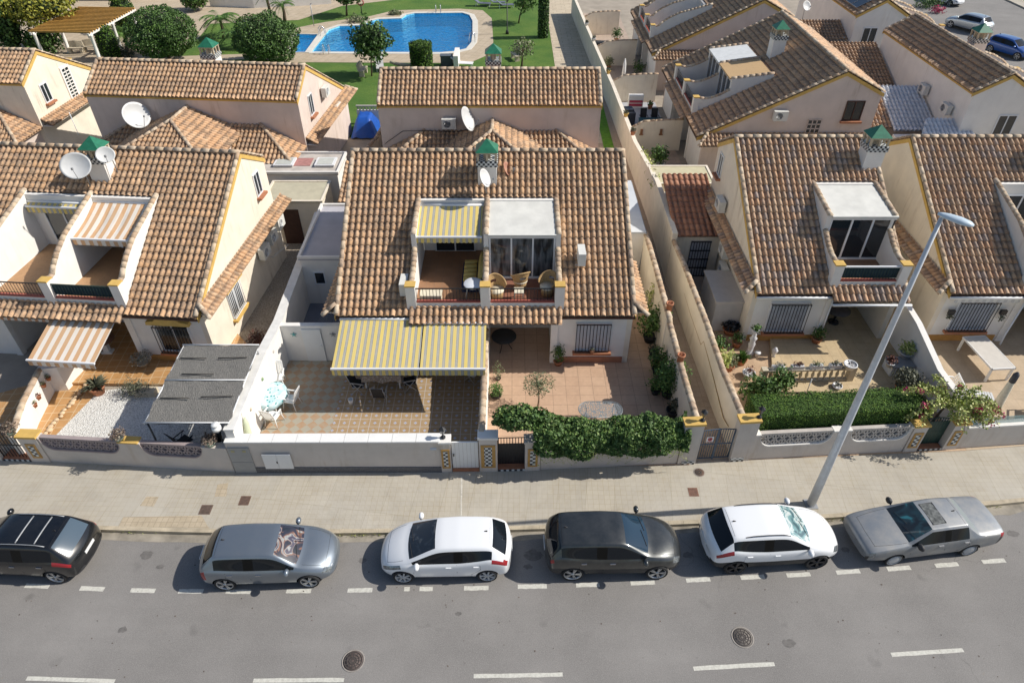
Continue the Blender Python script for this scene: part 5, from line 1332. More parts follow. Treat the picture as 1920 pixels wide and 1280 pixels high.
# ------------------------------------------------------------------ garden walls
def wall_thing(name, label, pts, h, mat, cop='tile', th=.22, copm=None, z0=-.1, grp=None, capr=.13):
    """pts: world (x, y) polyline or (x, y, h)"""
    a = Vector((pts[0][0], pts[0][1], 0)); t_ = thing(name, label, 'wall', tuple(a), 0, grp); mb = MB(); cp = MB()
    P_ = [(Vector((p[0], p[1], 0)), (p[2] if len(p) > 2 else h)) for p in pts]
    n = len(P_); offs = []
    for i in range(n):
        d = (P_[min(i+1,n-1)][0]-P_[max(i-1,0)][0]).normalized(); offs.append(Vector((-d.y, d.x, 0))*th/2)
    vs = []; fs = []
    for (p, hh), o in zip(P_, offs):
        q = p-a
        vs += [tuple(q+o+Vector((0,0,z0))), tuple(q-o+Vector((0,0,z0))), tuple(q-o+Vector((0,0,hh))), tuple(q+o+Vector((0,0,hh)))]
    for i in range(n-1):
        for k in range(4): fs.append((4*i+k, 4*i+(k+1)%4, 4*i+4+(k+1)%4, 4*i+4+k)[::-1])
    fs += [(0,1,2,3)[::1], tuple(4*(n-1)+k for k in (3,2,1,0))]; mb.add(vs, fs)
    part('wall_body', mb, mat, t_)
    if cop == 'tile': capline(cp, [tuple(p-a+Vector((0,0,hh))) for p, hh in P_], capr, .42); part('tile_coping', cp, M_CAP, t_)
    elif cop == 'flat':
        vs = []; fs = []
        for (p, hh), o in zip(P_, offs):
            q = p-a; o2 = o*1.25
            vs += [tuple(q+o2+Vector((0,0,hh+.001))), tuple(q-o2+Vector((0,0,hh+.001))), tuple(q-o2+Vector((0,0,hh+.06))), tuple(q+o2+Vector((0,0,hh+.06)))]
        for i in range(n-1):
            for k in range(4): fs.append((4*i+k, 4*i+(k+1)%4, 4*i+4+(k+1)%4, 4*i+4+k)[::-1])
        fs += [(0,1,2,3), tuple(4*(n-1)+k for k in (3,2,1,0))]; cp.add(vs, fs); part('coping', cp, copm or M_WHITE, t_)
    return t_
wall_thing('garden_wall', 'white garden wall with tile coping and hanging pots, left edge of the white gravel', [(-18.35,16.95,1.0), (-18.75,18.6,1.15), (-19.05,20.4,1.2)], 1.1, M_WHITE)
wall_thing('garden_wall', 'short white wall end beside the honey tiled porch step', [(-19.15,20.5,1.2), (-18.5,20.55,1.2), (-18.3,21.9,1.2)], 1.2, M_WHITE, 'flat')
wall_thing('garden_wall', 'long bright white wall between the gravel garden and the patterned patio', [(-9.92,16.35,2.0), (-9.95,20.5,2.0), (-9.85,22.6,1.95), (-9.9,27.0,2.1), (-9.95,31.2,2.3)], 2, M_WHITE, 'flat', th=.3, copm=plain('white_coping_worn', (.70,.69,.66), .8, .12, 3))
wall_thing('garden_wall', 'cream wall with tile coping between the patterned patio and the salmon patio', [(-1.08,16.5,1.75), (-1.08,19.0,1.75), (-1.08,22.1,1.9)], 1.8, M_WHITE)
wall_thing('alley_wall', 'stepped cream wall with tile coping, left side of the alley', [(6.62,17.0,1.9), (6.58,19.5,1.95), (6.56,22.3,2.1), (6.52,22.35,2.35), (6.5,26.0,2.5), (6.5,29,2.5)], 2, M_CREAM, th=.2)
wall_thing('alley_wall', 'long cream wall with dark spotted tile coping, right side of the alley', [(8.28,17.05,1.95), (8.15,19.6,1.95), (8.05,22.2,2.2), (7.92,26.2,2.3), (7.82,28.4,2.3)], 2, M_CREAM, th=.2)
wall_thing('alley_wall', 'cream wall continuing the alley beside the rear patios', [(7.85,28.5,2.7), (7.9,34.0,2.7), (7.75,41.0,1.9), (7.5,51.0,1.9), (6.85,66.0,1.9), (6.4,78.0,1.9)], 2, M_CREAM, 'none', th=.25)
pl = MB()
for (x0, y0, l) in ((7.7,43.8,'a'), (7.5,52.7,'b'), (7.1,61.2,'c'), (6.75,70.4,'d')):
    wall_thing('patio_wall', {'a':'cream patio wall with raised middle, nearest of the cross walls beyond the alley','b':'second cream patio wall beyond the alley, behind the dark table','c':'third pale patio wall beyond the alley, above the closed parasol','d':'farthest pale patio wall beyond the alley'}[l], [(x0,y0,1.5), (x0+1.0,y0+.1,2.0), (x0+2.4,y0+.1,2.1), (x0+3.6,y0+.15,2.1)], 2, M_CREAM, 'tile', th=.18, capr=.1)
wall_thing('garden_wall', 'sloping white wall between the right hand patios, next to the low table', [(17.15,17.6,1.35), (17.1,20.2,1.35), (17.0,22.4,2.0), (17.0,23.6,2.1)], 1.5, M_WHITE, 'flat', th=.2)
wall_thing('garden_wall', 'white yard wall with a flush white door, above the patterned patio', [(-9.8,22.42,1.9), (-7.0,22.42,1.9)], 1.9, M_WHITE, 'flat', th=.18)
o = solo('yard_door', MB().box(0, .8, 0, .05, .04, 1.78).box(.66,.74,-.06,0,.92,.96), M_WPLAST, 'flush white door in the white yard wall', 'door', (-8.85, 22.27, 0))
sheet('yard_floor', [(-9.8,22.5), (-7.0,22.5), (-7.0,27), (-9.8,27)], .02, M_BLUEPLAT)

# ------------------------------------------------------------------ annexes
def shed(name, label, x0, x1, y0, y1, h, wallm, roof, rz=0, par=.12, extra=None):
    t_ = thing(name, label, 'outbuilding', (x0, y0, 0), rz); w_, d_ = x1-x0, y1-y0
    part('wall', MB().box(0, w_, 0, d_, -.1, h), wallm, t_)
    part('flat_roof', MB().box(-.06, w_+.06, -.06, d_+.06, h, h+.09), roof, t_)
    if par: part('roof_kerb', MB().box(-.08, w_+.08, -.08, .04, h+.09, h+.09+par).box(-.08, .04, .04, d_-.04, h+.09, h+.09+par).box(w_-.04, w_+.08, .04, d_-.04, h+.09, h+.09+par).box(-.08, w_+.08, d_-.04, d_+.08, h+.09, h+.09+par), wallm, t_)
    return t_
M_LILAC = plain('lilac_grey_roof', (.44,.43,.46), .9, .1, 1.5)
t_ = shed('outbuilding', 'lilac grey flat roofed room left of the middle house, with a small window', -9.75, -7.3, 26.5, 31.4, 2.5, M_WHITE, M_LILAC)
window(t_, .75, 0, 1.2, 0, .42, .6, sill=False, bars=1)
t_ = shed('outbuilding', 'white flat roofed box with two skylights behind the left house', -14.3, -9.6, 34.7, 37.2, 2.7, M_WHITE, plain('pale_roof_felt', (.52,.47,.42), .9, .2, 2))
for k, x in enumerate((1.0, 3.3)):
    s = part('skylight', MB().box(x, x+1.1, .7, 1.7, 2.85, 2.95), M_WMETAL, t_); part('pane', MB().box(x+.12, x+.98, .8, 1.6, 2.95, 2.965), plain('milky_pane', (.52,.54,.5), .3, .1, 5), s)
part('red_patch', MB().box(1.9, 3.0, .9, 1.9, 2.795, 2.81), plain('faded_red', (.42,.2,.18), .9, .2, 5), t_)
t_ = shed('outbuilding', 'low annexe with milky roof panels and a dark brown door, beside the left house', -13.0, -9.95, 32.0, 34.2, 2.45, M_CREAM, plain('milky_roof_panel', (.50,.46,.34), .7, .1, 3), par=.05)
part('door', MB().box(.75, 1.75, -.04, .0, 0, 2.05), M_DBROWN, t_)
t_ = thing('outbuilding', 'small lean-to with tan tiles wedged left of the middle house', 'outbuilding', (-9.0, 31.6, 0)); part('wall', MB().box(0, 1.7, .2, 3, -.1, 2.6), M_CREAM, t_)
tiles('lean_to_roof', t_, (0,0,2.65), (1,0,0), Vector((0,1,.3)).normalized(), [rect(0,1.8,0,3.1)], M_TILE, seed=5)
t_ = shed('outbuilding', 'narrow white flat roofed annexe right of the middle house', 5.05, 6.4, 28.7, 34.0, 2.6, M_WHITE, plain('bluish_white_roof', (.58,.60,.62), .7, .08, 2), par=0)
part('gutter', MB().tube([(1.42,-.1,2.6),(1.42,5.3,2.6)], .05, 6).tube([(1.42,-.1,2.55),(1.3,-.12,0)], .04, 6), M_GREYMET, t_)
# red tiled lean-to right of the alley
t_ = thing('outbuilding', 'lean-to with new red tiles right of the alley, dark grille door below', 'outbuilding', (7.95, 28.7, 0))
part('wall', MB().box(0, 2.3, .2, 4.6, -.1, 2.4), M_CREAM, t_)
tiles('red_tile_roof', t_, (-.05,-.0,2.42), (1,0,0), Vector((0,1,.22)).normalized(), [rect(0,2.35,0,4.7)], M_TILER, seed=6, hs=.7, row=.42, pitch=.28)
d = part('grille_door', MB().box(.85, 1.85, .15, .2, 0, 2.05), plain('pale_door_backing', (.35,.37,.42), .6, .1, 5), t_); g = MB()
for k in range(5): g.box(.85, 1.85, .1, .15, .5*k, .5*k+.05)
for k in range(8): g.box(.85+.135*k, .88+.135*k, .11, .14, 0, 2.05)
part('bars', g, M_BLACK, d)
t_ = shed('outbuilding', 'low annexe with a pale yellow flat roof beyond the red lean-to', 7.8, 11.0, 34.0, 36.1, 2.45, M_CREAM, plain('pale_yellow_roof', (.55,.50,.33), .8, .1, 2), par=.04)
# grey cabinet beside the alley patio
t_ = shed('garden_cupboard', 'pale grey upright cupboard against the house right of the alley', 9.1, 10.3, 24.4, 26.8, 1.6, plain('cupboard_grey', (.45,.43,.42), .8, .08, 3), plain('cupboard_top', (.50,.46,.42), .8, .08, 3), par=0); t_['category'] = 'cupboard'
# skirts between the houses on the right
t_ = thing('outbuilding', 'single storey wing with brown and grey painted tile slopes between two gabled houses', 'outbuilding', (21.4, 41.0, 0))
part('wall', MB().box(0, 4.9, .5, 10, -.1, 2.9), M_PINK, t_)
tiles('brown_slope', t_, (0,.0,2.75), (1,0,0), Vector((0,1,.4)).normalized(), [rect(0,2.2,0,3.4)], M_TILEO, seed=8)
tiles('grey_slope', t_, (2.2,-.3,2.7), (1,0,0), Vector((0,1,.38)).normalized(), [rect(0,2.6,0,4.0)], M_TILEG, seed=9)
tiles('dark_slope', t_, (0,5.4,2.9), (1,0,0), Vector((0,1,.35)).normalized(), [rect(0,4.8,0,5.5)], M_TILEB, seed=10)
tiles('dark_slope', t_, (0,12.4,2.9), (1,0,0), Vector((0,1,.35)).normalized(), [rect(0,4.8,0,5.0)], M_TILEB, seed=12)
t_ = thing('outbuilding', 'low wing with a grey painted tile slope in front of the white gabled house', 'outbuilding', (23.3, 37.0, 0))
part('wall', MB().box(0, 4.4, .3, 3.2, -.1, 2.7), M_WHITE, t_)
tiles('grey_slope', t_, (0,0,2.6), (1,0,0), Vector((0,1,.42)).normalized(), [[(0,0),(4.6,0),(3.4,3.1),(1.4,3.1)]], M_TILEG, seed=13)

# ------------------------------------------------------------------ air conditioners, dishes, awnings
def on(root, x, y, z, rz): M = XF[root.name] @ Matrix.Translation((x, y, z)); p = M.to_translation(); return tuple(p), root.rotation_euler.z+rz
for (root, x, y, z, rz, lb) in (
    (A, 12.28, 6.4, 1.75, pi/2, 'air conditioner on the sunlit gable of the left house, nearest of three'),
    (A, 12.28, 7.5, 1.9, pi/2, 'air conditioner on the sunlit gable of the left house, middle of three'),
    (A, 12.28, 8.6, 2.05, pi/2, 'air conditioner on the sunlit gable of the left house, farthest of three'),
    (B, 3.0, 1.1, 3.35, -pi/2, 'air conditioner standing on the tiles left of the middle house terrace'),
    (B, 9.75, 2.0, 4.2, pi/2, 'white air conditioner on the tiles right of the glazed sun room'),
    (C, 0.02, 6.3, 3.4, -pi/2, 'air conditioner high on the shaded gable right of the alley'),
    (C, 0.02, 4.4, 2.0, -pi/2, 'upper air conditioner beside the dark grille door'),
    (C, 0.02, 3.9, 1.2, -pi/2, 'lower air conditioner beside the dark grille door'),
    (G, 8.55, iG['yb']+.01, 4.25, pi, 'air conditioner on the rosy rear wall, left of the dish'),
    (Fh, .02, 5.0, 4.3, -pi/2, 'air conditioner high on the sunlit gable of the left rear house'),
    (Fh, .02, 3.4, 2.6, -pi/2, 'air conditioner low on the sunlit gable beside the blue cover'),
    (Hh, 12.38, 4.6, 4.0, pi/2, 'air conditioner on the rosy gable with the glass block window'),
    (Kh, 4.6, iK['yb']+.01, 4.0, pi, 'air conditioner on the long wall of the white house, farther of two'),
    (Kh, 1.6, iK['yb']+.01, 3.9, pi, 'air conditioner on the long wall of the white house, nearer of two'),
    (Jh, 1.0, iJ['yb']+.01, 3.3, pi, 'air conditioner on the wall below the solar panels'),
    (Eh, 2.0, iE['yb']+2.3, 1.7, pi, 'air conditioner low between the two left rear houses')):
    p, r = on(root, x, y, z, rz); ac_unit(p, r, lb)
def dish_px(px, py, Y, r, az, el, label, mast_dz=-.8, mast_dy=.2, mat=None):
    u = (px-960)/F; v = (py-640)/F; b_ = cos(TH)-v*sin(TH); c_ = -sin(TH)-v*cos(TH); t = Y/b_; p = Vector((u*t, Y, H+c_*t))
    return dish(tuple(p), r, az, el, label, mast=((p.x+.05, p.y+.25, p.z-.25), (p.x+.1, p.y+mast_dy, p.z+mast_dz)), mat=mat)
dish_px(144, 312, 27.0, .62, radians(-75), radians(35), 'largest white dish, left of the green capped chimney on the left house', -1.0)
dish_px(198, 291, 27.4, .38, radians(-62), radians(35), 'small round white dish right of the left chimney', -.9)
dish_px(906, 335, 26.6, .44, radians(-15), radians(28), 'white dish seen edge on in front of the middle chimney', -.8)
dish_px(949, 318, 27.9, .36, radians(-12), radians(30), 'rusty reddish dish right of the middle chimney', -.7, mat=plain('rusty_dish', (.45,.22,.15), .7, .35, 6))
dish_px(253, 218, 38.2, .82, radians(-28), radians(30), 'big white dish on the rosy rear wall of the left house', -.6, .8)
dish_px(872, 225, 36.8, .75, radians(-12), radians(25), 'tall white dish on the rosy rear wall in the middle', -.5, .6)
dish_px(1511, 12, 58, .42, radians(-60), radians(30), 'small white dish on a mast at the top edge', -1.6, .2)
# awnings over patio and terraces (fixed to the house fronts)
awning((-5.25, 21.75, 0), 0, 3.35, 2.35, 2.72, 2.15, M_AWY, 'wide yellow striped awning over the patio, left of two', .28, sag=.03)
awning((-2.28, 21.5, 0), 0, 2.5, 2.1, 2.70, 2.15, M_AWY, 'narrower yellow striped awning over the patio, right of two', .28)
awning((-2.62, 26.35, 0), 0, 2.72, 2.0, 5.35, 4.98, M_AWY, 'yellow striped awning over the open roof terrace of the middle house', .22)
p, r = on(A, 7.65, 4.7, 0, 0); awning(p, r, 2.75, 2.1, 5.3, 4.7, M_AWO, 'faded orange striped awning over the right hand roof terrace of the left house', .25, sag=.1)
p, r = on(A, 4.65, 4.65, 0, 0); awning(p, r, 2.75, .25, 5.2, 5.1, M_AWY, 'rolled up yellow awning over the left hand roof terrace', .25)
p, r = on(A, 7.45, .3, 0, 0); awning(p, r, 2.75, 2.35, 2.68, 2.0, M_AWO, 'orange white striped awning over the porch of the left house', .22)
p, r = on(A, 4.8, .3, 0, 0); awning(p, r, 2.6, .35, 2.68, 2.5, M_AWR, 'nearly closed brown striped awning at the left edge', .15)
p, r = on(D, 1.7, .35, 0, 0); awning(p, r, 2.8, .3, 2.72, 2.6, stripe_mat('grey_striped_cloth', [(0,(.5,.5,.5)),(.5,(.62,.62,.6))], .3), 'closed grey awning above the barred window at the right edge', .18)
# gutters on the right hand house
for root, x0, x1, y, z in ((C, 0, 3.3, -.05, 2.72), (C, 3.1, 6.4, -.42, 2.6), (D, 0, 3.3, -.05, 2.72)):
    part('gutter', MB().tube([(x0, y, z), (x1, y, z)], .055, 8), M_WMETAL, root)
part('downpipe', MB().tube([(3.45,.3,2.7),(3.45,.32,.1)], .035, 6), M_WMETAL, C)
part('downpipe', MB().tube([(3.5,.2,2.7),(3.5,.25,.5),(3.3,.0,.1)], .045, 6), M_WMETAL, D)

# ------------------------------------------------------------------ lamps
def pier_lamp(px, zt_, label, off=.12):
    p = wl(px, off); t_ = thing('pier_lamp', label, 'lamp', (p.x, p.y, zt_), 0, 'black lanterns on the gate piers')
    part('post', MB().lathe([(.09,0),(.09,.04),(.03,.06),(.03,.22),(.0,.23)], 10), M_BLACK, t_)
    part('lantern', MB().lathe([(.05,.2),(.1,.42),(.1,.43),(.05,.43)], 6, smooth=False), glassmat('lantern_glass', (.05,.055,.06), .1), t_)
    part('hood', MB().lathe([(.13,.43),(.06,.5),(.02,.54),(0,.56)], 6, smooth=False), M_BLACK, t_)
pier_lamp(1300, 2.14, 'black lantern on the left alley pier'); pier_lamp(1401, 2.14, 'black lantern on the right alley pier')
pier_lamp(836, 1.66, 'black lantern on the white coping near the white gate', .16); pier_lamp(36, 1.36, 'dark lantern on the pier at the left edge')
# street lamp
p = at(1520, 945); t_ = thing('street_lamp', 'tall tapering pale grey street lamp on the pavement, leaning across the right hand houses', 'street lamp', (p.x, p.y, 0), 0)
part('pole', MB().tube([(0,0,0),(0,0,4),(0,0,8),(0,-.02,11.35)], [.15,.115,.08,.05], 20), plain('galvanised_pale', (.60,.63,.67), .5, .12, 5, metal=.2), t_)
part('base_plate', MB().box(-.2,.2,-.2,.2,0,.03).lathe([(.14,.03),(.14,.25),(.126,.27)], 16), M_GREYMET, t_)
hd = MB()
sec = [(-.1,.05,.04), (0,.08,.07), (.15,.125,.09), (.4,.15,.10), (.64,.115,.07), (.72,.04,.03)]
vs = []; fs = []; K = 14
for x, w_, h_ in sec:
    for k in range(K): a_ = 2*pi*k/K; vs.append((x, w_*cos(a_), 11.42+h_*sin(a_)*(1 if sin(a_) > 0 else .5*1)-x*.06))
for i in range(len(sec)-1):
    for k in range(K): fs.append((i*K+k, (i+1)*K+k, (i+1)*K+(k+1)%K, i*K+(k+1)%K))
fs += [tuple(range(K)), tuple((len(sec)-1)*K+k for k in range(K))[::-1]]
hd.add(vs, fs, 0, Matrix.Rotation(radians(-38), 4, 'Z'), True); part('lamp_head', hd, plain('lamp_head_blue_grey', (.52,.62,.70), .35, .08, 5), t_)

part('railing_top_bar', MB().box(3.45, 6.05, .38, .46, 3.94, 3.99), M_WMETAL, C)
# ================================================================== PLANTS
def leaf_mat(name, cols, rough=.6):
    m, t, b, N = nodes(name)
    r = N('ShaderNodeNewGeometry').outputs['Random Per Island']
    c = ramp(N, r, [(i/max(1, len(cols)-1), c_) for i, c_ in enumerate(cols)])
    c = mix(N, ramp(N, nz(N, pos(N), 1.6, 3), [(.35, 0), (.7, .45)]), c, mul(cols[0], .8)); t.links.new(c, b.inputs['Base Color']); b.inputs['Roughness'].default_value = rough
    return m
L_IVY = leaf_mat('ivy_leaf', [(.03,.065,.012), (.055,.12,.022), (.085,.17,.033), (.13,.22,.05), (.20,.28,.07)], .62)
L_HEDGE = leaf_mat('cypress_hedge_leaf', [(.03,.07,.008), (.05,.12,.01), (.09,.19,.015), (.17,.26,.025)], .8)
L_TREE = leaf_mat('dark_tree_leaf', [(.03,.07,.012), (.05,.115,.018), (.085,.17,.028), (.13,.23,.045)])
L_OLIVE = leaf_mat('olive_leaf', [(.10,.12,.05), (.16,.18,.08), (.24,.26,.14), (.30,.31,.18)])
L_YEL = leaf_mat('yellow_green_leaf', [(.20,.26,.05), (.36,.42,.09), (.52,.55,.18), (.62,.60,.28)])
L_LIGHT = leaf_mat('light_green_leaf', [(.05,.11,.02), (.09,.18,.03), (.15,.26,.05)])
L_GREY = leaf_mat('grey_green_leaf', [(.07,.08,.05), (.12,.13,.08), (.17,.17,.11)])
L_PINK = leaf_mat('magenta_bract', [(.40,.02,.10), (.55,.05,.16), (.45,.08,.12)])
L_RED = leaf_mat('dry_red_leaf', [(.10,.03,.02), (.16,.05,.03), (.09,.05,.03)])
L_HEDGEY = leaf_mat('yellow_hedge_leaf', [(.10,.12,.01), (.20,.22,.02), (.32,.31,.03), (.40,.36,.05)])
def rv(r): 
    while True:
        v = Vector((r.uniform(-1,1), r.uniform(-1,1), r.uniform(-1,1)))
        if .05 < v.length < 1: return v.normalized()
def leaf(mb, p, n, d, s, w):
    side = n.cross(d); side = side.normalized() if side.length > 1e-4 else Vector((1,0,0))
    mb.add([p, p+d*s*.5+side*w, p+d*s, p+d*s*.5-side*w], [(0,1,2,3)])
def foliage(n, samp, size, r, up=.3, asp=.45, out=.7):
    """samp() -> (point, outward)"""
    mb = MB()
    for _ in range(n):
        p, o = samp(); q = rv(r); nrm = (o*out+q+Vector((0,0,up))).normalized(); d = nrm.cross(rv(r)); d = d.normalized() if d.length > 1e-3 else Vector((1,0,0))
        s = size*r.uniform(.6, 1.35); leaf(mb, p-d*s*.5, nrm, d, s, s*asp)
    return mb
def ell(c, rad, r, lump=.18, fill=.35, seed=0):
    c = Vector(c)
    def f():
        d = rv(r); k = 1+lump*2*(noise.noise(d*2.3+Vector((seed,seed*.7,3)))); k += lump*noise.noise(d*6+Vector((seed,1,2)))
        t = 1-fill*r.random()**2
        return c+Vector((d.x*rad[0], d.y*rad[1], d.z*rad[2]))*k*t, d
    return f
def bx(x0, x1, y0, y1, z0, z1, r, lump=.05, depth=.12, round_=0, sd=0):
    A_ = [((y1-y0)*(x1-x0), 'z'), ((z1-z0)*(x1-x0), 'y'), ((z1-z0)*(x1-x0), 'Y'), ((z1-z0)*(y1-y0), 'x'), ((z1-z0)*(y1-y0), 'X')]; tot = sum(a for a, _ in A_)
    def f():
        q = r.random()*tot
        for a, k in A_:
            q -= a
            if q <= 0: break
        x, y, z = r.uniform(x0,x1), r.uniform(y0,y1), r.uniform(z0,z1); o = Vector()
        if k == 'z': z = z1; o.z = 1
        if k == 'y': y = y0; o.y = -1
        if k == 'Y': y = y1; o.y = 1
        if k == 'x': x = x0; o.x = -1
        if k == 'X': x = x1; o.x = 1
        p = Vector((x,y,z)); nn = noise.noise(p*1.7+Vector((sd,0,0)))+.5*noise.noise(p*5)
        return p+o*(nn*lump-depth*r.random()**2), o
    return f
def core(mb, c, rad, seed=0):
    K, J = 14, 9; vs = []; fs = []
    for j in range(J+1):
        ph = pi*j/J
        for k in range(K):
            th_ = 2*pi*k/K; d = Vector((sin(ph)*cos(th_), sin(ph)*sin(th_), cos(ph))); kk = .84*(1+.25*noise.noise(d*2.3+Vector((seed,seed*.7,3))))
            vs.append((c[0]+d.x*rad[0]*kk, c[1]+d.y*rad[1]*kk, c[2]+d.z*rad[2]*kk))
    for j in range(J):
        for k in range(K): fs.append((j*K+k, (j+1)*K+k, (j+1)*K+(k+1)%K, j*K+(k+1)%K))
    mb.add(vs, fs); return mb
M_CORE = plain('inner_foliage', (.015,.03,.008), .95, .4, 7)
def tree(name, label, loc, h, rad, lm, n=2500, size=.16, trunk_r=.12, cat='tree', group=None, solidcore=True, seed=0, lump=.2, fill=.35, bush=False, asp=.45, tilt=(0,0)):
    """h: height of the crown's centre"""
    r = random.Random(seed+17); t_ = thing(name, label, cat, loc, 0, group)
    c = (tilt[0], tilt[1], h)
    tk = MB(); tk.tube([(0,0,-.05), (tilt[0]*.2+.04, tilt[1]*.3, h*.4), (c[0], c[1], h)], [trunk_r, trunk_r*.75, trunk_r*.45], 8)
    for k in range(5):
        a_ = 2*pi*k/5+r.random(); b0 = Vector((tilt[0]*.5, tilt[1]*.5, h-rad[2]*.75)); e_ = Vector((c[0]+cos(a_)*rad[0]*.65, c[1]+sin(a_)*rad[1]*.65, h+rad[2]*r.uniform(-.2,.4))); tk.tube([b0, (b0+e_)/2+Vector((0,0,.05)), e_], [trunk_r*.5, trunk_r*.3, trunk_r*.12], 6)
    part('trunk', tk, M_BARK, t_)
    mb = foliage(n, ell(c, rad, r, lump, fill, seed), size, r, asp=asp); 
    part('crown', mb, lm, t_)
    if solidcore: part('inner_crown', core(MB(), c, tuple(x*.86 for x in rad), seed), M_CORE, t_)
    return t_
def pot(t_, r_, h_, m_, z=0, x=0, y=0, nm='pot'):
    part(nm, MB().lathe([(r_*.68,0),(r_*.95,h_*.85),(r_*1.06,h_*.86),(r_*1.06,h_),(r_*.9,h_),(r_*.88,h_*.88),(0,h_*.88)], 16, (x,y,z)), m_, t_)
def potted(label, loc, pr, ph, pm, fr_, fz, lm, n=350, size=.09, seed=1, lump=.3, kind='bush', asp=.4, name='potted_plant', fill=.8):
    r = random.Random(seed*13+1); t_ = thing(name, label, 'potted plant', loc, 0, None); pot(t_, pr, ph, pm)
    if kind == 'bush': mb = foliage(n, ell((0,0,ph+fz), (fr_, fr_, fz), r, lump, fill, seed), size, r, asp=asp)
    elif kind == 'spiky':
        mb = MB()
        for k in range(n):
            a_ = 2*pi*r.random(); el_ = r.uniform(.25, 1.35); d = Vector((cos(a_)*cos(el_), sin(a_)*cos(el_), sin(el_))); p0 = Vector((0,0,ph)); L_ = fr_*r.uniform(.7,1.15)*1.2
            mid = p0+d*L_*.55; tip = p0+d*L_+Vector((0,0,-L_*.25)); s_ = d.cross(Vector((0,0,1))).normalized()*size
            mb.add([p0-s_*.5, p0+s_*.5, mid+s_, tip, mid-s_], [(0,1,2,3,4)])
    elif kind == 'stems':
        mb = MB()
        for k in range(n):
            a_ = 2*pi*r.random(); rr = fr_*r.random()*.4; b0 = Vector((cos(a_)*rr*.5, sin(a_)*rr*.5, ph)); e_ = Vector((cos(a_)*fr_*r.uniform(.2,1), sin(a_)*fr_*r.uniform(.2,1), ph+fz*2*r.uniform(.6,1)))
            mb.tube([b0, (b0+e_)/2, e_], .006, 4)
            for q in range(9):
                p_ = b0.lerp(e_, .25+.75*q/9); d = rv(r); d.z = abs(d.z)*.4; leaf(mb, p_, rv(r), d.normalized(), size*1.4, size*.35)
    part('foliage', mb, lm, t_); return t_
def P(px, py, z=0): p = at(px, py, z); return (p.x, p.y, p.z)
# ---- ivy over the cream wall
r = random.Random(5)
a, b2 = wl(1013), wl(1272); L, rz = frame_of(a, b2)
t_ = thing('ivy_hedge', 'dense dark ivy mass hanging over the street wall and arching over the dark gate', 'ivy', tuple(a), rz)
def ivy_s():
    x = r.uniform(-.3, L+.15); bulge = .10*sin(x*2.1)+.08*sin(x*4.7+1); top = 1.93+.5*max(0, 1-(x+.3)/1.3)+bulge*.6; bot = 1.0+.10*sin(x*3)+.35*max(0, 1-(x+.3)/.7)
    q = r.random()
    if q < .42: y = -.36-bulge*.6-.12*sin(3*(top-z0_)) if False else -.38-bulge*.6; z = r.uniform(bot, top); o = Vector((0,-1,.15)); y += .25*max(0, (z-top+.35)/.35)**2
    elif q < .85: y = r.uniform(-.22, .85+bulge); z = top-.22*((y-.3)/.6)**2; o = Vector((0,0,1))
    elif q < .93: y = .85+bulge; z = r.uniform(1.1, top-.2); o = Vector((0,1,0))
    else: x = L+.15; y = r.uniform(-.2,.8); z = r.uniform(1.1,1.95); o = Vector((1,0,0))
    p = Vector((x, y, z)); k = noise.noise(p*2.1)*.16+noise.noise(p*5)*.07; return p+o*(k-.1*r.random()), o
mb = foliage(15000, ivy_s, .10, r, asp=.48)
# arch over the gate
ar = ell((-.75, .35, 2.42), (.95, .50, .42), r, .15, .5, 2); m2 = foliage(3200, ar, .105, r, asp=.48); mb.add(m2.v, m2.f)
part('leaves', mb, L_IVY, t_)
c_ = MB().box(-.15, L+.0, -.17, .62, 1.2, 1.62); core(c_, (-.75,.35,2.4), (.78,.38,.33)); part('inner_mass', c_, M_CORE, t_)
st = MB(); lf = MB()
for k in range(60):
    x = r.uniform(-.2, L); p0 = Vector((x, -.3, 1.15)); ln = r.uniform(.15, .6); p1 = p0+Vector((r.uniform(-.15,.15), -.08, -ln*.5)); p2 = p0+Vector((r.uniform(-.25,.25), -.05, -ln)); st.tube([p0,p1,p2], .005, 4)
    for q in range(int(ln*14)):
        p_ = p0.lerp(p2, r.random()); leaf(lf, p_, rv(r), rv(r), .05, .018)
part('hanging_stem', st, L_YEL, t_); part('hanging_leaves', lf, L_YEL, t_)
# ---- clipped hedge
a, b2 = wl(1404, .28), wl(1722, .28); L, rz = frame_of(a, b2); r = random.Random(8)
t_ = thing('clipped_hedge', 'boxy bright green clipped hedge behind the white lattice wall', 'hedge', tuple(a), rz)
f0 = bx(0, L, 0, 1.15, 1.0, 2.0, r, .07, .10, 0, 3)
def hs():
    p, o = f0(); p.z = p.z if p.z < 1.99 else p.z; s = min(1, p.x/.25) if p.x < .25 else min(1, (L-p.x)/.25); 
    if o.z > .5: p.z -= .12*(1-s)+.10*max(0, 1-p.y/.12)
    p.y += -.16*max(0, (p.z-1.2))*.0; return p, o
mb = foliage(24000, hs, .055, r, up=.2, asp=.30, out=1.2); part('leaves', mb, L_HEDGE, t_)
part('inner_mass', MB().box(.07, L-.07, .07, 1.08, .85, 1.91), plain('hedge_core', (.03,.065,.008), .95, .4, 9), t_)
part('stems', MB().box(.2, L-.2, .3, .8, -.05, .9), M_BARK, t_)
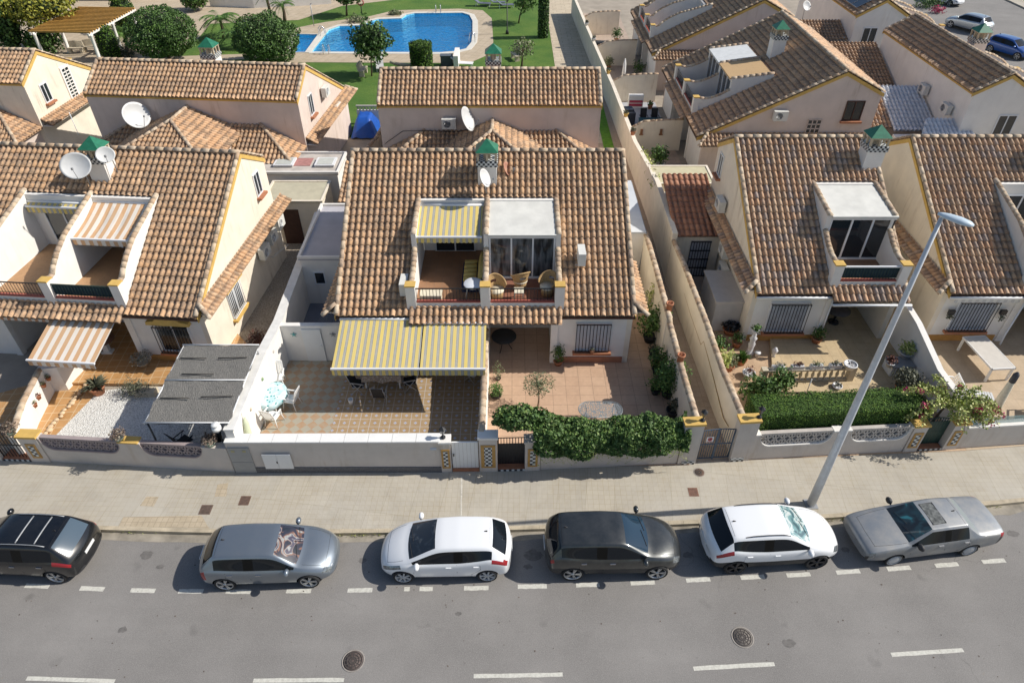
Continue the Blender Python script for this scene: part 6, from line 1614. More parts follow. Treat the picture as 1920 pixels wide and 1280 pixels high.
# ---- bougainvillea
r = random.Random(12); p = wl(1742, .55); t_ = thing('bougainvillea', 'sprawling yellow green bougainvillea with magenta flowers above the green gate', 'climbing plant', (p.x, p.y, 0))
st = MB(); lf = MB(); fl = MB()
st.tube([(0,0,0),(.1,.05,1.0),(.2,.0,1.9)], [.06,.05,.04], 7)
for k in range(44):
    a_ = r.uniform(-pi, pi) if k > 16 else r.uniform(-1.3, .3); ln = r.uniform(.7, 1.7); d = Vector((cos(a_)*1.2, sin(a_)*.75, 0)); p0 = Vector((.25, 0, 1.85)); pts = [p0+d*ln*q/6+Vector((0,0,.45*sin(pi*q/9)*ln-.20*(q/6)**2*ln*(2.6 if sin(a_) < .1 else .6))) for q in range(7)]
    st.tube(pts, [.02-.002*q for q in range(7)], 4)
    for q in range(110):
        s_ = r.random()**.7*5.99; i = int(s_); p_ = pts[i].lerp(pts[i+1], s_-i)+rv(r)*.10; leaf(lf, p_, (rv(r)+Vector((0,0,.6))).normalized(), rv(r), r.uniform(.07,.13), .036)
    if k % 2 == 0:
        for q in range(26): p_ = pts[6 if k % 4 else 4]+rv(r)*.10; leaf(fl, p_, rv(r), rv(r), .085, .036)
part('stems', st, M_BARK, t_); part('leaves', lf, L_YEL, t_); part('flowers', fl, L_PINK, t_)['kind'] = 'stuff'
# ---- olive on a stem and others, salmon patio
r = random.Random(3)
tree('olive_tree', 'small round headed olive standard on the salmon patio', P(1008,764), 1.32, (.62,.58,.42), L_OLIVE, 1300, .085, .035, lump=.12, fill=.9, solidcore=False, seed=4, asp=.2)
t_ = potted('clipped round shrub in a square hole by the cream party wall', P(930,745), .22, .15, M_SOIL, .30, .30, L_LIGHT, 700, .06, 2, .1)
t_ = potted('spindly little plant behind the round shrub by the party wall', P(934,712), .12, .12, M_SOIL, .22, .45, L_OLIVE, 160, .07, 3, .3)
potted('leafy tree in a black tub, farthest along the alley wall', P(1217,640), .30, .35, M_CHAR, .62, .80, L_LIGHT, 1000, .12, 5, .4)
potted('small bush in a dark pot below the leafy tub', P(1224,668), .20, .28, M_CHAR, .22, .2, L_GREY, 220, .07, 6)
potted('large round bush against the alley wall, biggest on the salmon patio', P(1252,742), .34, .4, M_CHAR, .72, .72, L_LIGHT, 2600, .085, 7, .2)
potted('dark potted plant in the shaded corner behind the ivy', P(1262,778), .3, .32, M_CHAR, .3, .28, L_GREY, 350, .08, 8)
potted('dark leaved plant at the foot of the porch pier', P(1046,684), .2, .26, M_TERRA, .28, .42, L_TREE, 400, .08, 9)
potted('tiny plant on the barred window sill of the middle house', (3.4, 22.02, .72), .10, .14, plain('brown_pot', (.2,.09,.05), .6, .1, 5), .10, .08, L_GREY, 60, .05, 10)
for k, (px, py, z, lb) in enumerate(((1236,583,2.35,'upright terracotta chimney pot on the left alley wall, farther one'), (1268,680,1.95,'upright terracotta chimney pot on the left alley wall, nearer one'))):
    solo('terracotta_pot', MB().lathe([(.13,0),(.12,.3),(.16,.32),(.16,.4),(.12,.4),(.10,.05),(0,.05)], 16), M_TERRA, lb, 'pot', (6.57, at(px,py,z).y, z+.04), 0, 'terracotta pots on the alley wall')
# ---- gravel garden
potted('bulging terracotta pot with a spiky yucca on the white gravel', P(187,737), .30, .38, M_TERRA, .50, .4, L_GREY, 90, .035, 11, kind='spiky')
for k, (dx, dy, h_) in enumerate(((.0,.1,1.0), (-.35,.0,.85), (.3,.05,.9))): pass
t_ = thing('shrub', 'grey green spreading shrub with a stone trough at the gravel edge', 'shrub', P(262,738)); r = random.Random(33)
part('foliage', foliage(1500, ell((-.1,0,.35), (.62,.42,.38), r, .4, .9, 3), .08, r, asp=.2), L_GREY, t_); part('trough', MB().box(-.1,.75,-.22,.15,0,.28), M_STONE, t_)
potted('pale bushy plant at the corner below the ochre topped window', P(270,686,.14), .22, .2, M_STONE, .42, .25, leaf_mat('silvery_leaf', [(.2,.2,.17),(.35,.34,.3),(.12,.14,.08)]), 700, .06, 13)
potted('dry red brown bush in the side yard', P(489,655), .30, .3, M_TERRA, .45, .35, L_RED, 800, .12, 14, asp=.15)
for px, z, lb in ((248, 1.36, 'silvery succulent in a glazed bowl on the ochre topped pillar'), (413, 1.31, 'reddish succulent in a green bowl at the corner of the mat canopy'), (52, 1.36, 'brown succulent beside the lantern at the left gate pier')):
    p = wl(px, .1); potted(lb, (p.x, p.y, z), .17, .16, plain('glazed_green_pot', (.30,.38,.30), .3, .3, 12), .30, .17, leaf_mat('succulent_leaf', [(.10,.07,.05),(.20,.14,.11),(.30,.25,.18)]), 330, .075, px, .2, asp=.3)
for px, py, z, lb in ((56,725,.75,'small terracotta pot hanging on the white wall, farthest of three'), (41,747,.65,'small pink brown pot hanging on the white wall, middle of three'), (23,762,.6,'small terracotta pot hanging on the white wall, nearest of three'), (80,706,.7,'little plant hanging on the shaded wall end')):
    q = at(px, py, z); potted(lb, (-18.48-.17*(q.y-17)/1.5*.9, q.y, z) if px < 70 else (-18.85, 20.36, z), .10, .15, M_TERRA, .12, .08, L_RED if px == 41 else L_OLIVE, 60, .05, px)
r = random.Random(21)
for k in range(24):
    f = k/23; p = Vector((-18.1, 17.1, 0)).lerp(Vector((-17.75, 21.3, 0)), f); rr = r.uniform(.08,.13)
    solo('pebble', MB().lathe([(1e-4,-rr*.5),(rr*.7,-rr*.3),(rr,0),(rr*.75,rr*.45),(1e-4,rr*.6)], 9, (0,0,0)), M_PEBBLE, 'pale rounded pebble in the row edging the honey tiled path', 'stone', (p.x+r.uniform(-.05,.05), p.y, .06), r.uniform(0,3), 'pebbles along the honey path')
# ---- right garden (hedge house)
potted('tall feathery bamboo plant against the right alley wall', P(1353,705), .18, .3, M_TERRA, .30, .62, L_YEL, 28, .10, 41, kind='stems')
potted('agave like plant in a terracotta pot beside the bamboo', P(1388,682), .24, .3, M_TERRA, .42, .3, L_LIGHT, 60, .04, 42, kind='spiky')
potted('round white pot with small plants at the foot of the tiled step', P(1402,706), .26, .26, M_POTW, .22, .15, L_RED, 150, .06, 43)
potted('dark potted shrub in the shade, left of the statue', P(1380,650), .22, .3, M_TERRA, .25, .25, L_TREE, 250, .08, 44)
potted('terracotta pot with a green plant beside the porch pier', P(1528,645,.0), .22, .38, M_TERRA, .28, .28, L_TREE, 380, .08, 45)
potted('black leaved plants in planters behind the grey cupboard', P(1368,625), .35, .3, M_TERRA, .4, .2, leaf_mat('black_leaf', [(.01,.012,.015),(.03,.03,.04)]), 260, .14, 46)
potted('big terracotta pot with a greyish bush by the sloping white wall', P(1688,738), .32, .45, M_TERRA, .5, .42, L_GREY, 1100, .09, 47)
potted('white pot with a yellow green plant on the slatted stand', P(1696,668,.62), .26, .24, M_POTW, .34, .24, L_YEL, 420, .09, 48)
potted('small white pot with a red leaved plant on the slatted stand', P(1667,686,.62), .18, .2, M_POTW, .22, .16, L_RED, 200, .08, 49)
potted('white striped pot on the low step riser near the hedge', P(1567,730), .2, .24, M_POTW, .16, .08, L_GREY, 90, .06, 50)
potted('white bowl with dark soil on the right end of the balustrade', P(1592,690,.85), .26, .24, M_POTW, .16, .04, M_SOIL, 30, .06, 51)
for k, (px, py, s_) in enumerate(((1410,752,.55), (1460,738,.45), (1430,760,.5))):
    t_ = thing('shrub', ('broad leaved dark shrub at the left end of the hedge', 'leafy shrub with a little green stake behind the hedge', 'low dark shrub between the two behind the hedge')[k], 'shrub', P(px, py)); r = random.Random(60+k)
    part('foliage', foliage(900, ell((0,0,.75), (s_*1.1, s_*.8, .62), r, .3, .7, k), .11, r, asp=.42), L_LIGHT if k == 1 else L_TREE, t_); part('stem', MB().tube([(0,0,0),(0,0,.7)], .03, 6), M_BARK, t_)
# balustrade with planters
pa, pb = Vector(P(1427,716,.13)), Vector(P(1590,711,.13)); L, rz = frame_of(pa, pb)
t_ = thing('balustrade', 'low cream balustrade with turned balusters at the edge of the buff porch step', 'balustrade', tuple(pa), rz)
part('handrail', MB().box(-.05, L+.05, -.09, .14, .60, .68), M_STONE, t_); part('base_rail', MB().box(-.05, L+.05, -.07, .10, 0, .08), M_STONE, t_)
part('end_post', MB().box(-.12, .12, -.12, .14, 0, .74), M_STONE, t_); part('end_post', MB().box(L-.12, L+.14, -.12, .14, 0, .74), M_STONE, t_)
nb = 13
for k in range(nb):
    part('baluster', MB().lathe([(.05,.08),(.05,.13),(.03,.16),(.07,.30),(.06,.38),(.03,.50),(.05,.55),(.05,.60)], 10, (.3+(L-.6)*k/(nb-1), .015, 0)), M_STONE, t_)
pl_ = [(1440,'white trough with grey rosettes on the balustrade, first from the left'), (1475,'white trough with a red brown plant on the balustrade, second'), (1507,'white trough with a small bush on the balustrade, third'), (1545,'white trough with wispy plants on the balustrade, fourth')]
for k, (px, lb) in enumerate(pl_):
    s_ = (k+.5)/4*(L-.5)+.15; q = pa+(pb-pa).normalized()*s_; r = random.Random(70+k)
    u_ = thing('planter', lb, 'planter', (q.x, q.y+.03, .81), rz, 'white troughs on the balustrade'); part('trough', MB().prism([(-.24,-.09),(.24,-.09),(.27,.09),(-.27,.09)], 0, .17), M_POTW, u_)
    part('plant', foliage(160, ell((.0,0,.24), (.26,.13,.12), r, .4, .9, k), .06, r, asp=.35), (leaf_mat('silver_rosette', [(.3,.3,.27),(.45,.44,.4),(.2,.2,.16)]), L_RED, L_OLIVE, L_GREY)[k], u_)
# slatted stand
q = P(1678,700); t_ = thing('plant_stand', 'white slatted stand carrying two pots by the sloping wall', 'stand', q, radians(4))
part('top', MB().box(-.45,.55,-.3,.4,.56,.62), plain('grey_slab', (.3,.29,.28), .8, .1, 5), t_); g = MB()
for k in range(8): g.box(-.42+.13*k, -.36+.13*k, -.28, -.25, 0, .56)
g.box(-.45,-.4,-.28,.36,0,.56); g.box(.5,.55,-.28,.36,0,.56); part('slats', g, M_WPLAST, t_)
# statue of a figure holding plants
q = P(1404,664,.0); t_ = thing('garden_statue', 'white garden statue with urns by the house corner, dark plant on its head', 'statue', q)
part('figure', MB().lathe([(.2,0),(.2,.12),(.13,.16),(.12,.4),(.16,.6),(.10,.75),(.17,.92),(.09,1.02),(.10,1.12),(.05,1.2),(.13,1.28),(.15,1.36),(.0,1.36)], 14, sy=.8), M_POTW, t_)
part('plant', foliage(120, ell((0,0,1.5), (.2,.2,.16), random.Random(2), .3, .9), .1, random.Random(2)), L_TREE, t_); part('urn', MB().lathe([(.06,0),(.12,.25),(.14,.28),(.0,.28)], 12, (.28,-.2,0)), M_POTW, t_)
q = P(1450,668,.13); solo('garden_ornament', MB().lathe([(.09,0),(.05,.08),(.1,.25),(.13,.35),(.08,.42),(.06,.48),(.0,.5)], 12), M_POTW, 'small white ornament standing on the buff porch floor', 'ornament', q)
# iron parasol stand
q = P(1510,742); t_ = thing('parasol_base', 'black wrought iron parasol foot with an empty pole in front of the balustrade', 'parasol base', q); g = MB()
for k in range(8):
    a_ = k*pi/4; g.tube([(0,0,.12),(.15*cos(a_),.15*sin(a_),.14),(.3*cos(a_),.3*sin(a_),.02)], .012, 5)
g.tube([(.3*cos(2*pi*k/20),.3*sin(2*pi*k/20),.02) for k in range(21)], .014, 5); g.tube([(.18*cos(2*pi*k/20),.18*sin(2*pi*k/20),.12) for k in range(21)], .010, 5); part('foot', g, M_BLACK, t_)
part('pole', MB().tube([(0,0,.05),(0,0,.95)], .022, 8), M_WPLAST, t_)

# ================================================================== FURNITURE
def chair(label, loc, rz, m_=None, style='slat', grp=None, sc=1, folding=False, frame=None):
    m_ = m_ or M_WPLAST; fm = frame or m_; t_ = thing('folding_chair' if folding else 'garden_chair', label, 'chair', loc, rz, grp); t_.scale = (sc,)*3
    part('seat', MB().box(-.24,.24,-.22,.24,.42,.45), m_, t_)
    b_ = MB()
    if style == 'slat':
        for k in range(6): x = -.20+.08*k; b_.slab([(x-.025,.22,.46),(x+.025,.22,.46),(x+.025,.36,.96),(x-.025,.36,.96)], (0,.02,0))
        b_.slab([(-.25,.35,.94),(.25,.35,.94),(.22,.38,1.04),(-.22,.38,1.04)], (0,.025,0)); b_.slab([(-.26,.22,.44),(-.22,.22,.44),(-.22,.37,1.0),(-.26,.37,1.0)], (0,.025,0)); b_.slab([(.22,.22,.44),(.26,.22,.44),(.26,.37,1.0),(.22,.37,1.0)], (0,.025,0))
    else: b_.slab([(-.23,.22,.46),(.23,.22,.46),(.23,.42,1.1),(-.23,.42,1.1)], (0,.02,0))
    part('backrest', b_, m_, t_)
    if folding:
        for s in (-1,1):
            part('leg', MB().tube([(s*.25,-.24,0),(s*.25,.22,.62)], .013, 6), fm, t_); part('leg', MB().tube([(s*.25,.3,0),(s*.25,-.2,.62)], .013, 6), fm, t_)
            part('armrest', MB().box(s*.25-.02,s*.25+.02,-.26,.28,.62,.645), fm, t_)
        part('frame', MB().tube([(-.25,.24,.46),(-.25,.44,1.12),(.25,.44,1.12),(.25,.24,.46)], .013, 6).tube([(-.25,-.24,0),(.25,-.24,0)], .013, 6).tube([(-.25,-.2,.44),(.25,-.2,.44)], .013, 6), fm, t_)
    else:
        for sx in (-1,1):
            for sy in (-1,1): part('leg', MB().tube([(sx*.22,sy*.2,.43),(sx*.27,sy*.27,0)], [.02,.016], 6), fm, t_)
            part('armrest', MB().box(sx*.27-.025,sx*.27+.025,-.22,.30,.64,.67).box(sx*.27-.015,sx*.27+.015,-.2,-.16,.43,.64), m_, t_)
    return t_
WG = 'white chairs around the turquoise table'
chair('white slatted chair behind the turquoise clothed table', P(524,722,.03), radians(8), grp=None)
chair('white folding armchair on the right side of the turquoise table', P(549,762,.03), radians(-100), grp=None)
chair('white chair at the front of the turquoise table, back to the street', P(516,793,.03), radians(165), grp=None)
q = P(517,762,.03); t_ = thing('oval_table', 'white oval table under a turquoise patterned cloth beside the white wall', 'table', q, radians(82))
part('tabletop', MB().lathe([(.48,.70),(.48,.73),(0,.73)], 24, sx=1.35), M_WPLAST, t_)
for sx in (-1,1):
    for sy in (-1,1): part('leg', MB().tube([(sx*.42,sy*.25,.7),(sx*.46,sy*.28,0)], .025, 6), M_WPLAST, t_)
m, t, b, N = nodes('turquoise_patterned_cloth')
vo = N('ShaderNodeTexVoronoi', {'Vector': objc(N), 'Scale': 6.5}); c = mix(N, ramp(N, nz(N, objc(N), 4, 2), [(.45, 0), (.55, 1)]), (.60,.72,.73), (.42,.62,.66)); c = mix(N, ramp(N, vo.outputs[0], [(.22, 1), (.30, 0)]), c, (.03,.26,.27))
t.links.new(c, b.inputs['Base Color']); b.inputs['Roughness'].default_value = .6
pr = []
mbc = MB().lathe([(1e-4,.742),(.49,.742),(.52,.73),(.53,.62),(.55,.50)], 40, sx=1.34)
for i, v in enumerate(mbc.v[-80:]):
    a_ = math.atan2(v[1], v[0]); mbc.v[len(mbc.v)-80+i] = (v[0]*(1+.03*sin(a_*9)), v[1]*(1+.04*sin(a_*9)), v[2])
tc = solo('tablecloth', mbc, m, 'turquoise leaf patterned cloth on the oval table', 'tablecloth', q, radians(82))
# dining table under the yellow awning
q = P(720,722,.03); t_ = thing('dining_table', 'rectangular table under a lacy beige cloth in the shade of the yellow awning', 'table', (q[0], q[1]+.25, .03), 0)
part('tabletop', MB().box(-.78,.78,-.5,.5,.70,.74), M_WPLAST, t_)
for sx in (-1,1):
    for sy in (-1,1): part('leg', MB().box(sx*.7-.03,sx*.7+.03,sy*.42-.03,sy*.42+.03,0,.7), M_WPLAST, t_)
cl = MB(); K = 24; per = []
for k in range(K): f = k/K*4; s_ = int(f); g_ = f-s_; per.append([(-.8+1.6*g_,-.52),(.8,-.52+1.04*g_),(.8-1.6*g_,.52),(-.8,.52-1.04*g_)][s_])
cl.add([(x,y,.75) for x, y in per]+[(x*1.03+(.05 if k % 3 else .0)*(1 if x > 0 else -1)*(abs(x) > .79), y*1.05-(.05*(k % 3 == 0) if y < -.5 else 0), .42+.05*((k*7) % 3)) for k, (x, y) in enumerate(per)], [tuple(range(K))]+[(k, K+k, K+(k+1)%K, (k+1)%K) for k in range(K)])
lace, t, b, N = nodes('beige_lace_cloth'); v_ = N('ShaderNodeTexVoronoi', {'Vector': pos(N), 'Scale': 14.0}); t.links.new(mix(N, ramp(N, v_.outputs[0], [(.2, 0), (.5, 1)]), (.62,.56,.48), (.36,.28,.22)), b.inputs['Base Color']); b.inputs['Roughness'].default_value = .9
solo('tablecloth', cl, lace, 'lacy beige cloth over the table below the awning', 'tablecloth', (q[0], q[1]+.25, .03))
for (px, py, rz_, lb) in ((677,733,80,'black folding chair with grey frame, left of the clothed dining table'), (768,728,-75,'black folding chair with grey frame, right of the clothed dining table'), (715,752,178,'black folding chair in front of the clothed dining table'), (887,712,60,'pale framed folding chair under the narrower yellow awning')):
    chair(lb, P(px, py, .03), radians(rz_), M_CHAR if px < 800 else M_WPLAST, 'sling', folding=True, frame=plain('pale_grey_tube', (.5,.5,.5), .4, .05, 6, metal=.3))
q = P(659,757,.03); solo('waste_bin', MB().lathe([(.08,0),(.11,.28),(.10,.28),(.07,.02),(0,.02)], 12), M_WPLAST, 'small white bin standing on the shaded patio tiles', 'bin', q)
q = P(905,757,.03); solo('garden_ornament', MB().lathe([(.1,0),(.14,.1),(.07,.2),(.1,.3),(0,.36)], 10), M_POTW, 'little white ornament by the cream party wall on the patterned patio', 'ornament', q)
for k, px in enumerate((640+175/4.27+.0, 640+195/4.27+0)): pass
# closed parasol leaning on the wall, patio corner
q = P(455,812,.03); t_ = thing('closed_parasol', 'closed green and white striped parasol leaning in the patio corner', 'parasol', (-9.62,16.75,.03))
part('canopy', MB().tube([(0,0,.25),(-.03,.22,.9),(-.06,.42,1.5),(-.07,.5,1.75)], [.17,.15,.10,.03], 10), stripe_mat('green_white_canopy', [(0,(.55,.6,.42)),(1,(.25,.4,.15))], .2), t_); part('pole', MB().tube([(0,-.05,0),(-.08,.55,1.95)], .02, 6), M_WMETAL, t_)
solo('step_slab', MB().box(0, 1.3, 0, .35, 0, .12), M_WHITE, 'low white slab along the patio side of the street wall', 'slab', (-9.55, 16.5, .03))
solo('flue_cap', MB().lathe([(.16,0),(.16,.12),(.12,.13),(.12,.22),(.15,.23),(.13,.27),(0,.28)], 16), M_WPLAST, 'round white vent cap at the corner of the broad white coping', 'vent', (wl(432,.2).x, wl(432,.2).y, 2.06))
# wall ornaments on the white wall
for k, (y_, z_, lb) in enumerate(((19.6,1.45,'green leafy ornament on the bright white wall'), (21.2,1.5,'oval grey ornament high on the bright white wall'), (18.0,1.4,'small brown ornament low on the bright white wall'))):
    solo('wall_ornament', MB().lathe([(1e-4,-.02),(.08,0),(.05,.03),(1e-4,.035)], 8, (0,0,0), 0, Matrix.Rotation(pi/2, 4, 'Y')), (plain('verdigris', (.2,.33,.15), .6, .2, 9), M_LAT, M_STONE)[k], lb, 'wall ornament', (-9.77, y_, z_))
for k, (px, lb) in enumerate(((-9.2,'turquoise starfish ornament on the white yard wall'), (-7.55,'grey lizard ornament right of the flush white door'))):
    g = MB()
    for q_ in range(5): a_ = 2*pi*q_/5+.3; g.slab([(0,0,0),(.05*cos(a_-.5),0,.05*sin(a_-.5)),(.15*cos(a_),0,.15*sin(a_)),(.05*cos(a_+.5),0,.05*sin(a_+.5))], (0,-.02,0))
    solo('wall_ornament', g, (plain('turquoise', (.1,.4,.38), .5, .1, 5), M_GREYMET)[k], lb, 'wall ornament', (px, 22.3, 1.5))
# mat canopy over the gravel
t_ = thing('mat_canopy', 'sloping grey woven mat canopy on a metal frame beside the white wall', 'canopy', (-12.9, 16.55, 0), 0)
m, t, b, N = nodes('grey_woven_mat'); Pn = pos(N)
w1 = N('ShaderNodeTexWave', {'Vector': Pn, 'Scale': 8.0, 'Distortion': 5.0, 'Detail': 3, 'Detail Scale': 2.2}, bands_direction='X')
c = mix(N, ramp(N, w1.outputs[0], [(.1, 0), (.9, 1)]), (.20,.19,.175), (.29,.28,.255)); c = mix(N, ramp(N, nz(N, mapped(N, Pn, (3,1.2,1)), 9, 4, .8), [(.4, 0), (.7, .75)]), c, (.10,.095,.09))
t.links.new(c, b.inputs['Base Color']); b.inputs['Roughness'].default_value = .95; bump(N, t, b, w1.outputs[0], .9, .03)
zf, zk = 2.18, 2.42; mb = MB(); K, J = 16, 12; vs = []; x1_ = 2.95; y1_ = 3.95
for j in range(J+1):
    for i in range(K+1):
        x, y = x1_*i/K, y1_*j/J; vs.append((x+(.05*sin(j*1.7) if i in (0,K) else 0), y, zf+(zk-zf)*j/J-.05*sin(pi*((j*2/J) % 1))*sin(pi*i/K)+.02*sin(i*1.3+j)))
mb.add(vs, [(j*(K+1)+i, j*(K+1)+i+1, (j+1)*(K+1)+i+1, (j+1)*(K+1)+i) for j in range(J) for i in range(K)], 0, None, True)
n0 = len(mb.v); mb.add([(v[0], v[1], v[2]-.03) for v in vs], [(j*(K+1)+i, (j+1)*(K+1)+i, (j+1)*(K+1)+i+1, j*(K+1)+i+1) for j in range(J) for i in range(K)])
part('mat', mb, m, t_)
f = MB()
for y in (0, y1_*.52, y1_): f.tube([(-.03,y,zf+(zk-zf)*y/y1_+.035),(x1_+.03,y,zf+(zk-zf)*y/y1_+.035)], .022, 6)
for x in (0, x1_): f.tube([(x,0,zf-.03),(x,y1_,zk-.03)], .025, 6)
part('frame', f, M_WMETAL, t_)
for x in (.05, x1_-.05):
    for y in (.1, y1_-.1): part('post', MB().tube([(x,y,0),(x,y,zf+(zk-zf)*y/y1_-.03)], .035, 6), M_GREYMET if y > 1 else M_CHAR, t_)
for (xa, xb, y) in ((.15,1.15,3.2), (1.6,2.7,3.2), (.5,1.7,2.35), (.15,1.2,1.15), (1.6,2.75,1.2)):
    z_ = zf+(zk-zf)*y/y1_; part('batten', MB().tube([(xa,y,z_+.04),(xb,y+.05*(xa > 1),z_+.04)], .022, 6), M_DBROWN if False else plain('dark_batten', (.05,.045,.04), .8, .2, 9), t_)
q = (-12.2, 17.6, 0)
chair('dark chair half hidden under the mat canopy, left one', (-12.3,17.3,.012), radians(150), M_CHAR, 'sling', folding=True, frame=M_CHAR); chair('dark chair half hidden under the mat canopy, right one', (-11.2,17.4,.012), radians(200), M_CHAR, 'sling', folding=True, frame=M_CHAR)
# stone table in the left porch
q = P(197,668,.14); t_ = thing('stone_table', 'round brown table on a white stone foot in the shaded left porch', 'table', (q[0], q[1]+.3, .14)); part('tabletop', MB().lathe([(.5,.70),(.5,.76),(0,.76)], 24), plain('brown_top', (.16,.08,.05), .6, .2, 5), t_); part('foot', MB().box(-.22,.22,-.15,.15,0,.08).box(-.12,.12,-.1,.1,.08,.7), M_WHITE, t_)
# oval cast metal table on the salmon patio
def openwork(name, col):
    m, t, b, N = nodes(name); v_ = N('ShaderNodeTexVoronoi', {'Vector': objc(N), 'Scale': 13.0}, feature='DISTANCE_TO_EDGE')
    tr = N('ShaderNodeBsdfTransparent'); mx = N('ShaderNodeMixShader', {0: ramp(N, v_.outputs[0], [(.13, 0), (.17, 1)])}); b.inputs['Base Color'].default_value = c4(col); b.inputs['Roughness'].default_value = .5; b.inputs['Metallic'].default_value = .3
    t.links.new(b.outputs[0], mx.inputs[1]); t.links.new(tr.outputs[0], mx.inputs[2]); t.links.new(mx.outputs[0], [x for x in t.nodes if x.type == 'OUTPUT_MATERIAL'][0].inputs[0]); return m
M_OPENW = openwork('grey_cast_openwork', (.24,.27,.28))
q = P(1126,770,.73); t_ = thing('oval_metal_table', 'large oval grey openwork metal table behind the ivy', 'table', (q[0], q[1]+.05, .03))
def stad(hx, hy, z, K=12): return [(hx*cos(a_)+(hx_s), hy*sin(a_), z) for hx_s, a_ in [( .42, -pi/2+pi*k/K) for k in range(K+1)]+[(-.42, pi/2+pi*k/K) for k in range(K+1)]]
top = stad(.43,.43,.73); mb = MB().add(top, [tuple(range(len(top)))]); part('tabletop', mb, M_OPENW, t_)
part('rim', MB().tube(top+[top[0]], .018, 6), plain('grey_cast_metal', (.24,.27,.28), .45, .1, 6, metal=.3), t_)
for sx in (-1,1):
    for sy in (-1,1): part('leg', MB().tube([(sx*.55,sy*.25,.72),(sx*.5,sy*.2,.4),(sx*.6,sy*.3,0)], .022, 6), M_GREYMET, t_)
q = P(945,655,.03); t_ = thing('round_metal_table', 'round black openwork table in the shaded porch of the middle house', 'table', (q[0], 23.1, .03)); part('tabletop', MB().lathe([(.55,.72),(.55,.74),(0,.74)], 28), plain('black_cast', (.025,.025,.025), .6, .3, 20), t_)
g = MB()
for k in range(3): a_ = 2*pi*k/3; g.tube([(0,0,.72),(.15*cos(a_),.15*sin(a_),.4),(.35*cos(a_),.35*sin(a_),0)], .018, 5)
part('legs', g, M_BLACK, t_)
# porch trim
part('porch_arch_trim', MB().box(6.3,8.9,.33,.36,2.3,2.36), M_WHITE, B)
# terrace of the middle house
q = (-1.65, 24.3, 3.01); t_ = thing('sofa', 'small sofa draped with a yellow cushion and throw on the roof terrace', 'sofa', (-1.75, 24.2, 3.01), radians(0))
part('frame', MB().box(-.35,.4,-.95,.85,0,.32), plain('navy_blue_fabric', (.02,.03,.09), .8, .1, 6), t_)
YM = plain('faded_yellow_cushion', (.56,.42,.13), .9, .15, 5, bmp=.6, bsc=14)
c_ = MB()
for k in range(5): c_.lathe([(1e-4,-.06),(.5,-.045),(.54,0),(.5,.045),(1e-4,.06)], 4, (0,0,0), 0, Matrix.Translation((-.02,-.55+.32*k,.39)) @ Matrix.Diagonal((.72,.32,1.2,1)) @ Matrix.Rotation(pi/4, 4, 'Z'))
part('seat_cushion', c_, YM, t_); part('backrest', MB().slab([(.28,-.95,.32),(.28,.85,.32),(.42,.85,.85),(.42,-.95,.85)], (.12,0,0)), YM, t_)
q = P(889,528,3.6); t_ = thing('plastic_table', 'white oblong plastic table at the railing of the open roof terrace', 'table', (-1.58, 22.9, 3.01)); part('tabletop', MB().lathe([(.36,.66),(.38,.68),(.36,.70),(0,.70)], 24, sx=1.05, sy=1.15), plain('white_table_top', (.72,.74,.78), .35, .03, 5), t_)
for sx in (-1,1):
    for sy in (-1,1): part('leg', MB().tube([(sx*.25,sy*.22,.7),(sx*.3,sy*.27,0)], .025, 6), M_WPLAST, t_)
solo('storage_box', MB().box(-.42,.42,-.2,.2,0,.38).box(-.45,.45,-.22,.22,.38,.42), M_CREAMF, 'low beige box behind the railing, left end of the open roof terrace', 'box', (-3.3, 22.62, 3.01))
def wicker(label, loc, rz):
    t_ = thing('wicker_chair', label, 'chair', loc, rz, None)
    part('seat', MB().lathe([(.27,.36),(.30,.38),(.30,.44),(0,.45)], 18), M_CREAMF, t_)
    K = 20; vs = []; fs = []; J = 5
    for k in range(K+1):
        a_ = radians(-25)+radians(230)*k/K; hh = .22+.36*sin(radians(180)*k/K)**1.2
        for j in range(J+1): f = j/J; rr = .29+.10*f; vs.append((rr*cos(a_), rr*sin(a_)*.95, .38+hh*f))
    for k in range(K):
        for j in range(J):
            if 8 <= k <= 11 and j in (2,): continue
            fs.append((k*(J+1)+j, (k+1)*(J+1)+j, (k+1)*(J+1)+j+1, k*(J+1)+j+1))
    mb = MB().add(vs, fs, 0, None, True); mb.tube([Vector(vs[k*(J+1)+J])+Vector((0,0,.01)) for k in range(K+1)], .032, 7); part('backrest', mb, M_WICK, t_)
    part('skirt', MB().lathe([(.24,0),(.25,.2),(.29,.38),(.27,.38),(.22,.1)], 18), M_WICK, t_); return t_
wicker('wicker tub chair at the left end of the glazed room terrace', (-.62, 22.85, 3.01), radians(30)); wicker('wicker tub chair in front of the sliding glass, middle of three', (.35, 23.55, 3.01), radians(200)); wicker('wicker tub chair in the shade at the right end of the terrace', (1.45, 23.1, 3.01), radians(-40))
t_ = thing('side_table', 'small cream side table between the wicker chairs', 'table', (.28, 22.75, 3.01)); part('tabletop', MB().box(-.2,.2,-.2,.2,.42,.46), M_CREAMF, t_)
for sx in (-1,1):
    for sy in (-1,1): part('leg', MB().box(sx*.17-.02,sx*.17+.02,sy*.17-.02,sy*.17+.02,0,.42), M_CREAMF, t_)
